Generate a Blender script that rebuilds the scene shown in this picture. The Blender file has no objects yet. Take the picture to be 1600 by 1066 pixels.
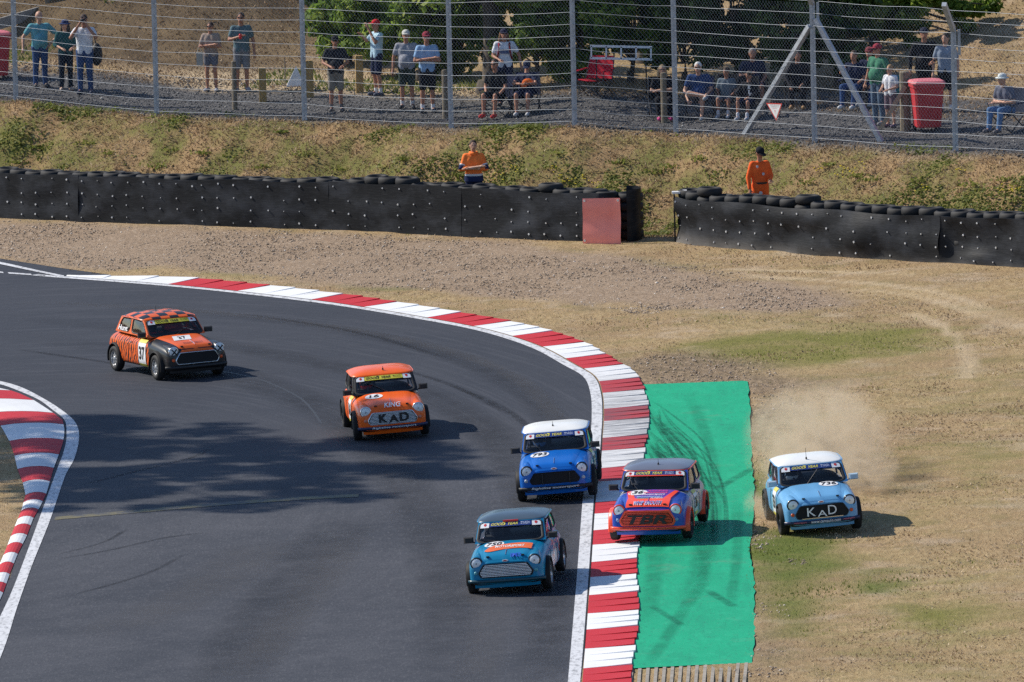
import bpy, bmesh, math, random
import numpy as np
from mathutils import Vector, Matrix

# ------------------------------------------------------------------ camera, sky, sun, exposure
SC = bpy.context.scene
COL = SC.collection
FPX, PITCH, ROLL, CAMH = 17400.0, math.radians(7.0), math.radians(1.3), 27.3
SLOPE = math.tan(math.radians(1.6))
_r0 = np.array([1.0, 0, 0]); _fw = np.array([0, math.cos(PITCH), -math.sin(PITCH)]); _u0 = np.array([0, math.sin(PITCH), math.cos(PITCH)])
CR = math.cos(ROLL) * _r0 - math.sin(ROLL) * _u0
CU = math.sin(ROLL) * _r0 + math.cos(ROLL) * _u0
CAM = np.array([0, 0, CAMH])
cam = bpy.data.cameras.new('camera')
cam.sensor_width = 36.0
cam.lens = FPX / 1600.0 * 36.0
cam.clip_start = 1.0
cam.clip_end = 4000.0
camo = bpy.data.objects.new('camera', cam)
m = Matrix.Identity(4)
for i in range(3):
    m[i][0] = CR[i]; m[i][1] = CU[i]; m[i][2] = -_fw[i]; m[i][3] = CAM[i]
camo.matrix_world = m
COL.objects.link(camo)
SC.camera = camo

SUN_EL, SUN_AZ = math.radians(40.0), math.radians(-66.0)      # azimuth measured from +Y (away from the camera) towards +X
sun_from = Vector((math.sin(SUN_AZ) * math.cos(SUN_EL), math.cos(SUN_AZ) * math.cos(SUN_EL), math.sin(SUN_EL)))
world = bpy.data.worlds.new('World'); SC.world = world; world.use_nodes = True
wn = world.node_tree; bg = wn.nodes['Background']
sky = wn.nodes.new('ShaderNodeTexSky'); sky.sky_type = 'NISHITA'; sky.sun_disc = False
sky.ozone_density = 4.0; sky.dust_density = 0.3; sky.sun_elevation = SUN_EL; sky.sun_rotation = SUN_AZ
wn.links.new(sky.outputs[0], bg.inputs[0]); bg.inputs[1].default_value = 0.125
sl = bpy.data.lights.new('sun', 'SUN'); sl.energy = 5.0; sl.angle = math.radians(0.53); sl.color = (1.0, 0.925, 0.80)
so = bpy.data.objects.new('sun', sl); so.rotation_euler = (-sun_from).to_track_quat('-Z', 'Y').to_euler(); COL.objects.link(so)
so.location = (0, 200, 60)
SC.view_settings.view_transform = 'Standard'; SC.view_settings.look = 'None'
SC.view_settings.gamma = 1.0; SC.view_settings.use_curve_mapping = False; SC.view_settings.exposure = 0.10
SC.render.engine = 'CYCLES'
SC.cycles.use_denoising = False
try: SC.cycles.denoiser = 'OPENIMAGEDENOISE'
except Exception: pass
SC.cycles.max_bounces = 6; SC.cycles.transparent_max_bounces = 12; SC.cycles.volume_bounces = 1
SC.cycles.use_adaptive_sampling = False

rng = np.random.default_rng(7); random.seed(7)

# ------------------------------------------------------------------ small helpers
def tag(o, label=None, cat=None, group=None, kind=None):
    if label: o['label'] = label
    if cat: o['category'] = cat
    if group: o['group'] = group
    if kind: o['kind'] = kind
    return o

def empty(name, loc=(0, 0, 0), rz=0.0):
    o = bpy.data.objects.new(name, None); o.location = loc; o.rotation_euler = (0, 0, rz)
    o.empty_display_size = 0.2
    COL.objects.link(o); return o

def link(name, me, parent=None, loc=None):
    o = bpy.data.objects.new(name, me); COL.objects.link(o)
    if parent is not None: o.parent = parent
    if loc is not None: o.location = loc
    return o

class MB:
    """collects shapes, then builds ONE mesh object"""
    def __init__(s): s.v = []; s.f = []; s.mi = []
    def add(s, verts, faces, mi=0):
        b = len(s.v); s.v.extend([tuple(map(float, p)) for p in verts])
        for f in faces: s.f.append(tuple(int(b + i) for i in f)); s.mi.append(mi)
        return s
    def box(s, c, d, mi=0, rot=None):
        hx, hy, hz = d[0] / 2, d[1] / 2, d[2] / 2
        P = [Vector((x, y, z)) for x in (-hx, hx) for y in (-hy, hy) for z in (-hz, hz)]
        if rot is not None: P = [rot @ p for p in P]
        P = [p + Vector(c) for p in P]
        return s.add(P, [(0, 1, 3, 2), (4, 6, 7, 5), (0, 4, 5, 1), (2, 3, 7, 6), (0, 2, 6, 4), (1, 5, 7, 3)], mi)
    def bar(s, a, b, w, h, mi=0, up=(0, 0, 1)):
        a = Vector(a); b = Vector(b); d = b - a; L = d.length; d.normalize()
        x = d.cross(Vector(up))
        if x.length < 1e-4: x = d.cross(Vector((1, 0, 0)))
        x.normalize(); u = x.cross(d)
        R = Matrix((x, d, u)).transposed()
        return s.box((a + b) / 2, (w, L, h), mi, R)
    def tube(s, pts, r, n=8, mi=0, r1=None, caps=True):
        pts = [Vector(p) for p in pts]; k = len(pts); b = []
        for i, p in enumerate(pts):
            d = (pts[min(i + 1, k - 1)] - pts[max(i - 1, 0)]).normalized()
            x = d.cross(Vector((0, 0, 1)))
            if x.length < 1e-3: x = d.cross(Vector((0, 1, 0)))
            x.normalize(); y = x.cross(d)
            rr = r if r1 is None else r + (r1 - r) * i / max(1, k - 1)
            b.append([p + x * rr * math.cos(2 * math.pi * j / n) + y * rr * math.sin(2 * math.pi * j / n) for j in range(n)])
        V = [q for ring in b for q in ring]; F = []
        for i in range(k - 1):
            for j in range(n):
                F.append((i * n + j, i * n + (j + 1) % n, (i + 1) * n + (j + 1) % n, (i + 1) * n + j))
        if caps: F.append(tuple(range(n - 1, -1, -1))); F.append(tuple((k - 1) * n + j for j in range(n)))
        return s.add(V, F, mi)
    def lathe(s, prof, n=20, axis='y', c=(0, 0, 0), mi=0, closed=False):
        V = []; F = []; k = len(prof)
        for (r, h) in prof:
            for j in range(n):
                a = 2 * math.pi * j / n; p = (r * math.cos(a), r * math.sin(a))
                q = (p[0], h, p[1]) if axis == 'y' else ((h, p[0], p[1]) if axis == 'x' else (p[0], p[1], h))
                V.append((q[0] + c[0], q[1] + c[1], q[2] + c[2]))
        for i in range(k if closed else k - 1):
            i2 = (i + 1) % k
            for j in range(n): F.append((i * n + j, i * n + (j + 1) % n, i2 * n + (j + 1) % n, i2 * n + j))
        if not closed:
            F.append(tuple(range(n))); F.append(tuple((k - 1) * n + j for j in range(n)))
        return s.add(V, F, mi)
    def grid(s, fn, us, vs, mi=0):
        V = [fn(u, v) for v in vs for u in us]; n = len(us)
        F = [(j * n + i, j * n + i + 1, (j + 1) * n + i + 1, (j + 1) * n + i) for j in range(len(vs) - 1) for i in range(n - 1)]
        return s.add(V, F, mi)
    def ellipsoid(s, c, r, n=12, k=8, mi=0):
        V = []; F = []
        for i in range(k + 1):
            a = -math.pi / 2 + math.pi * i / k
            for j in range(n):
                b = 2 * math.pi * j / n
                V.append((c[0] + r[0] * math.cos(a) * math.cos(b), c[1] + r[1] * math.cos(a) * math.sin(b), c[2] + r[2] * math.sin(a)))
        for i in range(k):
            for j in range(n): F.append((i * n + j, i * n + (j + 1) % n, (i + 1) * n + (j + 1) % n, (i + 1) * n + j))
        return s.add(V, F, mi)
    def capsule(s, p0, r0, p1, r1, n=10, mi=0):
        p0 = Vector(p0); p1 = Vector(p1); d = p1 - p0
        if d.length < 1e-5: d = Vector((0, 0, 1e-3)); p1 = p0 + d
        d = d.normalized(); x = d.cross(Vector((0.13, 0.31, 0.94)))
        x.normalize(); y = d.cross(x); rings = []
        for a in (-80, -50, -20, 0): rings.append((p0 + d * r0 * math.sin(math.radians(a)), r0 * math.cos(math.radians(a))))
        for a in (0, 20, 50, 80): rings.append((p1 + d * r1 * math.sin(math.radians(a)), r1 * math.cos(math.radians(a))))
        V = []; F = []
        for (c, r) in rings:
            for j in range(n):
                t = 2 * math.pi * j / n; V.append(c + x * r * math.cos(t) + y * r * math.sin(t))
        for i in range(len(rings) - 1):
            for j in range(n): F.append((i * n + j, i * n + (j + 1) % n, (i + 1) * n + (j + 1) % n, (i + 1) * n + j))
        F.append(tuple(range(n - 1, -1, -1))); F.append(tuple((len(rings) - 1) * n + j for j in range(n)))
        return s.add(V, F, mi)
    def mesh(s, name, mats, smooth=False, fix=True):
        me = bpy.data.meshes.new(name); me.from_pydata(s.v, [], s.f)
        for mm in (mats if isinstance(mats, (list, tuple)) else [mats]): me.materials.append(mm)
        if any(s.mi): me.polygons.foreach_set('material_index', s.mi)
        if fix:
            bm = bmesh.new(); bm.from_mesh(me); bmesh.ops.recalc_face_normals(bm, faces=bm.faces); bm.to_mesh(me); bm.free()
        if smooth: me.polygons.foreach_set('use_smooth', [True] * len(me.polygons))
        me.update(); return me
    def build(s, name, mats, parent=None, smooth=False, loc=None, fix=True):
        return link(name, s.mesh(name, mats, smooth, fix), parent, loc)

def auto_smooth(me, deg=35):
    me.polygons.foreach_set('use_smooth', [True] * len(me.polygons))
    try: me.set_sharp_from_angle(angle=math.radians(deg))
    except Exception: pass

# ------------------------------------------------------------------ materials
def nodes_of(name):
    mt = bpy.data.materials.new(name); mt.use_nodes = True
    nt = mt.node_tree; return mt, nt, nt.nodes['Principled BSDF']
def N(nt, typ, **kw):
    n = nt.nodes.new(typ)
    for k, v in kw.items():
        if k.startswith('i_'):
            key = k[2:]; key = int(key) if key.isdigit() else key
            n.inputs[key].default_value = v
        else: setattr(n, k, v)
    return n
def ramp(nt, fac, stops, interp='LINEAR'):
    r = nt.nodes.new('ShaderNodeValToRGB'); r.color_ramp.interpolation = interp
    el = r.color_ramp.elements
    while len(el) < len(stops): el.new(0.5)
    for e, (p, c) in zip(el, stops):
        e.position = p; e.color = (c, c, c, 1) if isinstance(c, (int, float)) else (*c[:3], 1)
    if fac is not None: nt.links.new(fac, r.inputs[0])
    return r.outputs[0]
def mix(nt, fac, a, b, typ='MIX'):
    n = nt.nodes.new('ShaderNodeMix'); n.data_type = 'RGBA'; n.blend_type = typ
    for sck, v in ((n.inputs[0], fac), (n.inputs[6], a), (n.inputs[7], b)):
        if isinstance(v, (int, float)): sck.default_value = v if sck is n.inputs[0] else (v, v, v, 1)
        elif isinstance(v, (tuple, list)): sck.default_value = (*v[:3], 1)
        else: nt.links.new(v, sck)
    return n.outputs[2]
def math_(nt, op, a, b=None, c=None, clamp=False):
    n = nt.nodes.new('ShaderNodeMath'); n.operation = op; n.use_clamp = clamp
    for i, v in enumerate((a, b, c)):
        if v is None: continue
        if isinstance(v, (int, float)): n.inputs[i].default_value = v
        else: nt.links.new(v, n.inputs[i])
    return n.outputs[0]
def noise(nt, scale, detail=4, rough=0.6, vec=None, stretch=None, dist=0.0):
    n = nt.nodes.new('ShaderNodeTexNoise'); n.inputs['Scale'].default_value = scale; n.inputs['Detail'].default_value = detail
    n.inputs['Roughness'].default_value = rough; n.inputs['Distortion'].default_value = dist
    if vec is None:
        tc = nt.nodes.new('ShaderNodeTexCoord'); vec = tc.outputs['Object']
    if stretch is not None:
        mp = nt.nodes.new('ShaderNodeMapping'); mp.inputs['Scale'].default_value = stretch
        nt.links.new(vec, mp.inputs[0]); vec = mp.outputs[0]
    nt.links.new(vec, n.inputs['Vector']); return n.outputs['Fac']
def attr(nt, name):
    n = nt.nodes.new('ShaderNodeAttribute'); n.attribute_name = name; return n.outputs['Fac']
def bump(nt, h, bsdf, strength=0.5, dist=0.02):
    b = nt.nodes.new('ShaderNodeBump'); b.inputs['Strength'].default_value = strength; b.inputs['Distance'].default_value = dist
    nt.links.new(h, b.inputs['Height']); nt.links.new(b.outputs[0], bsdf.inputs['Normal'])

_mc = {}
def flat(name, col, rough=0.6, metal=0.0, coat=0.0, var=0.12, nscale=6.0, spec=0.5):
    """plain coloured surface with a little procedural unevenness"""
    key = (name, tuple(round(c, 4) for c in col), rough, metal)
    if key in _mc: return _mc[key]
    mt, nt, b = nodes_of(name)
    f = noise(nt, nscale, 4, 0.6)
    lo = tuple(c * (1 - var) for c in col); hi = tuple(min(1, c * (1 + var)) for c in col)
    nt.links.new(ramp(nt, f, [(0.3, lo), (0.7, hi)]), b.inputs['Base Color'])
    b.inputs['Roughness'].default_value = rough; b.inputs['Metallic'].default_value = metal
    b.inputs['Specular IOR Level'].default_value = spec
    if coat: b.inputs['Coat Weight'].default_value = coat; b.inputs['Coat Roughness'].default_value = 0.06
    _mc[key] = mt; return mt
def paint(name, col): return flat(name, col, 0.35, 0.0, 0.25, 0.05, 3.0, 0.35)
def cloth(name, col): return flat(name, col, 0.9, 0.0, 0.0, 0.18, 9.0, 0.2)
def M_glass(name, tint=0.3, gl=0.10):
    mt, nt, b = nodes_of(name)
    nt.nodes.remove(b); out = nt.nodes['Material Output']
    tr = N(nt, 'ShaderNodeBsdfTransparent'); tr.inputs[0].default_value = (tint, tint * 1.05, tint * 1.1, 1)
    g = N(nt, 'ShaderNodeBsdfGlossy'); g.inputs['Roughness'].default_value = 0.05
    lw = N(nt, 'ShaderNodeFresnel'); lw.inputs[0].default_value = 1.45
    ns = noise(nt, 3.0)
    fac = math_(nt, 'ADD', lw.outputs[0], math_(nt, 'MULTIPLY', ns, gl))
    mx = N(nt, 'ShaderNodeMixShader'); nt.links.new(fac, mx.inputs[0]); nt.links.new(tr.outputs[0], mx.inputs[1]); nt.links.new(g.outputs[0], mx.inputs[2])
    nt.links.new(mx.outputs[0], out.inputs[0]); return mt

# ------------------------------------------------------------------ where things stand: picture point -> ground point
def ray(u, v): return _fw + (u - 800.0) / FPX * CR - (v - 533.0) / FPX * CU
def plane_z(x, y=0): return SLOPE * np.clip(x, -60, 60)
def un0(u, v):
    d = ray(u, v); t = CAMH / (SLOPE * d[0] - d[2]); return CAM + t * d
def at_depth(u, v, y):
    d = ray(u, v); return CAM + d * (y / d[1])
def sstep(a, b, x):
    t = np.clip((x - a) / (b - a), 0, 1); return t * t * (3 - 2 * t)
_bp = [un0(*p) for p in [(0, 341), (270, 352), (540, 360), (912, 378), (1060, 378), (1330, 400), (1600, 418)]]
BX = np.array([p[0] for p in _bp]); BY = np.array([p[1] for p in _bp])
BX = np.concatenate([[BX[0] - 60], BX, [BX[-1] + 60]]); BY = np.concatenate([[BY[0] + 45], BY, [BY[-1] - 58]])
def bar_y(x): return np.interp(x, BX, BY)
FENCE_PX = [(25, 157), (245, 180), (476, 188), (705, 200), (898, 197), (1056, 208), (1273, 222), (1493, 236)]
_fp = []
for p in FENCE_PX:
    q = at_depth(*p, 245.0)
    for _ in range(4): q = at_depth(*p, float(bar_y(q[0])) + 6.5)
    _fp.append(q)
FX = np.array([q[0] for q in _fp]); FH = np.array([q[2] - plane_z(q[0]) for q in _fp])
def vnoise(x, y, sc, seed=0):
    """smooth value noise on arrays"""
    x = np.asarray(x, float) * sc; y = np.asarray(y, float) * sc
    xi = np.floor(x).astype(np.int64); yi = np.floor(y).astype(np.int64); xf = x - xi; yf = y - yi
    def h(a, b):
        n = (a * 374761393 + b * 668265263 + seed * 1442695041) & 0x7fffffff
        n = ((n ^ (n >> 13)) * 1274126177) & 0x7fffffff
        return ((n ^ (n >> 16)) & 0xffff) / 65535.0
    u = xf * xf * (3 - 2 * xf); w = yf * yf * (3 - 2 * yf)
    return (h(xi, yi) * (1 - u) + h(xi + 1, yi) * u) * (1 - w) + (h(xi, yi + 1) * (1 - u) + h(xi + 1, yi + 1) * u) * w
def ground_z(x, y):
    x = np.asarray(x, float); y = np.asarray(y, float)
    t = y - bar_y(x)
    h = np.interp(x, FX, FH)
    z = plane_z(x) + h * sstep(1.6, 6.4, t + 0.5 * (vnoise(x, y, 0.6, 3) - 0.5)) 
    z = z + np.clip(t - 6.4, 0, 25) * 0.035
    bm = sstep(1.3, 2.6, t) * (1 - sstep(5.6, 6.6, t))
    z = z + bm * (0.22 * (vnoise(x, y, 0.9, 5) - 0.5) + 0.12 * (vnoise(x, y, 2.7, 6) - 0.5))
    # mound up on the left, dry hillside on the right, rising ground far behind
    lm = 1 - sstep(-9.3, -3.6, x + 0.5 * (vnoise(x, y, 0.5, 8) - 0.5))
    z = z + lm * (3.0 * sstep(15.0, 23.0, t) - 2.2 * sstep(24.0, 30.0, t)) + lm * 0.35 * (vnoise(x, y, 0.8, 9) - 0.5) * sstep(15, 18, t)
    rm = sstep(5.5, 9.0, x)
    z = z + rm * 4.0 * sstep(17.0, 40.0, t)
    z = z + 3.0 * sstep(26, 60, t)
    return z
def un(u, v):
    """where the sight line through a picture point meets the terrain"""
    d = ray(u, v); ts = np.arange(120.0, 330.0, 0.2); P = CAM[None, :] + ts[:, None] * d[None, :]
    below = P[:, 2] < ground_z(P[:, 0], P[:, 1]); k = int(np.argmax(below)) if below.any() else len(ts) - 1
    a, b = ts[max(k - 1, 0)], ts[k]
    for _ in range(14):
        mid = (a + b) / 2; p = CAM + mid * d
        if p[2] < ground_z(p[0], p[1]): b = mid
        else: a = mid
    return CAM + b * d
def gz(x, y): return float(ground_z(np.array([x]), np.array([y]))[0])
def poly_world(pts): return np.array([un0(*p)[:2] for p in pts])
def inside(poly, x, y):
    x = np.asarray(x); y = np.asarray(y); r = np.zeros(x.shape, bool); n = len(poly)
    for i in range(n):
        x0, y0 = poly[i]; x1, y1 = poly[(i + 1) % n]
        if y0 == y1: continue
        c = ((y0 > y) != (y1 > y)) & (x < (x1 - x0) * (y - y0) / (y1 - y0) + x0); r ^= c
    return r
def dist_line(poly, x, y, closed=True):
    d = np.full(np.asarray(x).shape, 1e9); n = len(poly)
    for i in range(n if closed else n - 1):
        a = poly[i]; b = poly[(i + 1) % n]; e = b - a; L = max(1e-9, float(e @ e))
        t = np.clip(((x - a[0]) * e[0] + (y - a[1]) * e[1]) / L, 0, 1)
        d = np.minimum(d, np.hypot(x - a[0] - t * e[0], y - a[1] - t * e[1]))
    return d
def sdist(poly, x, y):
    d = dist_line(poly, x, y); return np.where(inside(poly, x, y), d, -d)
def smooth_line(P, step=0.35):
    """Catmull-Rom through points, resampled evenly"""
    P = np.asarray(P, float); Q = np.vstack([2 * P[0] - P[1], P, 2 * P[-1] - P[-2]]); out = []
    for i in range(1, len(Q) - 2):
        for t in np.linspace(0, 1, 14, endpoint=False):
            a, b, c, d = Q[i - 1], Q[i], Q[i + 1], Q[i + 2]
            out.append(0.5 * ((2 * b) + (-a + c) * t + (2 * a - 5 * b + 4 * c - d) * t * t + (-a + 3 * b - 3 * c + d) * t ** 3))
    out.append(P[-1]); out = np.array(out)
    s = np.concatenate([[0], np.cumsum(np.linalg.norm(np.diff(out, axis=0), axis=1))])
    n = max(2, int(s[-1] / step)); ss = np.linspace(0, s[-1], n)
    return np.stack([np.interp(ss, s, out[:, k]) for k in range(out.shape[1])], 1)

# ------------------------------------------------------------------ the setting: terrain, track, kerbs
OUT_PX = [(60, 429), (100, 432.5), (200, 440), (300, 448.5), (400, 459), (530, 475), (665, 497), (766, 517), (844, 542), (895, 569), (928, 589),
          (939, 616), (941, 650), (939, 684), (935, 735), (928, 780), (920, 895), (906.6, 1066), (895, 1180), (880, 1330)]
IN_PX = [(-150, 1380), (-60, 1150), (0, 979.5), (20, 925.5), (40.5, 881.6), (61, 817), (79, 773.5), (98, 706), (103, 677), (101, 657), (81, 640), (40.5, 616), (0, 601), (-60, 590), (-200, 578), (-700, 560)]
OUTC = smooth_line(poly_world(OUT_PX), 0.3)
INC = smooth_line(poly_world(IN_PX), 0.3)
TRACK = np.vstack([poly_world([(-700, 330), (-300, 370), (-100, 391), (0, 404), (90, 418), (170, 429)]), OUTC[8:] + np.array([0.02, 0.02]), INC - np.array([0.32, 0.0])])
GRAVEL = poly_world([(-300, 335), (0, 344), (300, 354), (500, 363), (700, 373), (830, 386), (980, 404), (1100, 417), (1200, 440), (1285, 463), (1300, 477), (1230, 488), (1050, 483), (900, 476), (800, 463), (650, 451), (480, 441), (350, 428), (250, 417), (170, 424), (90, 416), (0, 402), (-100, 389), (-300, 366)])
TINTS = [poly_world(p) for p in ([(1380, 700), (1600, 680), (1640, 800), (1420, 800)], [(1240, 850), (1330, 860), (1340, 960), (1250, 960)], [(1390, 890), (1510, 900), (1500, 1000), (1390, 990)], [(1470, 560), (1640, 560), (1640, 650), (1480, 640)], [(1190, 640), (1320, 650), (1340, 760), (1200, 760)], [(1080, 490), (1430, 500), (1440, 585), (1150, 575)], [(1280, 1000), (1600, 980), (1600, 1070), (1280, 1070)])]
LUSH = [poly_world(p) for p in ([(1198, 828), (1240, 822), (1278, 850), (1264, 900), (1272, 960), (1248, 992), (1205, 970), (1198, 900)], [(983, 411), (1040, 414), (1095, 421), (1060, 425), (1000, 419)], [(1180, 715), (1222, 712), (1218, 765), (1185, 765)], [(615, 440), (642, 440), (642, 450), (618, 449)], [(1340, 905), (1365, 900), (1370, 925), (1345, 925)])]
GREENS = [poly_world(p) for p in (
    [(983, 411), (1040, 414), (1095, 421), (1060, 425), (1000, 419)], [(1090, 540), (1180, 522), (1330, 524), (1420, 518), (1390, 552), (1260, 568), (1180, 560)],
    [(1195, 830), (1240, 826), (1275, 850), (1262, 900), (1270, 960), (1245, 992), (1195, 970), (1185, 900)], [(330, 424), (450, 429), (430, 434), (340, 431)],
    [(580, 438), (640, 440), (640, 450), (590, 447)], [(1180, 720), (1220, 715), (1215, 760), (1185, 760)], [(1440, 950), (1500, 965), (1480, 985), (1430, 975)],
[(1195, 655), (1240, 650), (1235, 680), (1200, 680)])]
DIRTS = [poly_world(p) for p in (
    [(985, 562), (1060, 556), (1165, 572), (1230, 620), (1225, 680), (1215, 760), (1180, 770), (1165, 598), (1004, 602)],
    [(1178, 830), (1230, 840), (1200, 900), (1215, 1060), (1180, 1070), (1172, 870)], 
    [(900, 475), (1040, 480), (1000, 492), (900, 486)])]
PALES = [smooth_line(poly_world(p), 0.5) for p in (
    [(1180, 432), (1300, 440), (1400, 448), (1480, 462), (1560, 490), (1640, 530)], [(1200, 446), (1330, 452), (1430, 462), (1520, 488), (1620, 525)],
    [(1420, 489), (1465, 505), (1500, 535), (1514, 565), (1508, 590)], [(1150, 420), (1300, 424), (1420, 430)])]

PADZONE = poly_world([(950, 598), (1164, 600), (1168, 700), (1170, 850), (1173, 980), (1170, 1036), (920, 1044), (930, 800), (955, 640)])
def make_ground():
    xs = np.concatenate([[-900, -500, -250, -120, -70, -45, -30, -22], np.arange(-17, 17.01, 0.17), [22, 30, 45, 70, 120, 250, 500, 900]])
    ys = np.concatenate([[-400, -100, 20, 80, 110, 130, 145], np.arange(158, 232, 0.35), np.arange(232, 274, 0.2), np.arange(274, 300, 0.8), [306, 315, 330, 360, 420, 550, 800, 1300, 2500]])
    X, Y = np.meshgrid(xs, ys); X1 = X.ravel(); Y1 = Y.ravel()
    t = Y1 - bar_y(X1)
    Z = ground_z(X1, Y1)
    dtr = sdist(TRACK, X1, Y1)
    Z = Z - 0.035 * sstep(0.15, 0.6, dtr)
    Z = Z - 0.06 * sstep(-0.10, 0.15, sdist(PADZONE, X1, Y1))
    off = (dtr < -1.0) & (t < 0.3)
    Z = Z + np.where(off, 0.05 * (vnoise(X1, Y1, 0.5, 11) - 0.5) + 0.03 * (vnoise(X1, Y1, 2.2, 12) - 0.5), 0) * sstep(1.0, 2.5, -dtr)
    me = bpy.data.meshes.new('ground'); nx, ny = len(xs), len(ys)
    V = np.stack([X1, Y1, Z], 1)
    i = np.arange(nx - 1)[None, :] + nx * np.arange(ny - 1)[:, None]; i = i.ravel()
    F = np.stack([i, i + 1, i + 1 + nx, i + nx], 1)
    me.vertices.add(len(V)); me.vertices.foreach_set('co', V.ravel())
    me.loops.add(F.size); me.loops.foreach_set('vertex_index', F.ravel())
    me.polygons.add(len(F)); me.polygons.foreach_set('loop_start', np.arange(0, F.size, 4)); me.polygons.foreach_set('loop_total', np.full(len(F), 4))
    me.polygons.foreach_set('use_smooth', np.ones(len(F), bool))
    me.update(calc_edges=True)
    wob = 0.5 * (vnoise(X1, Y1, 1.3, 21) - 0.5) + 0.9 * (vnoise(X1, Y1, 0.45, 22) - 0.5)
    def put(name, arr):
        a = me.attributes.new(name, 'FLOAT', 'POINT'); a.data.foreach_set('value', arr.astype(np.float32))
    put('gravel', sstep(-0.6, 0.5, sdist(GRAVEL, X1, Y1) + wob))
    g = np.zeros_like(X1)
    for p in GREENS: g = np.maximum(g, sstep(-1.0, 0.7, sdist(p, X1, Y1) + 1.4 * wob))
    put('green', g)
    lu = np.zeros_like(X1)
    for p in LUSH: lu = np.maximum(lu, sstep(-0.9, 0.5, sdist(p, X1, Y1) + 1.6 * wob))
    put('lush', lu)
    ti = np.zeros_like(X1)
    for p in TINTS: ti = np.maximum(ti, sstep(-2.0, 2.0, sdist(p, X1, Y1) + 3.0 * wob))
    put('tint', ti)
    put('mound', (1 - sstep(-6.5, -3.0, X1)) * sstep(13.5, 15.5, t))
    d = np.zeros_like(X1)
    for p in DIRTS: d = np.maximum(d, sstep(-0.9, 0.8, sdist(p, X1, Y1) + 1.6 * wob))
    put('dirt', d * (1 - 0.9 * lu))
    pl = np.zeros_like(X1)
    for p in PALES: pl = np.maximum(pl, 1 - sstep(0.03, 0.24, dist_line(p, X1, Y1, False) + 0.2 * wob))
    straw = sstep(9.6, 10.8, t + wob) * (1 - sstep(14.5, 16.0, t + wob)) * sstep(-9.5, -6.5, X1 + wob) * (1 - sstep(-1.5, 0.5, X1))
    put('pale', np.maximum(pl * (0.4 + 0.6 * vnoise(X1, Y1, 0.8, 31)), straw * (0.8 + 0.4 * vnoise(X1, Y1, 1.2, 33))))
    put('bank', sstep(0.8, 1.6, t) * (1 - sstep(5.8, 6.5, t + wob)))
    put('stony', sstep(5.9, 6.6, t + 0.6 * wob) * (1 - sstep(12.5, 14.0, t + 1.2 * wob - 0.20 * np.clip(X1 + 6, -6, 10) + 2.6 * sstep(-9.5, -6, X1) * (1 - sstep(4, 6, X1)))))
    put('upper', sstep(6.4, 7.4, t))
    mt, nt, b = nodes_of('dry_ground')
    n1 = noise(nt, 1.1, 6, 0.65); n2 = noise(nt, 9, 5, 0.7, stretch=(1, 0.35, 1)); n3 = noise(nt, 45, 3, 0.7); n4 = noise(nt, 0.35, 3, 0.5)
    dry = mix(nt, ramp(nt, n2, [(0.32, 0.0), (0.68, 1.0)]), (0.32, 0.217, 0.110), (0.50, 0.372, 0.205))
    dry = mix(nt, ramp(nt, n4, [(0.4, 0.0), (0.62, 0.55)]), dry, (0.31, 0.205, 0.12))
    dry = mix(nt, ramp(nt, n1, [(0.50, 0.0), (0.68, 0.75)]), dry, (0.25, 0.20, 0.09))
    dry = mix(nt, ramp(nt, noise(nt, 0.7, 6, 0.7), [(0.52, 0.0), (0.68, 0.8)]), dry, (0.50, 0.39, 0.27))
    green = mix(nt, n2, (0.13, 0.135, 0.03), (0.27, 0.245, 0.075))
    v = N(nt, 'ShaderNodeTexVoronoi'); v.inputs['Scale'].default_value = 14.0
    tc = N(nt, 'ShaderNodeTexCoord'); nt.links.new(tc.outputs['Object'], v.inputs['Vector'])
    stone = ramp(nt, v.outputs['Color'], [(0.0, (0.24, 0.172, 0.118)), (0.45, (0.34, 0.248, 0.172)), (0.85, (0.40, 0.30, 0.215)), (1.0, (0.52, 0.45, 0.38))])
    dirtc = mix(nt, ramp(nt, n2, [(0.35, 0.0), (0.65, 1.0)]), (0.11, 0.085, 0.06), (0.36, 0.265, 0.18))
    gfac = math_(nt, 'MULTIPLY', attr(nt, 'green'), ramp(nt, n1, [(0.25, 0.35), (0.55, 1.0)]))
    dry = mix(nt, math_(nt, 'MULTIPLY', attr(nt, 'tint'), ramp(nt, n1, [(0.35, 0.10), (0.6, 0.55)])), dry, (0.255, 0.225, 0.085))
    c = mix(nt, gfac, dry, green)
    c = mix(nt, math_(nt, 'MULTIPLY', attr(nt, 'dirt'), ramp(nt, n3, [(0.35, 0.45), (0.55, 1.0)])), c, dirtc)
    c = mix(nt, math_(nt, 'MULTIPLY', attr(nt, 'pale'), 0.85), c, (0.56, 0.44, 0.29))
    c = mix(nt, math_(nt, 'MULTIPLY', attr(nt, 'lush'), ramp(nt, n1, [(0.3, 0.55), (0.5, 1.0)])), c, mix(nt, n2, (0.075, 0.105, 0.02), (0.17, 0.20, 0.045)))
    c = mix(nt, attr(nt, 'gravel'), c, stone)
    bk = mix(nt, ramp(nt, n2, [(0.3, 0.0), (0.7, 1.0)]), (0.24, 0.15, 0.076), (0.42, 0.29, 0.155))
    bk = mix(nt, ramp(nt, noise(nt, 0.8, 5, 0.65), [(0.42, 0.0), (0.58, 0.95)]), bk, (0.18, 0.175, 0.055))
    c = mix(nt, attr(nt, 'bank'), c, bk)
    c = mix(nt, math_(nt, 'MULTIPLY', attr(nt, 'upper'), ramp(nt, n1, [(0.45, 0.0), (0.8, 0.5)])), c, (0.15, 0.095, 0.055))
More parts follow.
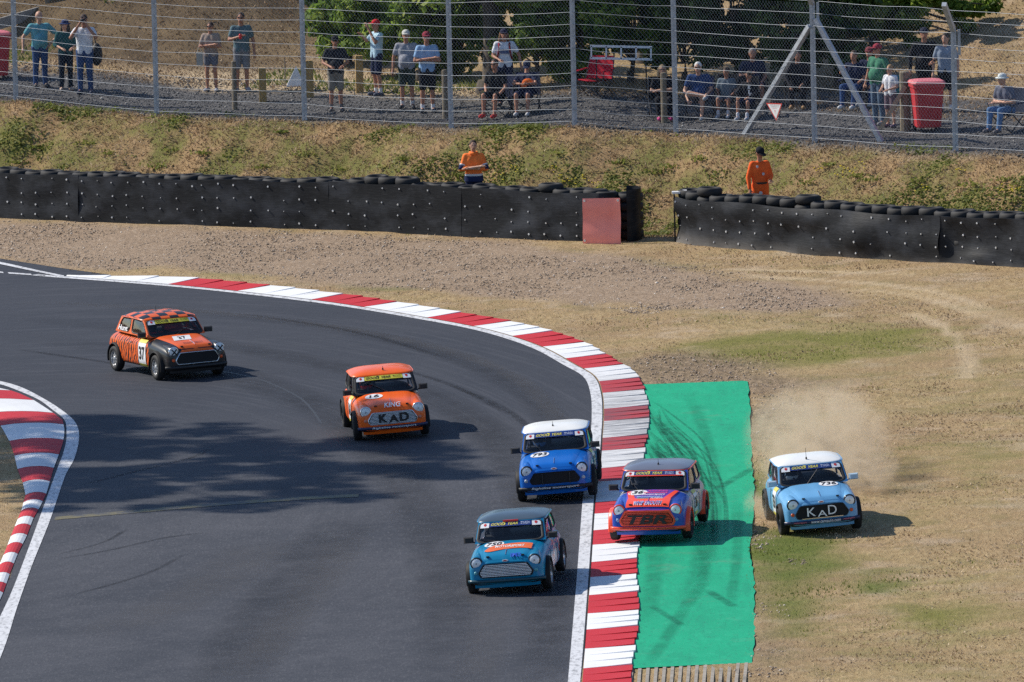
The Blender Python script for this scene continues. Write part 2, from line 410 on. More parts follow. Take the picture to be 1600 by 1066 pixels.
    c = mix(nt, math_(nt, 'MULTIPLY', attr(nt, 'mound'), 0.92), c, mix(nt, ramp(nt, n1, [(0.35, 0.0), (0.65, 1.0)]), (0.075, 0.052, 0.030), (0.19, 0.135, 0.078)))
    sg = ramp(nt, v.outputs['Color'], [(0.0, (0.05, 0.05, 0.055)), (0.6, (0.115, 0.112, 0.115)), (1.0, (0.20, 0.195, 0.19))])
    c = mix(nt, attr(nt, 'stony'), c, sg)
    nt.links.new(c, b.inputs['Base Color']); b.inputs['Roughness'].default_value = 0.95; b.inputs['Specular IOR Level'].default_value = 0.15
    hh = math_(nt, 'ADD', math_(nt, 'MULTIPLY', n3, 0.6), n2)
    bump(nt, hh, b, 0.9, 0.05)
    me.materials.append(mt)
    o = link('ground', me); tag(o, kind='structure'); return o
make_ground()

def sheet(name, poly, lift, mat, parent=None):
    bm = bmesh.new(); vs = [bm.verts.new((p[0], p[1], float(plane_z(p[0])) + lift)) for p in poly]
    f = bm.faces.new(vs); bmesh.ops.triangulate(bm, faces=[f]); bmesh.ops.recalc_face_normals(bm, faces=bm.faces)
    for f in bm.faces:
        if f.normal.z < 0: f.normal_flip()
    me = bpy.data.meshes.new(name); bm.to_mesh(me); bm.free(); me.materials.append(mat)
    return link(name, me, parent)
def strip(name, A, B, lift, mat, parent=None, n=160):
    def rs(C):
        s = np.concatenate([[0], np.cumsum(np.linalg.norm(np.diff(C, axis=0), axis=1))]); q = np.linspace(0, s[-1], n)
        return np.stack([np.interp(q, s, C[:, k]) for k in range(2)], 1)
    A, B = rs(A), rs(B); mb = MB()
    V = []
    for a, b2 in zip(A, B): V += [(a[0], a[1], float(plane_z(a[0])) + lift), (b2[0], b2[1], float(plane_z(b2[0])) + lift)]
    mb.add(V, [(2 * i, 2 * i + 1, 2 * i + 3, 2 * i + 2) for i in range(n - 1)])
    return mb.build(name, mat, parent)
def offset_line(C, d):
    T = np.gradient(C, axis=0); T /= np.linalg.norm(T, axis=1)[:, None]; return C + np.stack([-T[:, 1], T[:, 0]], 1) * d

# asphalt: streaked along the turn, older and paler low on the left
mt, nt, b = nodes_of('asphalt')
geo = N(nt, 'ShaderNodeNewGeometry'); sx = N(nt, 'ShaderNodeSeparateXYZ'); nt.links.new(geo.outputs['Position'], sx.inputs[0])
dx = math_(nt, 'ADD', sx.outputs[0], 10.0); dy = math_(nt, 'MULTIPLY', math_(nt, 'SUBTRACT', sx.outputs[1], 200.0), 0.42)
rad = math_(nt, 'SQRT', math_(nt, 'ADD', math_(nt, 'MULTIPLY', dx, dx), math_(nt, 'MULTIPLY', dy, dy)))
ang = math_(nt, 'ARCTAN2', dy, dx)
cv = N(nt, 'ShaderNodeCombineXYZ'); nt.links.new(math_(nt, 'MULTIPLY', rad, 2.6), cv.inputs[0]); nt.links.new(math_(nt, 'MULTIPLY', ang, 1.1), cv.inputs[1])
streak = noise(nt, 1.6, 6, 0.65, cv.outputs[0]); big = noise(nt, 0.22, 4, 0.6); grain = noise(nt, 26, 3, 0.8, stretch=(1, 0.22, 1)); med = noise(nt, 2.0, 5, 0.65)
a = mix(nt, ramp(nt, big, [(0.38, 0.0), (0.62, 1.0)]), (0.038, 0.042, 0.055), (0.062, 0.065, 0.079))
a = mix(nt, math_(nt, 'MULTIPLY', ramp(nt, streak, [(0.36, 1.0), (0.58, 0.0)]), 0.30), a, (0.034, 0.037, 0.048))
a = mix(nt, math_(nt, 'MULTIPLY', ramp(nt, med, [(0.45, 0.0), (0.75, 1.0)]), 0.40), a, (0.088, 0.090, 0.104))
a = mix(nt, ramp(nt, grain, [(0.54, 0.0), (0.70, 0.55)]), a, (0.13, 0.13, 0.14))
a = mix(nt, ramp(nt, grain, [(0.30, 0.6), (0.46, 0.0)]), a, (0.026, 0.028, 0.036))
# a newer, darker patch of tarmac on the outside of the bend
upf = N(nt, 'ShaderNodeMapRange'); upf.interpolation_type = 'SMOOTHSTEP'; upf.inputs['From Min'].default_value = 203.0; upf.inputs['From Max'].default_value = 214.0
nt.links.new(math_(nt, 'ADD', sx.outputs[1], math_(nt, 'MULTIPLY', math_(nt, 'SUBTRACT', big, 0.5), 14.0)), upf.inputs['Value'])
a = mix(nt, math_(nt, 'MULTIPLY', upf.outputs[0], 0.65), a, (0.026, 0.031, 0.045))
fine = noise(nt, 3.4, 6, 0.7, cv.outputs[0])
a = mix(nt, math_(nt, 'MULTIPLY', math_(nt, 'MULTIPLY', upf.outputs[0], ramp(nt, fine, [(0.50, 0.0), (0.70, 1.0)])), 0.45), a, (0.085, 0.088, 0.105))
sm2 = noise(nt, 0.55, 6, 0.75, stretch=(1.4, 0.5, 1), dist=1.2)
a = mix(nt, math_(nt, 'MULTIPLY', ramp(nt, sm2, [(0.54, 0.0), (0.68, 1.0)]), 0.40), a, (0.036, 0.040, 0.052))
nt.links.new(a, b.inputs['Base Color']); b.inputs['Roughness'].default_value = 0.82; b.inputs['Specular IOR Level'].default_value = 0.25
bump(nt, grain, b, 0.5, 0.01)
M_ASPH = mt
track = sheet('racetrack', TRACK, 0.0, M_ASPH); tag(track, kind='structure')

def worn(name, col, wear, under, sc=5.0, stretch=(0.5, 3, 1), lo=0.55, hi=0.72, rough=0.7):
    mt, nt, b = nodes_of(name)
    f = noise(nt, sc, 6, 0.7, stretch=stretch); g = noise(nt, 40, 3, 0.8); big = noise(nt, 0.5, 3, 0.5)
    fac = math_(nt, 'MULTIPLY', ramp(nt, math_(nt, 'ADD', f, math_(nt, 'MULTIPLY', math_(nt, 'SUBTRACT', g, 0.5), 0.35)), [(lo, 0.0), (hi, 1.0)]), wear)
    c = mix(nt, fac, mix(nt, ramp(nt, big, [(0.35, 0.0), (0.7, 0.35)]), col, tuple(x * 0.72 for x in col)), under)
    nt.links.new(c, b.inputs['Base Color']); b.inputs['Roughness'].default_value = rough; b.inputs['Specular IOR Level'].default_value = 0.3
    bump(nt, g, b, 0.3, 0.01); return mt, nt, b
M_LINE = worn('white_line_paint', (0.66, 0.67, 0.70), 0.85, (0.14, 0.14, 0.15), 5.0, (2.5, 0.8, 1), 0.48, 0.70)[0]
# kerb paint, with tyre rubber smeared where the cars run wide (a stain along a stretch of the kerb)
def kerb_mat(name, col, rub=0.7):
    mt, nt, b = worn(name, col, 0.8, (0.10, 0.09, 0.10), 3.0, (0.35, 2.2, 1), 0.60, 0.78)
    src = b.inputs['Base Color'].links[0].from_socket
    ps = N(nt, 'ShaderNodeNewGeometry'); s3 = N(nt, 'ShaderNodeSeparateXYZ'); nt.links.new(ps.outputs['Position'], s3.inputs[0])
    dd = math_(nt, 'DIVIDE', math_(nt, 'SUBTRACT', s3.outputs[1], 209.0), 7.0)
    band = math_(nt, 'POWER', 2.718, math_(nt, 'MULTIPLY', math_(nt, 'MULTIPLY', dd, dd), -1.0))
    nz = noise(nt, 2.4, 5, 0.75, stretch=(0.4, 3.0, 1))
    nt.links.new(mix(nt, math_(nt, 'MULTIPLY', math_(nt, 'MULTIPLY', band, ramp(nt, nz, [(0.36, 0.1), (0.54, 1.0)])), rub), src, (0.085, 0.085, 0.10)), b.inputs['Base Color']); return mt
M_KW = kerb_mat('kerb_white_paint', (0.78, 0.79, 0.81)); M_KR = kerb_mat('kerb_red_paint', (0.52, 0.020, 0.032))
M_KW2 = kerb_mat('inner_kerb_white', (0.76, 0.77, 0.79), 0.0); M_KR2 = kerb_mat('inner_kerb_red', (0.52, 0.022, 0.035), 0.0)
M_KC = flat('kerb_concrete', (0.13, 0.125, 0.12), 0.9)

lines = empty('track_markings'); tag(lines, kind='structure')
strip('edge_line', OUTC, offset_line(OUTC, -0.2), 0.008, M_LINE, lines, 260)
strip('edge_line', smooth_line(poly_world([(-700, 325), (-300, 365), (-100, 390), (0, 410), (50, 421), (100, 431.5)])), smooth_line(poly_world([(-700, 328), (-300, 368), (-100, 393), (0, 413.5), (50, 424), (100, 434)])), 0.012, M_LINE, lines)
for (u0, v0, u1, v1) in ((-60, 419.5, -30, 422), (-22, 423, 4, 425.2), (12, 426, 48, 428.4), (57, 429.4, 70, 430.3)):
    strip('dashed_line', poly_world([(u0, v0), (u1, v1)]), poly_world([(u0 + 2, v0 + 2.2), (u1 + 2, v1 + 2.2)]), 0.008, M_LINE, lines, 2)
IN_LINE = smooth_line(poly_world([(-700, 553), (-400, 563), (-200, 573), (-60, 585), (0, 596), (34, 606), (67.5, 623), (94.6, 640), (115, 657), (123, 674), (122.5, 694), (115, 720), (101, 746.5), (78, 814), (51, 881.6), (27, 949), (0, 1030), (-75, 1200)]))
IN_LINE2 = smooth_line(poly_world([(-700, 558), (-400, 567), (-200, 577), (-60, 590), (0, 601), (40.5, 616), (62, 626), (81, 640), (101, 657), (104, 677), (103, 692), (98, 711), (87, 740), (61, 812), (40.5, 868), (17, 928), (-12, 990), (-90, 1160)]))
strip('edge_line', IN_LINE, IN_LINE2, 0.008, M_LINE, lines, 260)
M_YEL = worn('faded_yellow_line', (0.17, 0.15, 0.085), 1.0, (0.07, 0.073, 0.088), 3.0, (1, 1, 1), 0.45, 0.6)[0]
YL = smooth_line(poly_world([(85, 813), (200, 803), (350, 790), (480, 781), (560, 777)]))
strip('yellow_line', YL, YL + np.array([0.0, 0.40]), 0.006, M_YEL, lines)
# dark tar seam and rubber marks
M_TAR = flat('tar_and_rubber', (0.030, 0.031, 0.036), 0.6)
M_RUB = worn('rubber_mark', (0.046, 0.049, 0.061), 1.0, (0.064, 0.067, 0.083), 3.0, (1, 1, 1), 0.35, 0.6)[0]
def soft_mat(name, col, strength, sc=2.5):
    mt, nt, b = nodes_of(name); b.inputs['Base Color'].default_value = (*col, 1); b.inputs['Roughness'].default_value = 0.8; b.inputs['Specular IOR Level'].default_value = 0.2
    out = nt.nodes['Material Output']; tr = N(nt, 'ShaderNodeBsdfTransparent'); mx = N(nt, 'ShaderNodeMixShader')
    f = math_(nt, 'MULTIPLY', math_(nt, 'MULTIPLY', attr(nt, 'cover'), ramp(nt, noise(nt, sc, 5, 0.7), [(0.32, 0.25), (0.62, 1.0)])), strength)
    nt.links.new(f, mx.inputs[0]); nt.links.new(tr.outputs[0], mx.inputs[1]); nt.links.new(b.outputs[0], mx.inputs[2]); nt.links.new(mx.outputs[0], out.inputs[0]); return mt
def ribbon(name, px, w, mat, parent, lift=0.003, n=60):
    C = smooth_line(poly_world(px), 0.4); s = np.concatenate([[0], np.cumsum(np.linalg.norm(np.diff(C, axis=0), axis=1))]); q = np.linspace(0, s[-1], n); C = np.stack([np.interp(q, s, C[:, k]) for k in range(2)], 1)
    cols = [offset_line(C, o * w / 2) for o in (-1, -0.4, 0.4, 1)]; V = []; A = []
    for i in range(n):
        e = min(1.0, 6.0 * min(i, n - 1 - i) / n)
        for k, cc in enumerate(cols): V.append((cc[i][0], cc[i][1], float(plane_z(cc[i][0])) + lift)); A.append((0, 1, 1, 0)[k] * e)
    mb = MB(); mb.add(V, [(4 * i + k, 4 * i + k + 1, 4 * i + 5 + k, 4 * i + 4 + k) for i in range(n - 1) for k in range(3)]); o = mb.build(name, mat, parent, fix=False)
    a_ = o.data.attributes.new('cover', 'FLOAT', 'POINT'); a_.data.foreach_set('value', A); return o
def mark(px, w, mat, lift=0.0022):
    C = smooth_line(poly_world(px)); strip('tyre_mark', C, offset_line(C, w), lift, mat, lines, 40)
mark([(320, 576), (400, 592), (460, 618), (485, 640), (500, 662)], 0.05, M_TAR)
M_LANE = soft_mat('rubbered_lane', (0.020, 0.023, 0.031), 0.24, 1.2); M_SCUFF = soft_mat('rubber_scuff', (0.018, 0.020, 0.027), 0.40, 3.0); M_WORN = soft_mat('worn_pale_lane', (0.115, 0.115, 0.125), 0.28, 1.0)
for px, w in (([(-40, 488), (200, 515), (420, 552), (600, 592), (760, 672), (832, 800), (850, 930), (838, 1090)], 1.1), ([(100, 470), (330, 490), (560, 520), (740, 570), (850, 640), (885, 740), (872, 880), (852, 1080)], 0.8), ([(-30, 520), (200, 548), (380, 590), (540, 660), (650, 780), (700, 920), (690, 1090)], 1.3),
              ([(340, 1090), (400, 980), (480, 880), (560, 800)], 1.6)):
    ribbon('rubbered_lane', px, w, M_LANE, lines, 0.0016)
for px, w in (([(-20, 470), (250, 482), (480, 505), (690, 545), (820, 600), (895, 690)], 0.5), ([(130, 1000), (300, 930), (430, 840)], 1.6), ([(380, 1060), (460, 960), (520, 880), (540, 830)], 1.0), ([(740, 1080), (770, 960), (760, 860)], 0.9)):
    ribbon('worn_lane', px, w, M_WORN, lines, 0.0024)
for px, w in (([(88, 875), (180, 858), (260, 840), (330, 832)], 0.16), ([(85, 868), (160, 848), (200, 826)], 0.12), ([(105, 932), (180, 912), (240, 892), (290, 865)], 0.14), ([(120, 760), (200, 740), (300, 715), (330, 700)], 0.16), 
              ([(700, 600), (790, 640), (850, 690)], 0.2), ([(20, 545), (200, 572), (330, 600)], 0.2), ([(560, 560), (700, 600), (800, 650)], 0.18), ([(380, 490), (560, 520), (700, 560)], 0.2)):
    ribbon('tyre_mark', px, w, M_SCUFF, lines, 0.0032)

# the wide saw-tooth kerb on the outside of the bend: one piece per painted block
kerb = empty('outer_kerb'); tag(kerb, kind='structure')
KI = offset_line(OUTC, 0.035)
ks = np.concatenate([[0], np.cumsum(np.linalg.norm(np.diff(KI, axis=0), axis=1))])
KN = np.gradient(KI, axis=0); KN /= np.linalg.norm(KN, axis=1)[:, None]; KN = np.stack([-KN[:, 1], KN[:, 0]], 1)
def kpt(s, w):
    p = np.array([np.interp(s, ks, KI[:, k]) for k in range(2)]); n = np.array([np.interp(s, ks, KN[:, k]) for k in range(2)]); return p + n * w
def ks_of(u, v):
    q = un0(u, v)[:2]; return ks[int(np.argmin(np.linalg.norm(KI - q, axis=1)))]
KB = [(105, 433), (277, 444), (375, 455), (490, 468.5), (577, 480.6), (667, 496.5), (736, 510), (800, 526), (844, 542), (893, 560.7), (922, 576), (939, 596), (940, 616), (940, 639), (940, 658.6), (939, 685.6), (938, 705), (935, 733),
      (937, 753), (931, 784), (928.5, 802), (926, 829), (923.5, 853), (922.5, 880), (921, 903.6), (918, 932), (916.7, 958.6), (911.6, 987), (911, 1015), (908, 1047), (904, 1079), (901, 1110)]
KS = [ks_of(*p) for p in KB]
for i in range(1, len(KS)):
    if KS[i] <= KS[i - 1] + 0.6: KS[i] = KS[i - 1] + 1.9
kw = np.linspace(0, 1, 5)
for i in range(len(KS) - 1):
    s0, s1 = KS[i], KS[i + 1]; n = 3; mb = MB(); col = M_KW if i % 2 == 0 else M_KR
    for j in range(n):
        a0 = s0 + (s1 - s0) * j / n; a1 = s0 + (s1 - s0) * (j + 1) / n; V = []; F = []; nk = 4
        for q in range(nk + 1):
            tau = q / nk; s = a0 + (a1 - a0) * tau
            W = 0.80 * float(sstep(KS[0] - 0.3, KS[0] + 3.2, s)) * (1 + 0.05 * math.sin(j * 7.1 + i)) + 0.02
            for w in kw:
                p = kpt(s, w * W); h = 0.010 + (w ** 1.2) * (0.024 + 0.022 * tau ** 1.6)
                V.append((p[0], p[1], float(plane_z(p[0])) + h))
            p = kpt(s, W + 0.01); V.append((p[0], p[1], float(plane_z(p[0])) - 0.05))
        m_ = len(kw) + 1
        for q in range(nk):
            for w in range(m_ - 1): F.append((q * m_ + w, q * m_ + w + 1, (q + 1) * m_ + w + 1, (q + 1) * m_ + w))
        # step faces at both ends of the tooth
        for q in (nk,):
            base = q * m_; b0 = len(V)
            for w in range(len(kw)):
                x_, y_, z_ = V[base + w]; V.append((x_, y_, float(plane_z(x_)) - 0.02))
            for w in range(len(kw) - 1): F.append((base + w, base + w + 1, b0 + w + 1, b0 + w))
        mb.add(V, F)
    mb.build('kerb_block', col, kerb)

# flat kerb round the inside apex
kerb2 = empty('inner_kerb'); tag(kerb2, kind='structure')
RV = np.array([(-80, 590), (-40, 600), (0, 607), (25, 613), (51, 625), (79, 643), (98, 657), (101, 674), (99, 691), (92, 711), (84, 732), (78, 753), (72.6, 772), (63, 792), (52, 811), (42, 838), (27, 868), (15, 898.5), (5, 927), (-10, 960), (-40, 1020)])
LV = np.array([(-330, 590), (-250, 607), (-160, 622), (-60, 640), (-15, 655), (2, 667), (15, 691), (22, 711), (27, 733), (35.5, 755), (40, 773.5), (34, 797), (20, 831), (7, 865), (-8, 900), (-20, 930), (-60, 1020)])
IV = [594, 611, 626, 646, 664, 688, 711, 732, 753, 772.5, 784, 797, 810, 822, 837, 851, 866.5, 881.6, 898, 913, 927, 945, 962]
for i in range(len(IV) - 1):
    mb = MB(); V = []; g = np.linspace(0, 1, 4)
    for q in g:
        v = IV[i] + 0.15 + (IV[i + 1] - IV[i] - 0.3) * q; ur = np.interp(v, RV[:, 1], RV[:, 0]); ul = np.interp(v + 2, LV[:, 1], LV[:, 0])
        for w in np.linspace(0, 1, 6):
            p = un0(ur + (ul - ur) * w, v + 2 * w); h = 0.012 + 0.045 * math.sin(math.pi * min(1, w * 1.0)) ** 0.7
            V.append((p[0], p[1], float(plane_z(p[0])) + h))
    mb.grid(lambda u, v: V[int(v) * 6 + int(u)], range(6), range(4)); mb.build('kerb_block', M_KR2 if i % 2 else M_KW2, kerb2, fix=False)

# green painted run-off beyond the kerb
mt, nt, b = worn('green_runoff_paint', (0.0, 0.365, 0.185), 0.65, (0.004, 0.215, 0.125), 2.2, (2.0, 0.35, 1), 0.5, 0.8)
M_PAD = mt
src = b.inputs['Base Color'].links[0].from_socket
c2 = mix(nt, math_(nt, 'MULTIPLY', ramp(nt, noise(nt, 3.2, 6, 0.72, stretch=(1.6, 0.5, 1)), [(0.50, 0.0), (0.72, 1.0)]), 0.5), src, (0.02, 0.44, 0.24))
c2 = mix(nt, math_(nt, 'MULTIPLY', ramp(nt, noise(nt, 18, 4, 0.75, stretch=(1, 0.25, 1)), [(0.55, 0.0), (0.70, 1.0)]), 0.55), c2, (0.012, 0.13, 0.095))
nt.links.new(mix(nt, math_(nt, 'MULTIPLY', ramp(nt, noise(nt, 0.9, 5, 0.7), [(0.58, 0.0), (0.75, 1.0)]), 0.35), c2, (0.16, 0.24, 0.16)), b.inputs['Base Color'])
pad_px = [(1000, 602), (1003, 640), (1003, 670), (1002, 704), (1000, 720), (991, 851), (987, 909), (984, 976), (981, 1046), (1080, 1041)]
e = [(1176, 1037), (1182, 980), (1178, 950), (1179, 900), (1172, 870), (1178, 800), (1178, 760), (1175, 720), (1172, 660), (1170, 604)]
for i in range(len(e) - 1):
    for k in range(8):
        t = k / 8; pad_px.append((e[i][0] + (e[i + 1][0] - e[i][0]) * t + random.uniform(-2.2, 2.2), e[i][1] + (e[i + 1][1] - e[i][1]) * t))
pad_px += [(1168, 597), (1160, 596), (1080, 599)]
pad = sheet('green_runoff', poly_world(pad_px), 0.014, M_PAD); tag(pad, kind='structure')
bpy.ops.object.select_all(action='DESELECT')
M_SKID = soft_mat('skid_mark', (0.008, 0.085, 0.060), 0.36, 3.0); M_SKF = soft_mat('faint_skid', (0.008, 0.12, 0.075), 0.24, 1.5); rk_ = random.Random(5)
for k in range(26):
    o_ = rk_.uniform(-34, 40); v_ = rk_.uniform(-45, 40); ribbon('skid_mark', [(1006 + rk_.uniform(0, 24), 664 + v_), (1046 + o_ * 0.6, 694 + v_), (1082 + o_, 734 + v_), (1100 + o_, 782 + v_ * 0.6)] + ([(1102 + o_, 850)] if k % 3 == 0 else []), rk_.choice((0.05, 0.07, 0.10)), M_SKID, pad, 0.0158, 40)
for px, w in (([(1008, 640), (1060, 690), (1095, 760), (1100, 860), (1070, 960)], 0.5), ([(1015, 690), (1050, 740), (1070, 800)], 0.5), ([(1075, 612), (1105, 690), (1120, 780), (1112, 880)], 0.3), ([(1150, 780), (1152, 860), (1140, 960)], 0.25), ([(1108, 900), (1078, 940), (1040, 1000), (1012, 1040)], 0.3), ([(1095, 855), (1102, 880), (1092, 915)], 0.25), ([(1015, 760), (1025, 860), (1010, 980)], 0.4)):
    ribbon('skid_mark', px, w, M_SKF, pad, 0.0166, 50)
for px, w in (([(1104, 923), (1128, 938), (1150, 951)], 0.22), ([(1115, 768), (1150, 748), (1180, 731)], 0.26), ([(1018, 948), (1048, 967), (1068, 980)], 0.18)): ribbon('skid_mark', px, w, M_SKID, pad, 0.0174, 24)

# ribbed concrete strip below the green
rib = empty('grass_paver_strip'); tag(rib, kind='structure')
M_RIB = flat('paver_concrete', (0.30, 0.27, 0.23), 0.9, var=0.3)
for k in range(15):
    u = 988 + k * 12.5; a0 = un0(u + (0.3 * k - 1), 1047 - 0.055 * (u - 985)); a1 = un0(u - 7, 1130); mb = MB()
    mb.bar((a0[0], a0[1], a0[2] + 0.005), (a1[0], a1[1], a1[2] + 0.005), 0.055, 0.03); mb.build('paver_rib', M_RIB, rib)

# ------------------------------------------------------------------ tyre barriers with conveyor-belt facing
mt, nt, b = nodes_of('conveyor_belt_rubber')
f1 = noise(nt, 1.2, 5, 0.6, stretch=(1, 1, 1.6)); f2 = noise(nt, 14, 4, 0.7, stretch=(0.3, 0.3, 2)); 
geo = N(nt, 'ShaderNodeAttribute'); geo.attribute_name = 'low'
c = mix(nt, ramp(nt, f1, [(0.46, 0.0), (0.70, 1.0)]), (0.005, 0.006, 0.009), (0.036, 0.040, 0.050))
c = mix(nt, math_(nt, 'MULTIPLY', ramp(nt, f2, [(0.55, 0.0), (0.8, 1.0)]), 0.4), c, (0.08, 0.08, 0.085))
c = mix(nt, math_(nt, 'MULTIPLY', geo.outputs['Fac'], ramp(nt, f1, [(0.25, 0.2), (0.6, 0.9)])), c, (0.20, 0.185, 0.17))
nt.links.new(c, b.inputs['Base Color']); b.inputs['Roughness'].default_value = 0.6; b.inputs['Specular IOR Level'].default_value = 0.25
bump(nt, f2, b, 0.25, 0.02)
M_BELT = mt
M_TYRE = flat('tyre_rubber', (0.014, 0.014, 0.016), 0.75, var=0.4)
M_BOLT = flat('bolt_steel', (0.72, 0.74, 0.78), 0.35, 0.6)
M_RED = flat('faded_red_sheet', (1.0, 0.29, 0.24), 0.6, var=0.15, nscale=2)

def tyre_mesh(R=0.30, w=0.19):
    mb = MB(); mb.lathe([(R * 0.58, -w / 2 + 0.02), (R * 0.80, -w / 2), (R * 0.97, -w / 2 + 0.03), (R, 0), (R * 0.97, w / 2 - 0.03), (R * 0.80, w / 2), (R * 0.58, w / 2 - 0.02)], 16, 'z', closed=True)
    return mb.mesh('tyre', M_TYRE, True)
TYRE = tyre_mesh()
class Line:
    def __init__(s, pts): s.P = np.array(pts); s.s = np.concatenate([[0], np.cumsum(np.linalg.norm(np.diff(s.P, axis=0), axis=1))]); s.L = s.s[-1]
    def at(s, q): return np.array([np.interp(q, s.s, s.P[:, k]) for k in range(2)])
    def n(s, q):
        d = s.at(min(s.L, q + 0.2)) - s.at(max(0, q - 0.2)); d /= np.linalg.norm(d); return np.array([-d[1], d[0]])
    def near(s, u, v):
        q = un0(u, v)[:2]; ss = np.linspace(0, s.L, 800); P = np.array([s.at(x) for x in ss]); return ss[int(np.argmin(np.linalg.norm(P - q, axis=1)))]

def barrier(px, seams, label, H, seed, raised, dirty, wob=0.05, over=0.06):
    ln = Line(smooth_line(poly_world(px), 0.5)); o = ln.at(0)
    root = empty('tyre_barrier', (o[0], o[1], float(plane_z(o[0])))); tag(root, label, 'tyre barrier')
    inv = np.array([o[0], o[1], float(plane_z(o[0]))])
    cuts = [0] + [ln.near(*p) for p in seams] + [ln.L]
    rs = np.random.default_rng(seed)
    for a, bb in zip(cuts[:-1], cuts[1:]):
        n = max(6, int((bb - a) / 0.16)); qs = np.linspace(a, bb - 0.003, n); vs = np.linspace(0, 1, 9); mb = MB(); bolts = MB(); hh = H + rs.uniform(-0.02, 0.02)
        out = rs.uniform(0.0, 0.010); ph = rs.uniform(0, 9)
        def pt(q, v, back=0.0):
            p = ln.at(q); nn = ln.n(q)
            bulge = wob * (float(vnoise(q * 1.5 + ph, v * 2.2, 1.0, seed)) - 0.5) * math.sin(math.pi * min(1, 0.1 + v * 0.9)) * 1.6
            p = p - nn * (out + bulge + 0.03 * (1 - v)) + nn * back
            return (p[0] - inv[0], p[1] - inv[1], float(plane_z(p[0])) - inv[2] + v * (hh + 0.02 * math.sin(q * 2.1 + ph)) - 0.02)
        mb.grid(lambda u, v: pt(u, v), qs, vs); k = len(mb.v)
        mb.grid(lambda u, v: pt(u, v, 0.025), qs, vs)
        nq = len(qs); top = (len(vs) - 1) * nq
        mb.add([], [])
        for i in range(nq - 1): mb.f.append((top + i, top + i + 1, k + top + i + 1, k + top + i)); mb.mi.append(0)
        for i in (0, nq - 1):
            for j in range(len(vs) - 1): mb.f.append((j * nq + i, (j + 1) * nq + i, k + (j + 1) * nq + i, k + j * nq + i)); mb.mi.append(0)
        pn = mb.build('belt_panel', M_BELT, root); auto_smooth(pn.data, 40)
        at_ = pn.data.attributes.new('low', 'FLOAT', 'POINT')
        at_.data.foreach_set('value', [float(dirty * (1 - sstep(0.0, 0.42, np.array(v[2] / H + 0.1))) + 0.35 * dirty * 0) for v in mb.v])
        q = a + 0.12
        while q < bb - 0.05:
            for v in (0.13, 0.38, 0.62, 0.90):
                if rs.random() < 0.18: continue
                p = Vector(pt(q + rs.uniform(-0.03, 0.03), v + rs.uniform(-0.03, 0.03))); nn = ln.n(q)
                r = 0.018 * rs.uniform(0.55, 1.4)
                bolts.tube([p, p - Vector((nn[0], nn[1], 0)) * 0.022], r, 6)
            q += 0.46 + rs.uniform(-0.03, 0.03)
        bo = bolts.build('bolts', M_BOLT, pn); tag(bo, kind='stuff')
    n = int(ln.L / 0.46)
    for row in (0,):
        for i in range(n + 1):
            q = (i + 0.5 * row) * 0.46 + rs.uniform(-0.04, 0.04)
            if q > ln.L: continue
            p = ln.at(q); nn = ln.n(q); c = p + nn * (0.36 + 0.5 * row); lay = 5 if row == 0 else 1
            lift = over + rs.uniform(-0.03, 0.03) + (0.10 if any(abs(q - ln.near(u, v)) < w for u, v, w in raised) else 0)
            if row == 1: lift -= 0.03
            for L in range(lay):
                zt = H + lift - 0.10 - L * 0.2
                if zt < 0.08: continue
                t = link('tyre', TYRE, root); t.location = (c[0] - inv[0] + rs.uniform(-0.02, 0.02), c[1] - inv[1], float(plane_z(c[0])) - inv[2] + zt)
                t.rotation_euler = (rs.uniform(-0.05, 0.05), rs.uniform(-0.05, 0.05), rs.uniform(0, 3)); t.scale = (0.93, 0.93, 1.0)
    return root, ln, inv

bl, LNL, invL = barrier([(-260, 330), (-60, 338), (0, 341), (270, 352), (540, 360), (912, 378), (962, 377.5)], [(-110, 336), (125, 346), (312, 353), (516, 359), (720, 369)],
             'long black tyre wall faced with bolted rubber belts, left of the gap', 1.07, 3, [(575, 362, 0.5), (610, 362, 0.5), (850, 375, 0.35)], 0.05, 0.04, 0.02)
mb = MB(); cx = un0(984, 377)
def rc(u, v):   # rolled belt closing the end of the wall
    a = -0.2 + u * 3.5; return (0.30 * math.sin(a) * 0.9 , 0.42 - 0.42 * math.cos(a), v)
mb.grid(rc, np.linspace(0, 1, 18), np.linspace(-0.02, 1.12, 5)); k = len(mb.v)
mb.grid(lambda u, v: tuple(x * (0.92 if i < 2 else 1) + (0.03 if i == 1 else 0) for i, x in enumerate(rc(u, v))), np.linspace(0, 1, 18), np.linspace(-0.02, 1.10, 5))
o = mb.build('end_belt', M_BELT, bl, True); o.location = (cx[0] - invL[0], cx[1] - invL[1] - 0.02, cx[2] - invL[2])
for L in range(5):
    t = link('tyre', TYRE, bl); t.location = (cx[0] - invL[0] + 0.02, cx[1] - invL[1] + 0.42, cx[2] - invL[2] + 0.12 + L * 0.2)
br, LNR, invR = barrier([(1057, 378), (1100, 384), (1330, 402), (1600, 419), (1900, 438)], [(1470, 411)],
             'black tyre wall with rubber belts right of the gap, tyres rising above it', 1.0, 8, [(1090, 383, 0.3), (1255, 396, 0.3)], 1.0, 0.20, 0.10)
mb = MB(); pR = un0(1057, 378)
mb.add([(0, 0, 0), (0.0, 0.5, 0), (0.0, 0.5, 1.0), (0, 0, 1.0)], [(0, 1, 2, 3)]); mb.add([(-0.03, 0, 0), (-0.03, 0.5, 0), (-0.03, 0.5, 1.0), (-0.03, 0, 1.0)], [(3, 2, 1, 0)])
mb.add([(-0.03, 0, 1.0), (0, 0, 1.0), (0, 0.5, 1.0), (-0.03, 0.5, 1.0), (-0.03, 0, 0), (0, 0, 0)], [(0, 1, 2, 3), (0, 4, 5, 1)])
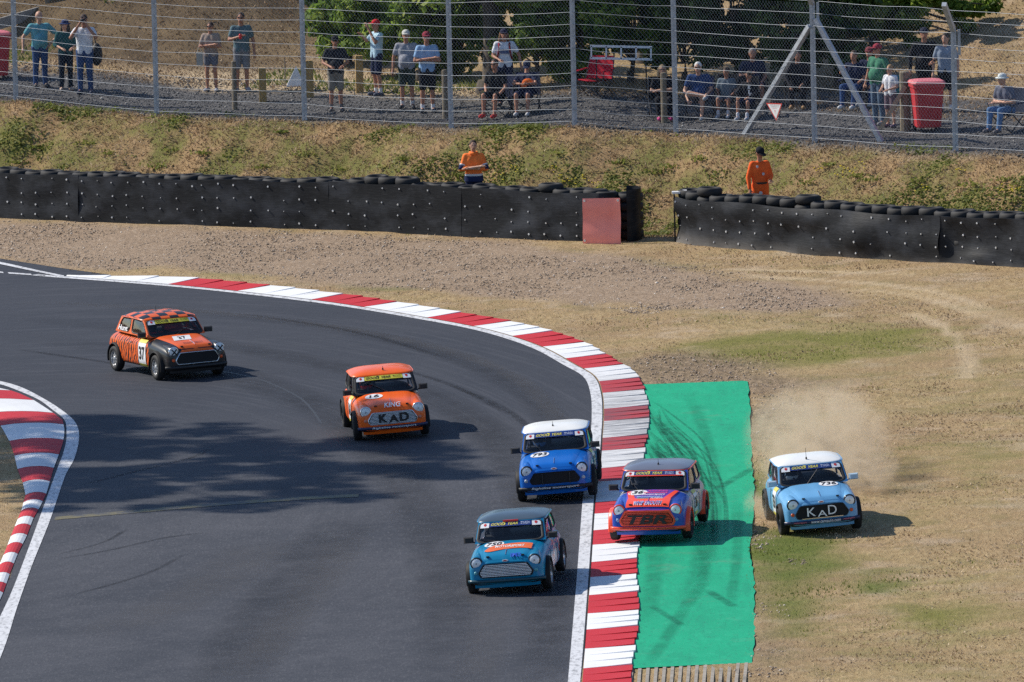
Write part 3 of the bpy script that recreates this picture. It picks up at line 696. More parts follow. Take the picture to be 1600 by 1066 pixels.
o = mb.build('end_belt', M_BELT, br); o.location = (pR[0] - invR[0] - 0.01, pR[1] - invR[1], pR[2] - invR[2])
# red sheet fixed over the wall end
a = un0(911, 380.5); bq = un0(970, 380); d = np.array([bq[0] - a[0], bq[1] - a[1]]); w = np.linalg.norm(d); d /= w
mb = MB()
def rs_(u, v):
    k = 0.03 * math.sin(3.2 * u + 2.0 * v) + 0.015 * math.sin(9 * v)
    return (d[0] * u * w * (1 - 0.03 * v) + 0.02 * v + d[1] * k, d[1] * u * w - 0.10 - k - 0.02 * (1 - v), 0.01 + v * 0.98 * (1 + 0.02 * u))
mb.grid(rs_, np.linspace(0, 1, 9), np.linspace(0, 1, 13)); k = len(mb.v)
mb.grid(lambda u, v: (rs_(u, v)[0], rs_(u, v)[1] + 0.008, rs_(u, v)[2]), np.linspace(0, 1, 9), np.linspace(0, 1, 13))
rp = mb.build('red_panel', M_RED, None, True, loc=(a[0], a[1], a[2])); tag(rp, 'faded red sheet hung on the end of the black tyre wall', 'panel')
rb = MB()
for u, v in ((0.05, 0.95), (0.94, 0.95), (0.05, 0.07)):
    p = Vector(rs_(u, v)); rb.tube([p, p + Vector((0, -0.03, 0))], 0.025, 8)
tag(rb.build('bolts', M_BOLT, rp), kind='stuff')
# a small white board lying on the start of the right wall
p = un0(1064, 379); mb = MB(); mb.box((0, 0.25, 0), (0.34, 0.2, 0.04)); mb.box((0.1, 0.25, 0.03), (0.1, 0.16, 0.03))
tag(mb.build('white_board', flat('white_plastic', (0.75, 0.76, 0.78), 0.5), None, loc=(p[0], p[1], p[2] + 1.06)), 'small white board lying on the tyres beside the gap', 'board')

# ------------------------------------------------------------------ catch fence
M_GALV = flat('galvanised_steel', (0.42, 0.45, 0.50), 0.5, 0.35, var=0.2, nscale=8)
M_WIRE = flat('fence_wire', (0.30, 0.33, 0.38), 0.5, 0.5, var=0.1)
FP = []
for p in FENCE_PX:
    q = at_depth(*p, 245.0)
    for _ in range(5): q = at_depth(*p, float(bar_y(q[0])) + 6.5)
    FP.append(Vector((q[0], q[1], gz(q[0], q[1]))))
FP = [FP[0] + (FP[0] - FP[1])] + FP + [FP[-1] + (FP[-1] - FP[-2]) * 1.0]
FHT = [3.9] * 7 + [3.05, 2.62, 2.62]
o0 = FP[4]
fence = empty('catch_fence', o0); tag(fence, 'tall steel catch fence of posts, wires and chain link along the bank', 'fence')
for i, (p, h) in enumerate(zip(FP, FHT)):
    q = p - o0; mb = MB(); w = 0.115
    # H-shaped rolled post
    mb.box(q + Vector((0, -0.05, h / 2 - 0.15)), (w, 0.012, h + 0.3)); mb.box(q + Vector((0, 0.05, h / 2 - 0.15)), (w, 0.012, h + 0.3)); mb.box(q + Vector((0, 0, h / 2 - 0.15)), (0.014, 0.088, h + 0.3))
    po = mb.build('post', M_GALV, fence)
    if i >= 7:
        a = MB(); a.bar(q + Vector((0, 0, h - 0.03)), q + Vector((-0.22, -0.75, h + 0.62)), 0.10, 0.10); a.build('overhang_arm', M_GALV, po)
        a = MB(); a.box(q + Vector((0.12, 0.03, h - 0.28)), (0.06, 0.06, 0.55)); a.build('bracket', M_GALV, po)
k7 = FP[7]
for (u, v, top, side) in ((1160, 209, 2.55, -0.06), (1380, 221, 2.7, 0.07)):
    q = un(u, v); mb = MB(); aa = k7 - o0 + Vector((side, -0.06, top)); bb = Vector(q) - o0 + Vector((0, 0, -0.1))
    mb.bar(aa, bb, 0.10, 0.10); mb.build('brace', M_GALV, fence)
# strained wires, sagging a little
nw = 12
for k in range(nw):
    h = 0.10 + k * 0.272; pts = []
    for i in range(len(FP) - 1):
        a = FP[i] - o0; bb = FP[i + 1] - o0
        if h > 2.55 and i >= 8: h2 = 2.55 + (h - 2.55) * 0.9
        else: h2 = h
        for t in (0, 0.25, 0.5, 0.75):
            sg = 0.02 * math.sin(math.pi * t) * (1 + math.sin(k * 5 + i * 3)) + 0.008 * math.sin(17 * t + k + i)
            pts.append(a.lerp(bb, t) + Vector((0, -0.07, h2 - sg)))
    pts.append(FP[-1] - o0 + Vector((0, -0.07, h)))
    mb = MB(); mb.tube(pts, 0.0045, 5, caps=False); mb.build('wire', M_WIRE, fence, True)
# chain link: diagonal wires woven across every bay
mb = MB(); V = []; F = []
pitch = 0.098; r = 0.0019
def net(A, B, h0, h1):
    L = (B - A).length; d = (B - A) / L; n = int(L / pitch); Hh = h1 - h0
    for s in (1, -1):
        i = -int(Hh / pitch) - 2
        while i * pitch < L + Hh + pitch:
            x0 = i * pitch; x1 = x0 + s * Hh; za, zb = h0, h1; xa, xb = x0, x1
            # clip to the bay
            def clip(xa, za, xb, zb):
                lo, hi = 0.0, 1.0
                dx = xb - xa
                if abs(dx) < 1e-9: return None
                t0, t1 = (0 - xa) / dx, (L - xa) / dx
                if t0 > t1: t0, t1 = t1, t0
                lo = max(lo, t0); hi = min(hi, t1)
                if lo >= hi: return None
                return (xa + dx * lo, za + (zb - za) * lo, xa + dx * hi, za + (zb - za) * hi)
            c = clip(xa, za, xb, zb)
            if c:
                off = 0.003 * s
                p = A + d * c[0]; q = A + d * c[2]
                P0 = Vector((p.x, p.y - 0.065 + off, A.z + (B.z - A.z) * c[0] / L + c[1])); P1 = Vector((q.x, q.y - 0.065 + off, A.z + (B.z - A.z) * c[2] / L + c[3]))
                e = (P1 - P0).normalized(); nx = Vector((0, 1, 0)).cross(e).normalized() * r; ny = Vector((0, r, 0)); b0 = len(V)
                for Pq in (P0, P1): V.extend([Pq + nx, Pq - nx * 0.5 + ny * 0.87, Pq - nx * 0.5 - ny * 0.87])
                for j in range(3): F.append((b0 + j, b0 + (j + 1) % 3, b0 + 3 + (j + 1) % 3, b0 + 3 + j))
            i += 1
for i in range(len(FP) - 1): net(FP[i] - o0, FP[i + 1] - o0, 0.03, 3.05 if i < 8 else 2.9)
mb.add(V, F); tag(mb.build('chain_link', M_WIRE, fence, fix=False), kind='stuff')
# triangular warning sign wired to the fence
def px_on_fence(u, v):
    q = at_depth(u, v, 243.0)
    for _ in range(5): q = at_depth(u, v, float(np.interp(q[0], [p.x for p in FP], [p.y for p in FP])) - 0.10)
    return Vector(q)
a, b_, c_ = px_on_fence(1197, 161), px_on_fence(1222, 162), px_on_fence(1213, 189); ctr = (a + b_ + c_) / 3
def tri(s, y): return [ctr + (p - ctr) * s - ctr + Vector((0, y, 0)) for p in (a, b_, c_)]
mb = MB(); mb.add(tri(1.0, 0) + tri(1.0, 0.012), [(0, 1, 2), (5, 4, 3), (0, 3, 4, 1), (1, 4, 5, 2), (2, 5, 3, 0)])
sg = mb.build('warning_sign', flat('sign_red', (0.55, 0.06, 0.05), 0.5), None, loc=ctr); tag(sg, 'small triangular red and white warning sign wired to the fence', 'sign')
mb = MB(); mb.add(tri(0.82, -0.003), [(0, 1, 2)]); mb.build('sign_face', flat('sign_white', (0.75, 0.75, 0.75), 0.5), sg)

# ------------------------------------------------------------------ text meshes
def text2d(s, w, h, shear=0.0, bold=0.0, spacing=1.0):
    cu = bpy.data.curves.new('txt', 'FONT'); cu.body = s; cu.size = 1.0; cu.shear = shear; cu.offset = bold; cu.space_character = spacing
    cu.resolution_u = 3; cu.fill_mode = 'FRONT'
    ob = bpy.data.objects.new('txt', cu); me = bpy.data.meshes.new_from_object(ob)
    V = np.array([v.co[:2] for v in me.vertices]); F = [tuple(p.vertices) for p in me.polygons]
    bpy.data.objects.remove(ob); bpy.data.curves.remove(cu); bpy.data.meshes.remove(me)
    lo, hi = V.min(0), V.max(0); V = (V - (lo + hi) / 2) / (hi - lo); return V * np.array([w, h]), F
def lettering(s, w, h, fn, mat, parent, shear=0.0, bold=0.0, name='lettering', spacing=1.0):
    V, F = text2d(s, w, h, shear, bold, spacing); mb = MB(); mb.add([fn(a, b) for a, b in V], F)
    return mb.build(name, mat, parent, fix=False)
M_INK = flat('black_ink', (0.012, 0.012, 0.016), 0.5); M_WHITE = flat('white_vinyl', (0.78, 0.79, 0.82), 0.4); M_REDV = flat('red_vinyl', (0.62, 0.03, 0.03), 0.4)
bx = (b_ - a)
for j, (txt, ww, hh, dz, mm) in enumerate((('MOTOR SPORT', 0.20, 0.022, 0.085, M_INK), ('IS DANGEROUS', 0.17, 0.02, 0.05, M_INK), ('NO ENTRY', 0.10, 0.02, 0.015, M_REDV), ('!', 0.02, 0.07, -0.055, M_REDV))):
    lettering(txt, ww, hh, lambda p, q: (p + 0.002, -0.006 + p * bx.y / max(0.01, bx.x), q + dz + p * bx.z / bx.x), mm, sg)

# ------------------------------------------------------------------ posts, bins, rail, ladder and board by the spectators
M_WOOD = flat('weathered_timber', (0.20, 0.165, 0.12), 0.85, var=0.35, nscale=12); M_WOODY = flat('yellow_timber', (0.36, 0.235, 0.085), 0.8, var=0.3, nscale=10)
def timber_post(u, v, h, w, mat, label, grp, round_=False):
    q = un(u, v); mb = MB()
    if round_:
        mb.lathe([(w / 2 * 1.03, -0.15), (w / 2, 0.05), (w / 2 * 0.97, h * 0.6), (w / 2 * 0.95, h - 0.02), (w / 2 * 0.8, h)], 10, 'z')
    else:
        mb.lathe([(w * 0.707, -0.15), (w * 0.70, h - 0.03), (w * 0.6, h)], 4, 'z'); 
    o = mb.build('timber_post', mat, None, loc=Vector(q)); 
    if not round_: o.rotation_euler = (0, 0, math.radians(45 + random.uniform(-8, 8)))
    tag(o, label, 'post', grp); return o
timber_post(411, 160, 0.80, 0.17, M_WOODY, 'square yellow timber post beside the man in grey shorts', 'timber posts by the fence')
timber_post(484, 152, 0.85, 0.17, M_WOODY, 'square yellow timber post right of the white folded board', 'timber posts by the fence')
timber_post(562, 145, 0.86, 0.17, M_WOODY, 'square yellow timber post left of the man in the red cap', 'timber posts by the fence')
timber_post(367, 172, 1.12, 0.12, M_WOOD, 'round grey timber post in front of the couple in shorts', 'timber posts by the fence', True)
timber_post(696, 185, 1.10, 0.13, M_WOOD, 'round grey timber post hard against a fence post, beside the man with crossed arms', 'timber posts by the fence', True)
timber_post(1038, 192, 1.12, 0.14, M_WOOD, 'round grey timber post in front of the fair haired woman', 'timber posts by the fence', True)
sp = timber_post(1415, 204, 1.30, 0.24, M_WOOD, 'thick grey timber post with a slanting strut left of the red bin', 'timber posts by the fence', True)
mb = MB(); q = un(1370, 208) - np.array(sp.location); mb.bar((0.0, -0.12, 0.98), (q[0], q[1] - 0.0, q[2] - 0.05), 0.09, 0.09); mb.build('strut', flat('pale_timber', (0.36, 0.30, 0.21), 0.8), sp)

M_BIN = flat('red_bin_plastic', (0.52, 0.035, 0.045), 0.5, var=0.12); M_LID = flat('pink_faded_lid', (0.66, 0.17, 0.19), 0.5, var=0.1); M_BLK = flat('black_plastic', (0.015, 0.015, 0.018), 0.6)
def bin_(u, v, label, h=1.08, w=0.66, rz=0.2):
    q = un(u, v); r = empty('wheelie_bin', Vector(q), rz); tag(r, label, 'bin', 'red bins by the fence')
    mb = MB()
    def ring(z, sx, sy): return [(sx * x, sy * y, z) for x, y in ((-1, -0.85), (-0.85, -1), (0.85, -1), (1, -0.85), (1, 0.85), (0.85, 1), (-0.85, 1), (-1, 0.85))]
    rings = [ring(0.10, w * 0.38, w * 0.38), ring(0.12, w * 0.40, w * 0.40), ring(h * 0.86, w * 0.49, w * 0.49), ring(h * 0.87, w * 0.53, w * 0.53), ring(h * 0.93, w * 0.53, w * 0.53)]
    V = [p for rg in rings for p in rg]; F = [(8 * i + j, 8 * i + (j + 1) % 8, 8 * i + 8 + (j + 1) % 8, 8 * i + 8 + j) for i in range(len(rings) - 1) for j in range(8)]
    F += [tuple(range(7, -1, -1)), tuple(range(32, 40))]; mb.add(V, F); body = mb.build('bin_body', M_BIN, r)
    mb = MB()
    for i in range(3): mb.box((-0.2 + 0.2 * i, -w * 0.455, h * 0.45), (0.03, 0.02, h * 0.6))
    mb.build('rib', M_BIN, body)
    mb = MB(); lid = [ring(h * 0.935, w * 0.55, w * 0.55), ring(h * 0.96, w * 0.56, w * 0.57), ring(h * 1.0, w * 0.50, w * 0.5), ring(h * 1.02, w * 0.3, w * 0.3)]
    V = [p for rg in lid for p in rg]; F = [(8 * i + j, 8 * i + (j + 1) % 8, 8 * i + 8 + (j + 1) % 8, 8 * i + 8 + j) for i in range(3) for j in range(8)] + [tuple(range(7, -1, -1)), tuple(range(24, 32))]
    mb.add(V, F); mb.build('lid', M_LID, r)
    for s in (-1, 1):
        mb = MB(); mb.lathe([(0.10, s * 0.0), (0.10, s * 0.05)], 14, 'x', (s * w * 0.30, w * 0.42, 0.10)); mb.build('wheel', M_BLK, r)
    mb = MB(); mb.tube([(-w * 0.45, w * 0.58, h * 0.92), (w * 0.45, w * 0.58, h * 0.92)], 0.02, 8); mb.build('handle', M_BLK, r); return r
bin_(1449, 205, 'red wheelie bin with pink lid in front of the two standing men', 1.12, 0.66, 0.15)
bin_(-6, 124, 'red wheelie bin cut by the left edge behind the fence', 1.12, 0.62, 0.25)

M_ALU = flat('pale_aluminium', (0.82, 0.84, 0.88), 0.5, 0.0)
q = un(905, 150); d0 = q[1]
l0, l1, l2 = Vector(at_depth(922, 91, d0)), Vector(at_depth(1019, 93, d0)), Vector(at_depth(922, 72, d0))
ld = empty('ladder', l0); tag(ld, 'pale aluminium ladder lying on its side before the dark hedge', 'ladder')
ux = l1 - l0; uz = l2 - l0
for t in (0.0, 1.0):
    mb = MB(); mb.bar(uz * t, uz * t + ux, 0.03, 0.05); mb.build('side_rail', M_ALU, ld)
for i in range(5):
    mb = MB(); mb.bar(ux * (0.02 + 0.24 * i), ux * (0.02 + 0.24 * i) + uz, 0.035, 0.03, up=(0, 1, 0)); mb.build('rung', M_ALU, ld)
for t in (0.1, 0.9):
    p = l0 + ux * t; g = gz(p.x, p.y) - l0.z; mb = MB(); mb.bar((ux * t).to_tuple(), (ux.x * t, ux.y * t + 0.1, g - 0.05), 0.03, 0.03); mb.build('stand_leg', M_BLK, ld)
# folded white board standing like a tent
q = un(462, 134); mb = MB(); w = 0.21
mb.add([(-w, -0.18, 0), (w, -0.18, 0), (0.02, 0.0, 0.46), (-w, 0.18, 0), (w, 0.18, 0)], [(0, 1, 2), (4, 3, 2), (0, 2, 3), (1, 4, 2)])
tb = mb.build('folded_board', M_WHITE, None, loc=Vector(q)); tag(tb, 'white peaked board standing on the grass by the timber posts', 'board')
mb = MB(); mb.tube([(-0.24, -0.05, 0.0), (-0.24, -0.05, 0.62)], 0.015, 6); mb.build('stake', M_WOOD, tb)
# grey rail up the mound at top left
rl = empty('timber_rail', Vector(un(-10, 62))); tag(rl, 'long grey timber rail climbing the mound behind the spectators', 'rail')
r0v = Vector(rl.location); dd = r0v.y
M_RAIL = flat('grey_boards', (0.28, 0.27, 0.255), 0.85, var=0.3, nscale=14)
pa, pb = Vector(at_depth(-10, 40, dd)) - r0v, Vector(at_depth(196, -8, dd + 2.2)) - r0v
for k, (o_, hh) in enumerate(((0.0, 0.26),)):
    mb = MB(); mb.bar(pa + Vector((0, 0, o_)), pb + Vector((0, 0, o_ + 0.2)), 0.06, hh); mb.build('rail_board', M_RAIL, rl)
for (u, w_) in ((75, 0.16), (137, 0.12)):
    t = (u + 10) / 206; p = pa.lerp(pb, t); mb = MB(); g = gz(p.x + r0v.x, p.y + r0v.y) - r0v.z
    mb.bar((p.x, p.y - 0.09, g - 0.3), (p.x, p.y - 0.09, p.z + 0.9), w_, w_ * 0.8); mb.build('rail_post', M_WOOD, rl)

# ------------------------------------------------------------------ the race cars
# local frame of a car: +X forward, +Y its left, Z up, origin on the ground midway between the axles
def pchip(xs, ys, x):
    xs = np.asarray(xs, float); ys = np.asarray(ys, float); h = np.diff(xs); d = np.diff(ys) / h; m_ = np.zeros(len(xs))
    for i in range(1, len(xs) - 1):
        if d[i - 1] * d[i] > 0:
            w1 = 2 * h[i] + h[i - 1]; w2 = h[i] + 2 * h[i - 1]; m_[i] = (w1 + w2) / (w1 / d[i - 1] + w2 / d[i])
    m_[0] = d[0]; m_[-1] = d[-1]; x = np.clip(x, xs[0], xs[-1]); k = np.clip(np.searchsorted(xs, x) - 1, 0, len(h) - 1)
    t = (x - xs[k]) / h[k]; return (2 * t ** 3 - 3 * t ** 2 + 1) * ys[k] + (t ** 3 - 2 * t ** 2 + t) * h[k] * m_[k] + (-2 * t ** 3 + 3 * t ** 2) * ys[k + 1] + (t ** 3 - t ** 2) * h[k] * m_[k + 1]
STX = [-1.515, -1.50, -1.45, -1.36, -1.22, -1.05, -0.6, 0.0, 0.58, 0.9, 1.15, 1.32, 1.42, 1.475, 1.505, 1.52]
STW = [0.50, 0.55, 0.595, 0.63, 0.65, 0.665, 0.675, 0.672, 0.665, 0.66, 0.655, 0.645, 0.63, 0.605, 0.57, 0.53]
STB = [0.36, 0.30, 0.24, 0.20, 0.18, 0.17, 0.165, 0.165, 0.165, 0.165, 0.165, 0.17, 0.18, 0.20, 0.22, 0.245]
STT = [0.52, 0.60, 0.69, 0.755, 0.795, 0.815, 0.82, 0.815, 0.80, 0.765, 0.730, 0.700, 0.672, 0.640, 0.605, 0.565]
def sec(x): return float(pchip(STX, STW, x)), float(pchip(STX, STB, x)), float(pchip(STX, STT, x))
NU, NL = 3.6, 6.0
def top_z(x, y):
    w, zb, zt = sec(x); zm = zb + 0.5 * (zt - zb); c = min(1.0, abs(y) / w) ** (NU / 2); s = math.sqrt(max(0.0, 1 - c * c)); return zm + (zt - zm) * s ** (2 / NU)
def side_y(x, z):
    w, zb, zt = sec(x); zm = zb + 0.5 * (zt - zb); n = NU if z > zm else NL; s = min(1.0, abs(z - zm) / ((zt - zm) if z > zm else (zm - zb)) ) ** (n / 2)
    return w * math.sqrt(max(0.0, 1 - s * s)) ** (2 / n)
AX, WR = 1.018, 0.25
def body_mesh():
    xs = np.concatenate([np.linspace(-1.515, -1.2, 10), np.linspace(-1.1, 1.1, 24), np.linspace(1.18, 1.52, 14)]); n = 56; mb = MB(); V = []
    for x in xs:
        w, zb, zt = sec(x); zm = zb + 0.5 * (zt - zb)
        for j in range(n):
            t = 2 * math.pi * j / n; c, s = math.cos(t), math.sin(t); e = NU if s >= 0 else NL
            V.append((x, w * math.copysign(abs(c) ** (2 / e), c), zm + (zt - zm if s >= 0 else zm - zb) * math.copysign(abs(s) ** (2 / e), s)))
    F = [(i * n + j, i * n + (j + 1) % n, (i + 1) * n + (j + 1) % n, (i + 1) * n + j) for i in range(len(xs) - 1) for j in range(n)]
    F += [tuple(range(n - 1, -1, -1)), tuple((len(xs) - 1) * n + j for j in range(n))]
    mb.add(V, F); ob = link('tmp_body', mb.mesh('tmp_body', M_BLK)); cut = []
    for ax in (-AX, AX):
        for s in (-1, 1):
            c = MB(); c.lathe([(0.285, s * 0.44), (0.285, s * 0.9)], 28, 'y', (ax, 0, 0.255)); co = c.build('tmp_cut', M_BLK); cut.append(co)
            md = ob.modifiers.new('b', 'BOOLEAN'); md.operation = 'DIFFERENCE'; md.solver = 'EXACT'; md.object = co
    bpy.context.view_layer.update(); dg = bpy.context.evaluated_depsgraph_get()
    me = bpy.data.meshes.new_from_object(ob.evaluated_get(dg)); 
    for o in [ob] + cut: bpy.data.objects.remove(o)
    mi = []
    for p in me.polygons:
        c = p.center; k = 0
        for ax in (-AX, AX):
            if math.hypot(c.x - ax, c.z - 0.255) < 0.292 and abs(c.y) < 0.668 and (abs(p.normal.y) < 0.5 or abs(c.y) < 0.46): k = 1
        if p.normal.z > 0.6 and c.z > 0.76 and -1.06 < c.x < 0.555: k = 1
        if p.normal.z < -0.7: k = 1
        if k == 0 and c.x > 0.60: k = 2
        mi.append(k)
    me.materials.clear()
    return me, mi
BODY, BODY_MI = body_mesh()

# cabin surfaces
def bil(p, bulge):
    p = [Vector(q) for q in p]; bulge = Vector(bulge)
    def P(u, v):
        a = p[0].lerp(p[1], u).lerp(p[3].lerp(p[2], u), v); return a + bulge * (1 - (2 * u - 1) ** 2) * (1 - 0.5 * (2 * v - 1) ** 2)
    return P
PATCH = {
    'windscreen': (bil([(0.565, -0.612, 0.785), (0.565, 0.612, 0.785), (0.245, 0.560, 1.105), (0.245, -0.560, 1.105)], (0.065, 0, 0.01)), (0.030, 0.030, 0.035, 0.015), 0.11),
    'rear_window': (bil([(-1.085, 0.61, 0.80), (-1.085, -0.61, 0.80), (-0.875, -0.555, 1.105), (-0.875, 0.555, 1.105)], (-0.06, 0, 0)), (0.16, 0.16, 0.18, 0.10), 0.16),
}
for s, nm in ((1, 'l'), (-1, 'r')):
    A0, A1, B0, B1, C0, C1 = (0.565, s * 0.612, 0.785), (0.245, s * 0.560, 1.105), (-0.30, s * 0.640, 0.80), (-0.27, s * 0.572, 1.125), (-1.085, s * 0.61, 0.80), (-0.875, s * 0.555, 1.105)
    PATCH['door_window_' + nm] = (bil([A0, B0, B1, A1] if s > 0 else [B0, A0, A1, B1], (0, s * 0.012, 0)), (0.09, 0.06, 0.10, 0.07) if s > 0 else (0.06, 0.09, 0.10, 0.07), 0.12)
    PATCH['quarter_window_' + nm] = (bil([B0, C0, C1, B1] if s > 0 else [C0, B0, B1, C1], (0, s * 0.012, 0)), (0.07, 0.17, 0.13, 0.08) if s > 0 else (0.17, 0.07, 0.13, 0.08), 0.14)
def rrect(mar, rad, n=6):
    l, r, b, t = mar; x0, x1, y0, y1 = l, 1 - r, b, 1 - t; P = []
    ry = min(rad * 1.6, (y1 - y0) * 0.45); rx = min(rad, (x1 - x0) * 0.4)
    for cx, cy, a0 in ((x1 - rx, y1 - ry, 0), (x0 + rx, y1 - ry, 90), (x0 + rx, y0 + ry, 180), (x1 - rx, y0 + ry, 270)):
        for i in range(n + 1):
            a = math.radians(a0 + 90 * i / n); P.append((cx + rx * math.cos(a), cy + ry * math.sin(a)))
    out = []
    for cx, cy in ((1, 1), (0, 1), (0, 0), (1, 0)):
        for i in range(n + 1):
            k = i / n
            if (cx, cy) == (1, 1): q = (1, 0.6 + 0.8 * k) if k <= 0.5 else (1.4 - 0.8 * k, 1)
            elif (cx, cy) == (0, 1): q = (0.4 - 0.8 * k, 1) if k <= 0.5 else (0, 1.4 - 0.8 * k)
            elif (cx, cy) == (0, 0): q = (0, 0.4 - 0.8 * k) if k <= 0.5 else (-0.4 + 0.8 * k, 0)
            else: q = (0.6 + 0.8 * k, 0) if k <= 0.5 else (1, -0.4 + 0.8 * k)
            out.append((min(1, max(0, q[0])), min(1, max(0, q[1]))))
    return P, out
def cabin_meshes(pillar):
    fr = MB(); panes = {}; seals = {}
    for nm, (P, mar, rad) in PATCH.items():
        a, bq = rrect(mar, rad); n = len(a); nrm = (P(0.55, 0.5) - P(0.45, 0.5)).cross(P(0.5, 0.55) - P(0.5, 0.45)).normalized()
        mid = [((x + p) / 2, (y + q) / 2) for (x, y), (p, q) in zip(a, bq)]
        V = [P(u, v) for u, v in bq] + [P(u, v) for u, v in mid] + [P(u, v) for u, v in a] + [P(u, v) - nrm * 0.025 for u, v in a]
        F = [(k * n + i, k * n + (i + 1) % n, (k + 1) * n + (i + 1) % n, (k + 1) * n + i) for k in range(3) for i in range(n)]
        fr.add(V, F)
        sm = MB(); c = ((mar[0] + 1 - mar[1]) / 2, (mar[2] + 1 - mar[3]) / 2)
        inn = [(c[0] + (u - c[0]) * 0.95, c[1] + (v - c[1]) * 0.89) for u, v in a]; ou = [(c[0] + (u - c[0]) * 1.03, c[1] + (v - c[1]) * 1.06) for u, v in a]
        V = [P(u, v) + nrm * 0.004 for u, v in ou] + [P(u, v) + nrm * 0.010 for u, v in a] + [P(u, v) - nrm * 0.004 for u, v in inn]
        sm.add(V, [(k * n + i, k * n + (i + 1) % n, (k + 1) * n + (i + 1) % n, (k + 1) * n + i) for k in range(2) for i in range(n)]); seals[nm] = sm
        pm = MB(); gl = [(c[0] + (u - c[0]) * 0.985, c[1] + (v - c[1]) * 0.97) for u, v in a]
        ks_ = (1.0, 0.75, 0.5, 0.25); V = [P(c[0] + (u - c[0]) * k, c[1] + (v - c[1]) * k) - nrm * 0.008 for k in ks_ for u, v in gl] + [P(*c) - nrm * 0.008]
        F = [(k * n + i, k * n + (i + 1) % n, (k + 1) * n + (i + 1) % n, (k + 1) * n + i) for k in range(3) for i in range(n)] + [(3 * n + i, 3 * n + (i + 1) % n, 4 * n) for i in range(n)]
        pm.add(V, F); panes[nm] = pm
    return fr, panes, seals
CABIN = cabin_meshes(None)

def roof_fn(rho, phi):
    c, s = math.cos(phi), math.sin(phi); e = 6.5
    x = -0.315 + 0.585 * rho * math.copysign(abs(c) ** (2 / e), c); y = 0.585 * rho * math.copysign(abs(s) ** (2 / e), s)
    ze = 1.118 + 0.02 * (1 - ((x + 0.3) / 0.6) ** 2)
    z = ze + 0.075 * (1 - min(1, rho) ** 3.6) - 0.0
    return (x, y, z)
def roof_mesh(mat):
    mb = MB(); n = 48; rs = [0.02, 0.2, 0.4, 0.55, 0.7, 0.8, 0.87, 0.93, 0.97, 1.0, 1.02]; V = []
    for r in rs:
        for j in range(n):
            p = roof_fn(r, 2 * math.pi * j / n); 
            if r > 1: p = (p[0], p[1], p[2] - 0.022)
            V.append(p)
    F = [(i * n + j, i * n + (j + 1) % n, (i + 1) * n + (j + 1) % n, (i + 1) * n + j) for i in range(len(rs) - 1) for j in range(n)] + [tuple(range(n))]
    mb.add(V, F); me = mb.mesh('roof', mat, True); return me
GRILLE = [(-0.345, 0.548), (0.345, 0.548), (0.375, 0.535), (0.452, 0.425), (0.455, 0.395), (0.425, 0.345), (0.39, 0.335), (-0.39, 0.335), (-0.425, 0.345), (-0.455, 0.395), (-0.452, 0.425), (-0.375, 0.535)]
def g_half(z):
    zs = [0.335, 0.345, 0.395, 0.425, 0.535, 0.548]; return float(np.interp(z, zs, [0.39, 0.425, 0.455, 0.452, 0.375, 0.345]))
FXF = 1.528                      # front face of the car
def fmap(a, b_): return (FXF + 0.004, a, b_)
def bonnet_map(lift=0.022):
    def f(a, b_):
        x = b_; y = a; return (x, y, top_z(min(x, 1.5), y) + lift)
    return f
WS = PATCH['windscreen'][0]; WSN = (WS(0.55, 0.5) - WS(0.45, 0.5)).cross(WS(0.5, 0.55) - WS(0.5, 0.45)).normalized()
def ws_map(a, b_, off=0.006): return tuple(WS(0.5 + a, b_) + WSN * off)

M_TYRE2 = flat('race_tyre_rubber', (0.010, 0.010, 0.012), 0.75, var=0.3, nscale=20)
M_RIM = flat('alloy_rim', (0.50, 0.51, 0.53), 0.3, 0.7); M_RIMD = flat('dark_rim', (0.05, 0.05, 0.055), 0.4, 0.5)
M_SILV = flat('silver_slat', (0.84, 0.86, 0.92), 0.35, 0.1); M_DARK = flat('dark_opening', (0.006, 0.006, 0.008), 0.8)
M_LENS = flat('headlight_glass', (0.80, 0.82, 0.84), 0.25, 0.0, 0.5, 0.1, 40); M_BULB = flat('headlight_centre', (0.40, 0.40, 0.42), 0.2, 0.3)
M_CHROME = flat('chrome', (0.75, 0.76, 0.78), 0.15, 0.9); M_INT = flat('dark_interior', (0.018, 0.018, 0.022), 0.9)
M_CAGE = flat('roll_cage_paint', (0.30, 0.31, 0.34), 0.5); M_GLS = M_glass('windscreen_glass', 0.92, 0.06); M_GLS2 = M_glass('side_glass', 0.75, 0.22)
M_SEAL = flat('window_rubber', (0.012, 0.012, 0.014), 0.6)
M_YLW = flat('yellow_banner', (0.62, 0.56, 0.06), 0.4); M_NAVY = flat('navy_banner', (0.018, 0.045, 0.20), 0.4); M_GOLD = flat('gold_letters', (0.70, 0.62, 0.10), 0.4)
M_PALE = flat('pale_letters', (0.62, 0.68, 0.80), 0.4)

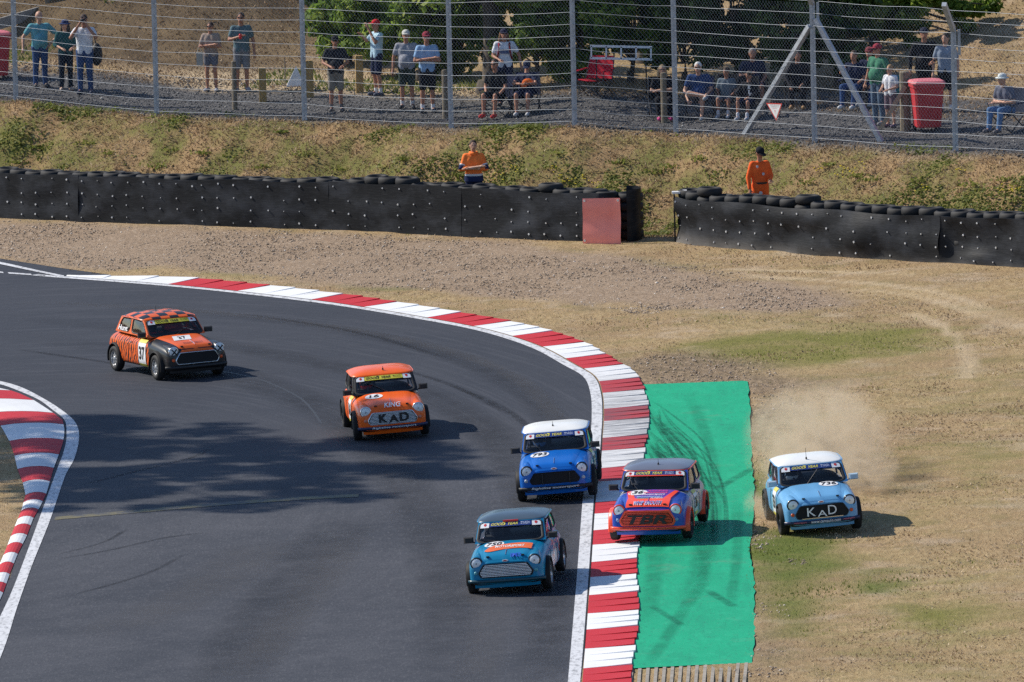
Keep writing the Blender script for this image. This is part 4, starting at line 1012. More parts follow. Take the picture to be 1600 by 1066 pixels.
def wheel(parent, x, s, rim, steer=0.0):
    r = empty('wheel', (x, s * 0.636, WR)); r.parent = parent; r.rotation_euler = (0, 0, steer)
    w = 0.077
    mb = MB(); mb.lathe([(0.155, -w), (0.20, -w - 0.006), (0.236, -w + 0.006), (WR, -w + 0.03), (WR, w - 0.03), (0.236, w - 0.006), (0.20, w + 0.006), (0.155, w)], 28, 'y', closed=True)
    mb.build('tyre', M_TYRE2, r, True)
    mb = MB(); mb.lathe([(0.156, -w + 0.01), (0.156, w - 0.004), (0.146, w - 0.004), (0.138, w - 0.05), (0.12, s * 0.02 if s > 0 else 0.02)], 24, 'y') if s > 0 else mb.lathe([(0.156, w - 0.01), (0.156, -w + 0.004), (0.146, -w + 0.004), (0.138, -w + 0.05), (0.12, -0.02)], 24, 'y')
    for k in range(8):
        a = 2 * math.pi * k / 8; mb.bar((0.03 * math.cos(a), s * 0.045, 0.03 * math.sin(a)), (0.142 * math.cos(a), s * 0.035, 0.142 * math.sin(a)), 0.035, 0.02, up=(0, 1, 0))
    mb.lathe([(0.045, s * 0.03), (0.045, s * 0.06), (0.03, s * 0.07)], 12, 'y')
    mb.build('rim', rim, r)
    return r

def build_car(spec):
    root = empty('race_car'); tag(root, spec['label'], 'race car', 'small race cars on the bend')
    P = spec
    me = BODY.copy(); me.name = 'body'
    for mm in (P['side'], M_DARK, P['front']): me.materials.append(mm)
    me.polygons.foreach_set('material_index', BODY_MI); auto_smooth(me, 40)
    link('body', me, root)
    # door shut line, handle and sill trim on both sides
    for s in (-1, 1):
        mb = MB()
        for (x, z0, z1) in ((0.52, 0.24, 0.78), (-0.33, 0.24, 0.79)):
            pts = [(x + 0.03 * (z - 0.5), s * (side_y(x, z) + 0.002), z) for z in np.linspace(z0, z1, 7)]; mb.tube(pts, 0.005, 4, caps=False)
        pts = [(x, s * (side_y(x, 0.22) + 0.002), 0.235) for x in np.linspace(-0.33, 0.52, 5)]; mb.tube(pts, 0.005, 4, caps=False)
        dr = mb.build('door_seam', M_INK, root)
        mb = MB(); mb.box((-0.22, s * (side_y(-0.22, 0.66) + 0.014), 0.66), (0.10, 0.02, 0.022)); mb.build('door_handle', M_CHROME, root)
    # bonnet: a lid standing just proud of the wings
    mb = MB(); us = np.linspace(-1, 1, 17); vs = np.linspace(0.60, 1.512, 16)
    def bon(u, v, lift=0.014):
        hw = 0.475 - 0.115 * ((v - 0.6) / 0.91); k = 0.0 if v < 1.46 else 0.02 * ((v - 1.46) / 0.05) ** 2
        y = u * hw; return (v + (0.012 if v > 1.5 else 0), y, top_z(v, y) + lift * (1 if abs(u) < 0.99 else 0.1) + 0.006 * max(0, 1 - abs(u) * 6) - k)
    mb.grid(bon, us, vs); k0 = len(mb.v); fr_ = [bon(u, 1.512) for u in us]
    mb.add(fr_ + [(x - 0.01, y, z - 0.035) for x, y, z in fr_], [(i, i + 1, 17 + i + 1, 17 + i) for i in range(16)])
    bo = mb.build('bonnet', P['bonnet'], root, True)
    mb = MB(); mb.tube([(x, 0, top_z(x, 0) + 0.026) for x in (1.16, 1.25, 1.34, 1.42)], 0.006, 6); mb.build('bonnet_strip', M_CHROME if P.get('strip', True) else P['bonnet'], bo)
    for s in (-1, 1):
        mb = MB(); mb.box((1.45, s * 0.30, top_z(1.45, 0.3) + 0.024), (0.03, 0.05, 0.02)); mb.build('bonnet_pin', M_BLK, bo)
    # wing tops that carry the headlights
    for s in (-1, 1):
        mb = MB(); n = 18; st = [(1.475, 0.103, 0.578), (1.46, 0.110, 0.580), (1.40, 0.113, 0.585), (1.28, 0.105, 0.600), (1.10, 0.085, 0.625), (0.92, 0.05, 0.665)]
        V = [(x, s * (0.497 - 0.02 * (1.475 - x)) + r * math.cos(2 * math.pi * j / n), z + r * math.sin(2 * math.pi * j / n)) for (x, r, z) in st for j in range(n)]
        mb.add(V, [(i * n + j, i * n + (j + 1) % n, (i + 1) * n + (j + 1) % n, (i + 1) * n + j) for i in range(len(st) - 1) for j in range(n)] + [tuple(range(n)), tuple((len(st) - 1) * n + j for j in range(n))])
        mb.build('wing_top', P['front'], root, True)
        hl = empty('headlight', (1.478, s * 0.497, 0.578)); hl.parent = root
        mb = MB(); mb.lathe([(0.106, -0.02), (0.109, 0.012), (0.098, 0.026), (0.088, 0.020)], 24, 'x'); mb.build('bezel', P.get('bezel', M_CHROME), hl, True)
        mb = MB(); mb.lathe([(0.091, 0.012), (0.080, 0.028), (0.055, 0.040), (0.028, 0.045), (0.02, 0.046)], 24, 'x'); mb.build('lens', M_LENS, hl, True)
        mb = MB(); mb.lathe([(0.017, 0.045), (0.014, 0.050)], 12, 'x'); mb.build('bulb', M_BULB, hl)
        if P.get('taped'):
            mb = MB()
            for a in (45, 135):
                c, sn = math.cos(math.radians(a)), math.sin(math.radians(a)); mb.bar((0.052, -0.085 * c, -0.085 * sn), (0.052, 0.085 * c, 0.085 * sn), 0.02, 0.018, up=(1, 0, 0))
            mb.build('tape_cross', M_INK, hl)
        mb = MB(); mb.lathe([(0.032, 0.0), (0.034, 0.02), (0.02, 0.034)], 14, 'x', (1.502, s * 0.515, 0.415)); mb.build('indicator', P['indicator'], root, True)
    # grille: surround, dark opening, slats, letters
    g = MB(); n = len(GRILLE); cy, cz = 0, 0.43
    V = [fmap(y, z) for y, z in GRILLE] + [(1.40, y * 0.98, cz + (z - cz) * 0.98) for y, z in GRILLE]
    g.add([(p[0] - 0.006, p[1], p[2]) for p in V], [tuple(range(n))]); gr = g.build('grille', P.get('grille_back', M_DARK), root)
    g = MB(); ou = [(y * P.get('sur', (1.045, 1.13))[0], 0.44 + (z - 0.44) * P.get('sur', (1.045, 1.13))[1]) for y, z in GRILLE]
    V = [fmap(y, z) for y, z in GRILLE] + [tuple(np.add(fmap((a_ + y) / 2, (b2 + z) / 2), (0.018, 0, 0))) for (a_, b2), (y, z) in zip(ou, GRILLE)] + [tuple(np.add(fmap(a_, b2), (-0.02, 0, 0))) for a_, b2 in ou]
    g.add(V, [(k * n + i, k * n + (i + 1) % n, (k + 1) * n + (i + 1) % n, (k + 1) * n + i) for k in range(2) for i in range(n)]); g.build('grille_surround', P['surround'], gr, True)
    if P.get('slats'):
        for k in range(8):
            z = 0.352 + k * 0.0262; h = g_half(z) - 0.012; mb = MB()
            mb.grid(lambda u, v: tuple(np.add(fmap(u, z + v * 0.0075), (0.012 + (0.004 if v > 0 else 0), 0, 0))), np.linspace(-h, h, 9), (-1, 1)); mb.grid(lambda u, v: tuple(np.add(fmap(u, z + 0.0075), (0.016 - 0.02 * v, 0, 0))), np.linspace(-h, h, 9), (0, 1))
            mb.build('slat', P['slats'], gr, fix=False)
    if P.get('hoop'):
        for y in (-0.22, 0.27):
            mb = MB(); mb.bar(np.add(fmap(y, 0.33), (0.01, 0, 0)), np.add(fmap(y, 0.53), (0.01, 0, 0)), 0.012, 0.012, up=(1, 0, 0)); mb.build('grille_bar', M_RIMD, gr)
    for (txt, w, h, y, z, mm, sh, bd) in P.get('front_text', []):
        lettering(txt, w, h, lambda a, b2: tuple(np.add(fmap(a + y, b2 + z), (0.026, 0, 0))), mm, root, sh, bd)
    # bumper and valance
    mb = MB(); ys = np.linspace(-0.665, 0.665, 21)
    def bx_(y): return 1.565 - 0.11 * abs(y / 0.665) ** 3.5
    prof = [(-0.03, 0.022), (0, 0.030), (0.012, 0.0), (0, -0.030), (-0.03, -0.022)]
    V = [(bx_(y) + a_, y, 0.268 + b2) for y in ys for a_, b2 in prof]; k = len(prof)
    mb.add(V, [(i * k + j, i * k + j + 1, (i + 1) * k + j + 1, (i + 1) * k + j) for i in range(20) for j in range(k - 1)] + [tuple(range(k)), tuple(20 * k + j for j in range(k))])
    bm_ = mb.build('bumper', P['bumper'], root, True)
    if P.get('bumper_text'):
        for (txt, w, h, y0, mm, sh) in P['bumper_text']:
            lettering(txt, w, h, lambda a, b2: (bx_(a + y0) + 0.016, a + y0, 0.268 + b2), mm, bm_, sh, 0.012)
    mb = MB(); mb.grid(lambda y, z: (1.50 - 0.10 * abs(y / 0.6) ** 3 - 0.25 * (0.25 - z), y, z), np.linspace(-0.56, 0.56, 15), np.linspace(0.145, 0.25, 4)); mb.build('valance', P['valance'], root, True)
    # arches, wheels
    for ax in (AX, -AX):
        for s in (-1, 1):
            mb = MB(); n = 17; R = [(0.285, 0.60), (0.287, 0.712), (0.294, 0.722), (0.310, 0.706), (0.326, 0.64)]
            V = [(ax + r * math.cos(a), s * y, 0.255 + r * math.sin(a)) for (r, y) in R for a in np.linspace(math.radians(-14), math.radians(194), n)]
            mb.add(V, [(i * n + j, i * n + j + 1, (i + 1) * n + j + 1, (i + 1) * n + j) for i in range(len(R) - 1) for j in range(n - 1)]); mb.build('wheel_arch', P['arch'], root, True)
            wheel(root, ax, s, P['rim'], P.get('steer', 0.0) if ax > 0 else 0.0)
    # cabin
    fr, panes, seals = CABIN; f = fr.build('cabin_frame', P['pillar'], root)
    auto_smooth(f.data, 40)
    names = {'windscreen': 'windscreen', 'rear_window': 'rear_window'}
    for nm in panes:
        nn = names.get(nm, 'door_window' if nm.startswith('door') else 'quarter_window')
        if nm in P.get('open', ()): continue
        p = panes[nm].build(nn, P.get('glass', {}).get(nm, M_GLS if nm == 'windscreen' else M_GLS2), root, True, fix=False)
        seals[nm].build('window_seal', P.get('seal', M_SEAL), p, True)
    rf = link('roof', roof_mesh(P['roof']), root)
    mb = MB(); V = [tuple(np.add(roof_fn(1.025, 2 * math.pi * j / 64), (0, 0, -0.016))) for j in range(65)]; mb.tube(V, 0.011, 5, caps=False); mb.build('gutter', P.get('gutter', P['pillar']), rf)
    if P.get('aerial'):
        x, y = P['aerial']; z = 1.195; mb = MB(); mb.lathe([(0.018, 0), (0.012, 0.03), (0.004, 0.04), (0.003, 0.04 + P.get('aerial_h', 0.10))], 8, 'z', (x, y, z - 0.01)); mb.build('aerial', M_BLK, rf)
    # wiper
    mb = MB(); 
    wp = P.get('wiper', ((0.05, 0.02), (-0.28, 0.62))); p0 = Vector(ws_map(*wp[0], 0.02)); p1 = Vector(ws_map(*wp[1], 0.02)); mb.tube([p0 + Vector((0.02, 0, -0.01)), p0, p1], 0.006, 6); d = (p1 - p0); q = Vector(ws_map(wp[1][0] + P.get('blade', (0.07, 0.10))[0], wp[1][1] + P.get('blade', (0.07, 0.10))[1], 0.016)); q2 = p1 * 2 - q; mb.tube([q, p1, q2], 0.006, 6); mb.build('wiper', M_RIMD, root)
    # mirrors
    for s in (-1, 1):
        mb = MB(); c = (0.46, s * 0.722, 0.85); mb.lathe([(0.03, -0.025), (0.066, -0.02), (0.072, 0.02), (0.05, 0.045)], 4, 'x', (0, 0, 0)); R = Matrix.Rotation(math.radians(45), 3, 'X')
        mb.v = [tuple(Vector((v.x * 1.3, v.y * 1.65, v.z * 1.05)) + Vector(c)) for v in (R @ Vector(v) for v in mb.v)]
        mb.tube([(0.46, s * 0.69, 0.83), (0.44, s * 0.62, 0.79)], 0.012, 6); mb.build('wing_mirror', P['mirror'], root)
    # inside: seats, dash, roll cage
    mb = MB(); mb.box((0.42, 0, 0.80), (0.16, 1.05, 0.09)); mb.build('dashboard', M_INT, root)
    for y in (-0.30, 0.30) if P.get('two_seats') else (-0.30,):
        mb = MB(); mb.box((-0.36, y, 0.90), (0.10, 0.40, 0.36), 0, Matrix.Rotation(-0.2, 3, 'Y')); mb.box((-0.40, y, 1.05), (0.07, 0.26, 0.10)); mb.box((-0.14, y, 0.80), (0.4, 0.42, 0.06)); mb.build('seat', P.get('seat', M_INT), root)
    mb = MB()
    hoop = [(-0.42, -0.54, 0.80), (-0.42, -0.52, 1.05), (-0.42, -0.42, 1.12), (-0.42, 0.42, 1.12), (-0.42, 0.52, 1.05), (-0.42, 0.54, 0.80)]; mb.tube(hoop, 0.02, 6); mb.tube([(-0.42, -0.48, 1.08), (-0.42, 0.5, 0.82)], 0.018, 6)
    for s in (-1, 1): mb.tube([(-0.42, s * 0.47, 1.10), (0.18, s * 0.49, 1.08), (0.47, s * 0.55, 0.84)], 0.02, 6); mb.tube([(-0.42, s * 0.40, 1.11), (-0.98, s * 0.40, 0.84)], 0.018, 6)
    mb.tube([(0.20, -0.49, 1.075), (0.20, 0.49, 1.075)], 0.02, 6); mb.build('roll_cage', P.get('cage', M_CAGE), root)
    mb = MB(); ring = [(0.24 + 0.05 * math.sin(t), -0.30 + 0.16 * math.cos(t), 0.88 + 0.14 * math.sin(t)) for t in np.linspace(0, 2 * math.pi, 21)]; mb.tube(ring, 0.012, 6, caps=False); mb.tube([(0.24, -0.3, 0.88), (0.38, -0.3, 0.82)], 0.02, 6); mb.build('steering_wheel', M_BLK, root)
    # sun strip across the windscreen
    bk, tx = (M_YLW, M_INK) if P['banner'] == 'yellow' else (M_NAVY, M_GOLD); sub = M_INK if P['banner'] == 'yellow' else M_PALE
    v0, v1 = 0.745, 0.955
    mb = MB(); mb.grid(lambda u, v: ws_map(u, v), np.linspace(-0.32, 0.32, 15), (v0, v1)); sn = mb.build('sun_strip', bk, root, True)
    for s in (-1, 1):
        mb = MB(); mb.grid(lambda u, v: ws_map(u, v), np.linspace(s * 0.325 if s > 0 else -0.455, 0.455 if s > 0 else -0.325, 5), (v0 - 0.03, v1)); pn = mb.build('strip_end', M_WHITE, sn, True)
        fl = MB()   # small flower-like emblem
        for k in range(5):
            a = math.pi / 2 + 2 * math.pi * k / 5; c = (s * 0.385 + 0.013 * math.cos(a), 0.855 + 0.032 * math.sin(a)); fl.add([ws_map(c[0] + 0.012 * math.cos(t), c[1] + 0.030 * math.sin(t), 0.009) for t in np.linspace(0, 2 * math.pi, 7)[:-1]], [tuple(range(6))])
        fl.add([ws_map(s * 0.385 - 0.004, 0.85, 0.009), ws_map(s * 0.385 + 0.004, 0.85, 0.009), ws_map(s * 0.385 + 0.004, 0.775, 0.009), ws_map(s * 0.385 - 0.004, 0.775, 0.009)], [(0, 1, 2, 3)])
        fl.build('emblem', M_REDV, pn, fix=False)
    lettering('GOOD  YEAR', 0.41, 0.125, lambda a, b2: ws_map(a - 0.09, 0.855 + b2, 0.010), tx, sn, 0.35, 0.02)
    # winged shoe between the two words
    mb = MB(); sh = [(-0.075, 0.075), (-0.02, 0.085), (0.03, 0.07), (0.0, 0.03), (0.02, 0.0), (0.0, -0.05), (-0.03, -0.075), (-0.015, -0.02), (-0.025, 0.03)]
    mb.add([ws_map(-0.085 + x * 0.55, 0.855 + y, 0.010) for x, y in sh], [tuple(range(len(sh)))]); mb.build('emblem', tx, sn, fix=False)
    for t_, dv in ((P.get('strip_text', ('Mini Se7en', '& Miglia'))[0], 0.035), (P.get('strip_text', ('Mini Se7en', '& Miglia'))[1], -0.035)):
        lettering(t_, 0.135, 0.05, lambda a, b2: ws_map(a + 0.225, 0.855 + dv + b2, 0.010), sub, sn, 0, 0.008)
    # number on the bonnet
    bm2 = bonnet_map(0.024)
    if P.get('number'):
        num, cx, cyy, sq = P['number']
        if sq:
            mb = MB(); mb.grid(lambda u, v: bonnet_map(0.021)(u + cyy + (v - cx) * -0.3, v), np.linspace(-0.19, 0.19, 7), np.linspace(cx - 0.17, cx + 0.17, 7)); nb = mb.build('number_panel', M_WHITE, bo, fix=False)
        else:
            mb = MB(); ring = [(0.17 * math.cos(t), 0.17 * math.sin(t)) for t in np.linspace(0, 2 * math.pi, 25)[:-1]]
            mb.add([bonnet_map(0.021)(cyy + k * a_, cx + k * b2) for k in (1, 0.66, 0.33) for a_, b2 in ring] + [bonnet_map(0.021)(cyy, cx)], [(k * 24 + i, k * 24 + (i + 1) % 24, (k + 1) * 24 + (i + 1) % 24, (k + 1) * 24 + i) for k in range(2) for i in range(24)] + [(48 + i, 48 + (i + 1) % 24, 72) for i in range(24)])
            nb = mb.build('number_roundel', M_WHITE, bo, fix=False)
        lettering(num, 0.26 if len(num) > 2 else 0.19, 0.19, lambda a, b2: bonnet_map(0.027)(a + cyy, cx - b2), M_INK, nb, 0.15, 0.015)
    for (txt, w, h, y, x, mm, sh_) in P.get('bonnet_text', []):
        lettering(txt, w, h, lambda a, b2: bonnet_map(0.029)(a + y, x - b2), mm, bo, sh_, 0.02)
    if P.get('badge', True):
        mb = MB(); ring = [(math.cos(t), math.sin(t)) for t in np.linspace(0, 2 * math.pi, 17)[:-1]]; mb.add([(1.505, 0.055 * a_, 0.600 + 0.022 * b2) for a_, b2 in ring] + [(1.525, 0.05 * a_, 0.605 + 0.018 * b2) for a_, b2 in ring], [tuple(range(16, 32))] + [(i, (i + 1) % 16, 16 + (i + 1) % 16, 16 + i) for i in range(16)]); bd = mb.build('badge', M_WHITE, root)
        mb = MB(); mb.add([(1.528, 0.030 * a_, 0.605 + 0.009 * b2) for a_, b2 in ring], [tuple(range(16))]); mb.build('badge_centre', M_REDV, bd)
    return root

def side_map(s, lift=0.006):
    return lambda a, b2, x0=0, z0=0: (x0 - s * a if s > 0 else x0 + a, s * (side_y(x0 + (-a if s > 0 else a), z0 + b2) + lift), z0 + b2)
def side_number(root, txt, s, x0, z0, w=0.36, h=0.46):
    f = side_map(s); mb = MB(); mb.grid(lambda u, v: f(u, v, x0, z0), np.linspace(-w / 2, w / 2, 7), np.linspace(-h / 2, h / 2, 9)); nb = mb.build('number_panel', M_WHITE, root, True)
    g = side_map(s, 0.011)
    for dz in (h * 0.46, -h * 0.46):
        mb = MB(); mb.grid(lambda u, v: g(u, v, x0, z0 + dz), np.linspace(-w / 2, w / 2, 5), np.linspace(-h * 0.06, h * 0.06, 3)); mb.build('panel_band', M_YLW, nb, True)
    lettering(txt, w * 0.78, h * 0.52, lambda a, b2: g(a, b2, x0, z0), M_INK, nb, 0, 0.03)

def stripes(name, base, dark, mode):
    mt, nt, b = nodes_of(name); tc = N(nt, 'ShaderNodeTexCoord')
    if mode == 'tiger':
        wv = N(nt, 'ShaderNodeTexWave'); wv.inputs['Scale'].default_value = 3.4; wv.inputs['Distortion'].default_value = 7.0; wv.inputs['Detail'].default_value = 2.0; wv.inputs['Detail Scale'].default_value = 1.6
        mp = N(nt, 'ShaderNodeMapping'); mp.inputs['Rotation'].default_value = (0, math.radians(-22), 0); nt.links.new(tc.outputs['Object'], mp.inputs[0]); nt.links.new(mp.outputs[0], wv.inputs['Vector'])
        f = ramp(nt, wv.outputs['Fac'], [(0.28, 1.0), (0.36, 0.0)])
    elif mode == 'check':
        ck = N(nt, 'ShaderNodeTexChecker'); ck.inputs['Scale'].default_value = 1.0; mp = N(nt, 'ShaderNodeMapping'); mp.inputs['Scale'].default_value = (4.8, 5.2, 0.0); mp.inputs['Location'].default_value = (0.1, 0.0, 0.5)
        nt.links.new(tc.outputs['Object'], mp.inputs[0]); nt.links.new(mp.outputs[0], ck.inputs['Vector']); f = ck.outputs['Fac']
    else:
        vo = N(nt, 'ShaderNodeTexNoise'); vo.inputs['Scale'].default_value = 2.6; vo.inputs['Detail'].default_value = 1.5; nt.links.new(tc.outputs['Object'], vo.inputs['Vector']); f = vo.outputs['Fac']
    if mode == 'graphic':
        c = ramp(nt, f, dark, 'CONSTANT')
    else: c = mix(nt, f, base, dark)
    nt.links.new(c, b.inputs['Base Color']); b.inputs['Roughness'].default_value = 0.35; b.inputs['Coat Weight'].default_value = 0.15; b.inputs['Specular IOR Level'].default_value = 0.25; return mt

OR1, OR2 = (0.76, 0.125, 0.018), (0.86, 0.125, 0.008); BLU = (0.0, 0.12, 0.50); TEAL = (0.0, 0.185, 0.36); LBL = (0.14, 0.37, 0.64); TBB = (0.02, 0.075, 0.40); REDF = (1.0, 0.085, 0.035)
P_OR2 = paint('orange_paint', OR2); P_BLK = paint('black_paint', (0.018, 0.018, 0.02)); P_BLU = paint('blue_paint', BLU); P_TEAL = paint('teal_paint', TEAL); P_LBL = paint('light_blue_paint', LBL); P_WHT = paint('white_paint', (0.82, 0.82, 0.80)); P_TBB = paint('violet_blue_paint', TBB); P_RED = paint('fluorescent_red_paint', REDF)
P_ORA = paint('orange_hood_paint', OR1)
IND_O = flat('orange_indicator', (0.7, 0.10, 0.02), 0.3); IND_W = flat('clear_indicator', (0.45, 0.5, 0.55), 0.3)
CARS = []
M_ARCH = flat('matt_black_arch', (0.009, 0.009, 0.011), 0.65, spec=0.25)
def place(root, u, v, yaw, lean=0.0, pitch=0.0, lift=0.0):
    """u, v: where the middle of the front axle meets the ground; yaw 0 = facing the camera, + = turned to the picture's right"""
    q = un0(u, v); h = Vector((math.sin(math.radians(yaw)), -math.cos(math.radians(yaw)), 0)); c = Vector(q) - h * AX
    nrm = Vector((-SLOPE, 0, 1)).normalized(); nrm = (Matrix.Rotation(math.radians(lean), 3, h) @ nrm)
    X = (h - nrm * h.dot(nrm)).normalized(); X = (Matrix.Rotation(math.radians(pitch), 3, nrm.cross(X)) @ X); Y = nrm.cross(X).normalized(); Z = X.cross(Y)
    mw = Matrix((X, Y, Z)).transposed().to_4x4(); c.z = float(plane_z(c.x)) + lift; mw.translation = c
    root.matrix_world = mw; return root

# tiger-striped orange car, number 37
c = build_car(dict(label='orange and black tiger striped race car number 37, rearmost on the track', side=stripes('tiger_paint', OR1, (0.02, 0.018, 0.02), 'tiger'), front=P_BLK, bonnet=P_ORA, pillar=P_ORA, roof=stripes('checked_roof_paint', OR1, (0.02, 0.02, 0.022), 'check'), gutter=P_ORA,
    surround=M_CHROME, bumper=M_BLK, valance=M_BLK, arch=M_ARCH, rim=M_RIM, mirror=M_BLK, indicator=IND_O, banner='yellow', strip_text=('Mini Se7en', 'Challenge'), bezel=M_CHROME, taped=True, number=('37', 0.93, -0.06, True), badge=False, aerial=(-0.2, -0.1), seat=flat('red_seat', (0.45, 0.02, 0.02), 0.7), two_seats=True,
    wiper=((-0.02, 0.03), (0.14, 0.30)), blade=(0.15, 0.10), steer=math.radians(-3), bonnet_text=[('motor sport', 0.42, 0.07, 0.0, 1.33, M_INK, 0)], front_text=[]))
side_number(c, '37', -1, 0.32, 0.47, 0.34, 0.52)
QP = PATCH['quarter_window_r'][0]; QN = Vector((0, -1, 0.15))
lettering('Hunt', 0.66, 0.34, lambda a, b2: tuple(QP(0.52 + a, 0.30 + b2) + QN * 0.022), M_WHITE, c, 0, 0.03)
place(c, 294, 589, 25.5, -0.5); CARS.append(c)
# orange car with a silver slatted grille
c = build_car(dict(label='bright orange race car with silver slatted grille and black window surrounds', side=P_OR2, front=P_OR2, bonnet=P_OR2, pillar=P_BLK, roof=P_OR2, gutter=P_OR2, surround=M_CHROME, slats=M_SILV, bumper=flat('dark_blue_bumper', (0.015, 0.025, 0.08), 0.4), valance=P_OR2, arch=M_ARCH, rim=M_RIMD, mirror=M_BLK,
    indicator=flat('orange_tinted_indicator', (0.6, 0.22, 0.15), 0.3), banner='yellow', strip_text=('Mini Se7en', 'Challenge'), bezel=M_CHROME, number=('16', 0.86, -0.26, False), badge=False, aerial=(0.12, 0.02), aerial_h=0.03, steer=math.radians(-4), strip=True,
    front_text=[('K', 0.17, 0.17, -0.18, 0.445, M_INK, 0, 0.045), ('A', 0.19, 0.14, 0.02, 0.425, M_INK, 0, 0.045), ('D', 0.18, 0.17, 0.22, 0.445, M_INK, 0, 0.045)], bonnet_text=[('KING', 0.32, 0.13, 0.02, 1.445, M_WHITE, 0.25)], bumper_text=[('Rightline motorsport', 0.84, 0.045, 0.02, M_WHITE, 0.25)]))
side_number(c, '16', -1, 0.18, 0.50, 0.36, 0.46)
place(c, 612, 683.5, 6.5, 1.6); CARS.append(c)
# blue car, white roof
c = build_car(dict(label='mid blue race car with white roof running two wheels on the kerb edge', side=P_BLU, front=P_BLU, bonnet=P_BLU, pillar=P_BLU, roof=P_WHT, surround=P_BLU, grille_back=M_DARK, hoop=True, bumper=M_BLK, valance=P_BLU, arch=M_ARCH, rim=M_RIMD, mirror=M_BLK, indicator=IND_W, banner='navy', bezel=P_BLK, number=('793', 0.84, -0.27, False), aerial=(0.06, -0.03), aerial_h=0.05,
    wiper=((-0.20, 0.02), (-0.30, 0.42)), blade=(-0.04, 0.18), bumper_text=[('Rightline motorsport', 0.86, 0.05, 0.0, M_WHITE, 0.25)]))
side_number(c, '793', 1, 0.18, 0.50, 0.36, 0.46)
place(c, 872, 780, -2.8, 2.2, 0, 0.02); CARS.append(c)
# teal car with an orange swoosh
c = build_car(dict(label='teal race car with orange bonnet swoosh and silver grille, nearest the camera', side=stripes('teal_graphic_paint', None, [(0.0, TEAL), (0.50, (0.55, 0.10, 0.10)), (0.56, (0.68, 0.72, 0.76)), (0.61, (0.05, 0.06, 0.15)), (0.66, TEAL)], 'graphic'), front=P_TEAL, bonnet=P_TEAL, pillar=P_TEAL, roof=paint('sky_lightened_slate', (0.06, 0.09, 0.125)), surround=P_BLK, slats=M_SILV, hoop=False, bumper=flat('dark_teal_bumper', (0.006, 0.05, 0.075), 0.3), valance=P_TEAL,  # dark slate roof, lightened in colour to carry the reflected sky
    arch=M_ARCH, rim=M_RIM, mirror=M_BLK, indicator=flat('teal_indicator', (0.10, 0.34, 0.40), 0.3), banner='navy', bezel=P_BLK, number=('750', 0.80, -0.25, False), aerial=None, wiper=((-0.18, 0.02), (-0.28, 0.10)), blade=(-0.12, 0.05), bonnet_text=[('IMS', 0.18, 0.10, 0.18, 1.44, flat('blue_letters', (0.03, 0.10, 0.55), 0.4), 0)]))
bo_ = [o for o in c.children if o.name.startswith('bonnet') and 'strip' not in o.name][0]
mb = MB(); sw = flat('orange_vinyl', (0.80, 0.15, 0.03), 0.35)
def swoosh(u, v):
    y = -0.38 + 0.80 * u; mid = 1.17 - 0.20 * math.sin(u * 2.2) ** 0.8 if u > 0 else 1.17; w = 0.02 + 0.14 * min(1, math.sqrt(max(0, u)) * 2.6); return bonnet_map(0.023)(y, mid + v * w)
mb.grid(swoosh, np.linspace(0, 1, 17), (-1, -0.5, 0, 0.5, 1)); sw_o = mb.build('bonnet_swoosh', sw, bo_, fix=False)
lettering('MOTORSPORT', 0.50, 0.13, lambda a, b2: bonnet_map(0.028)(a + 0.04, 1.00 - b2 + 0.0), M_WHITE, sw_o, 0, 0.02)
mb = MB(); mb.box((0.30, 0.0, 1.115), (0.03, 0.26, 0.03)); mb.build('roof_light', M_REDV, [o for o in c.children if o.name.startswith('roof')][0])
place(c, 799, 924, -6.5, 2.0); CARS.append(c)
# red and violet car on the kerb
c = build_car(dict(label='blue and fluorescent red race car with red grille, riding the kerb and green run-off', side=stripes('sponsor_graphic_paint', None, [(0.0, (0.42, 0.44, 0.50)), (0.42, (0.56, 0.40, 0.46)), (0.50, (0.50, 0.54, 0.58)), (0.56, (0.10, 0.42, 0.34)), (0.62, (0.60, 0.24, 0.20)), (0.68, TBB)], 'graphic'), front=P_TBB, bonnet=paint('purple_paint', (0.16, 0.06, 0.42)), pillar=P_TBB, roof=paint('sky_reflection_roof', (0.15, 0.17, 0.23)), gutter=P_RED,  # roof is gloss black in itself; its sky reflection is put into the colour
    sur=(1.10, 1.34), surround=P_RED, slats=flat('red_slats', (0.85, 0.06, 0.03), 0.4), bumper=P_RED, valance=P_TBB, arch=P_RED, rim=M_RIMD, mirror=M_BLK, indicator=flat('blue_indicator', (0.2, 0.28, 0.5), 0.3), banner='navy', bezel=P_RED, number=('36', 0.80, -0.25, False), badge=False, aerial=(0.08, 0.03), aerial_h=0.05, wiper=((-0.22, 0.02), (-0.34, 0.42)), blade=(-0.03, 0.15),
    front_text=[('TBR', 0.70, 0.155, 0.0, 0.425, M_INK, 0.25, 0.03)], bumper_text=[('www.racing motor sport.com', 0.98, 0.032, 0.0, M_INK, 0.2)], strip=False))
bo_ = [o for o in c.children if o.name.startswith('bonnet') and 'strip' not in o.name][0]
def bpatch(name, pts, mat, lift, parent):
    mb = MB(); mb.add([bonnet_map(lift)(a, b2) for a, b2 in pts], [tuple(range(len(pts)))]); return mb.build(name, mat, parent, fix=False)
def bstrip(name, p0, p1, w0, w1, mat, lift, parent):
    mb = MB(); mb.grid(lambda u, v: bonnet_map(lift)(p0[0] + (p1[0] - p0[0]) * u + v * (w0 + (w1 - w0) * u), p0[1] + (p1[1] - p0[1]) * u), np.linspace(0, 1, 9), (-1, 0, 1)); return mb.build(name, mat, parent, fix=False)
bstrip('bonnet_stripe', (-0.42, 0.66), (-0.27, 1.36), 0.035, 0.07, P_RED, 0.021, bo_); bstrip('bonnet_stripe', (0.42, 0.66), (0.27, 1.36), 0.035, 0.07, P_RED, 0.021, bo_)
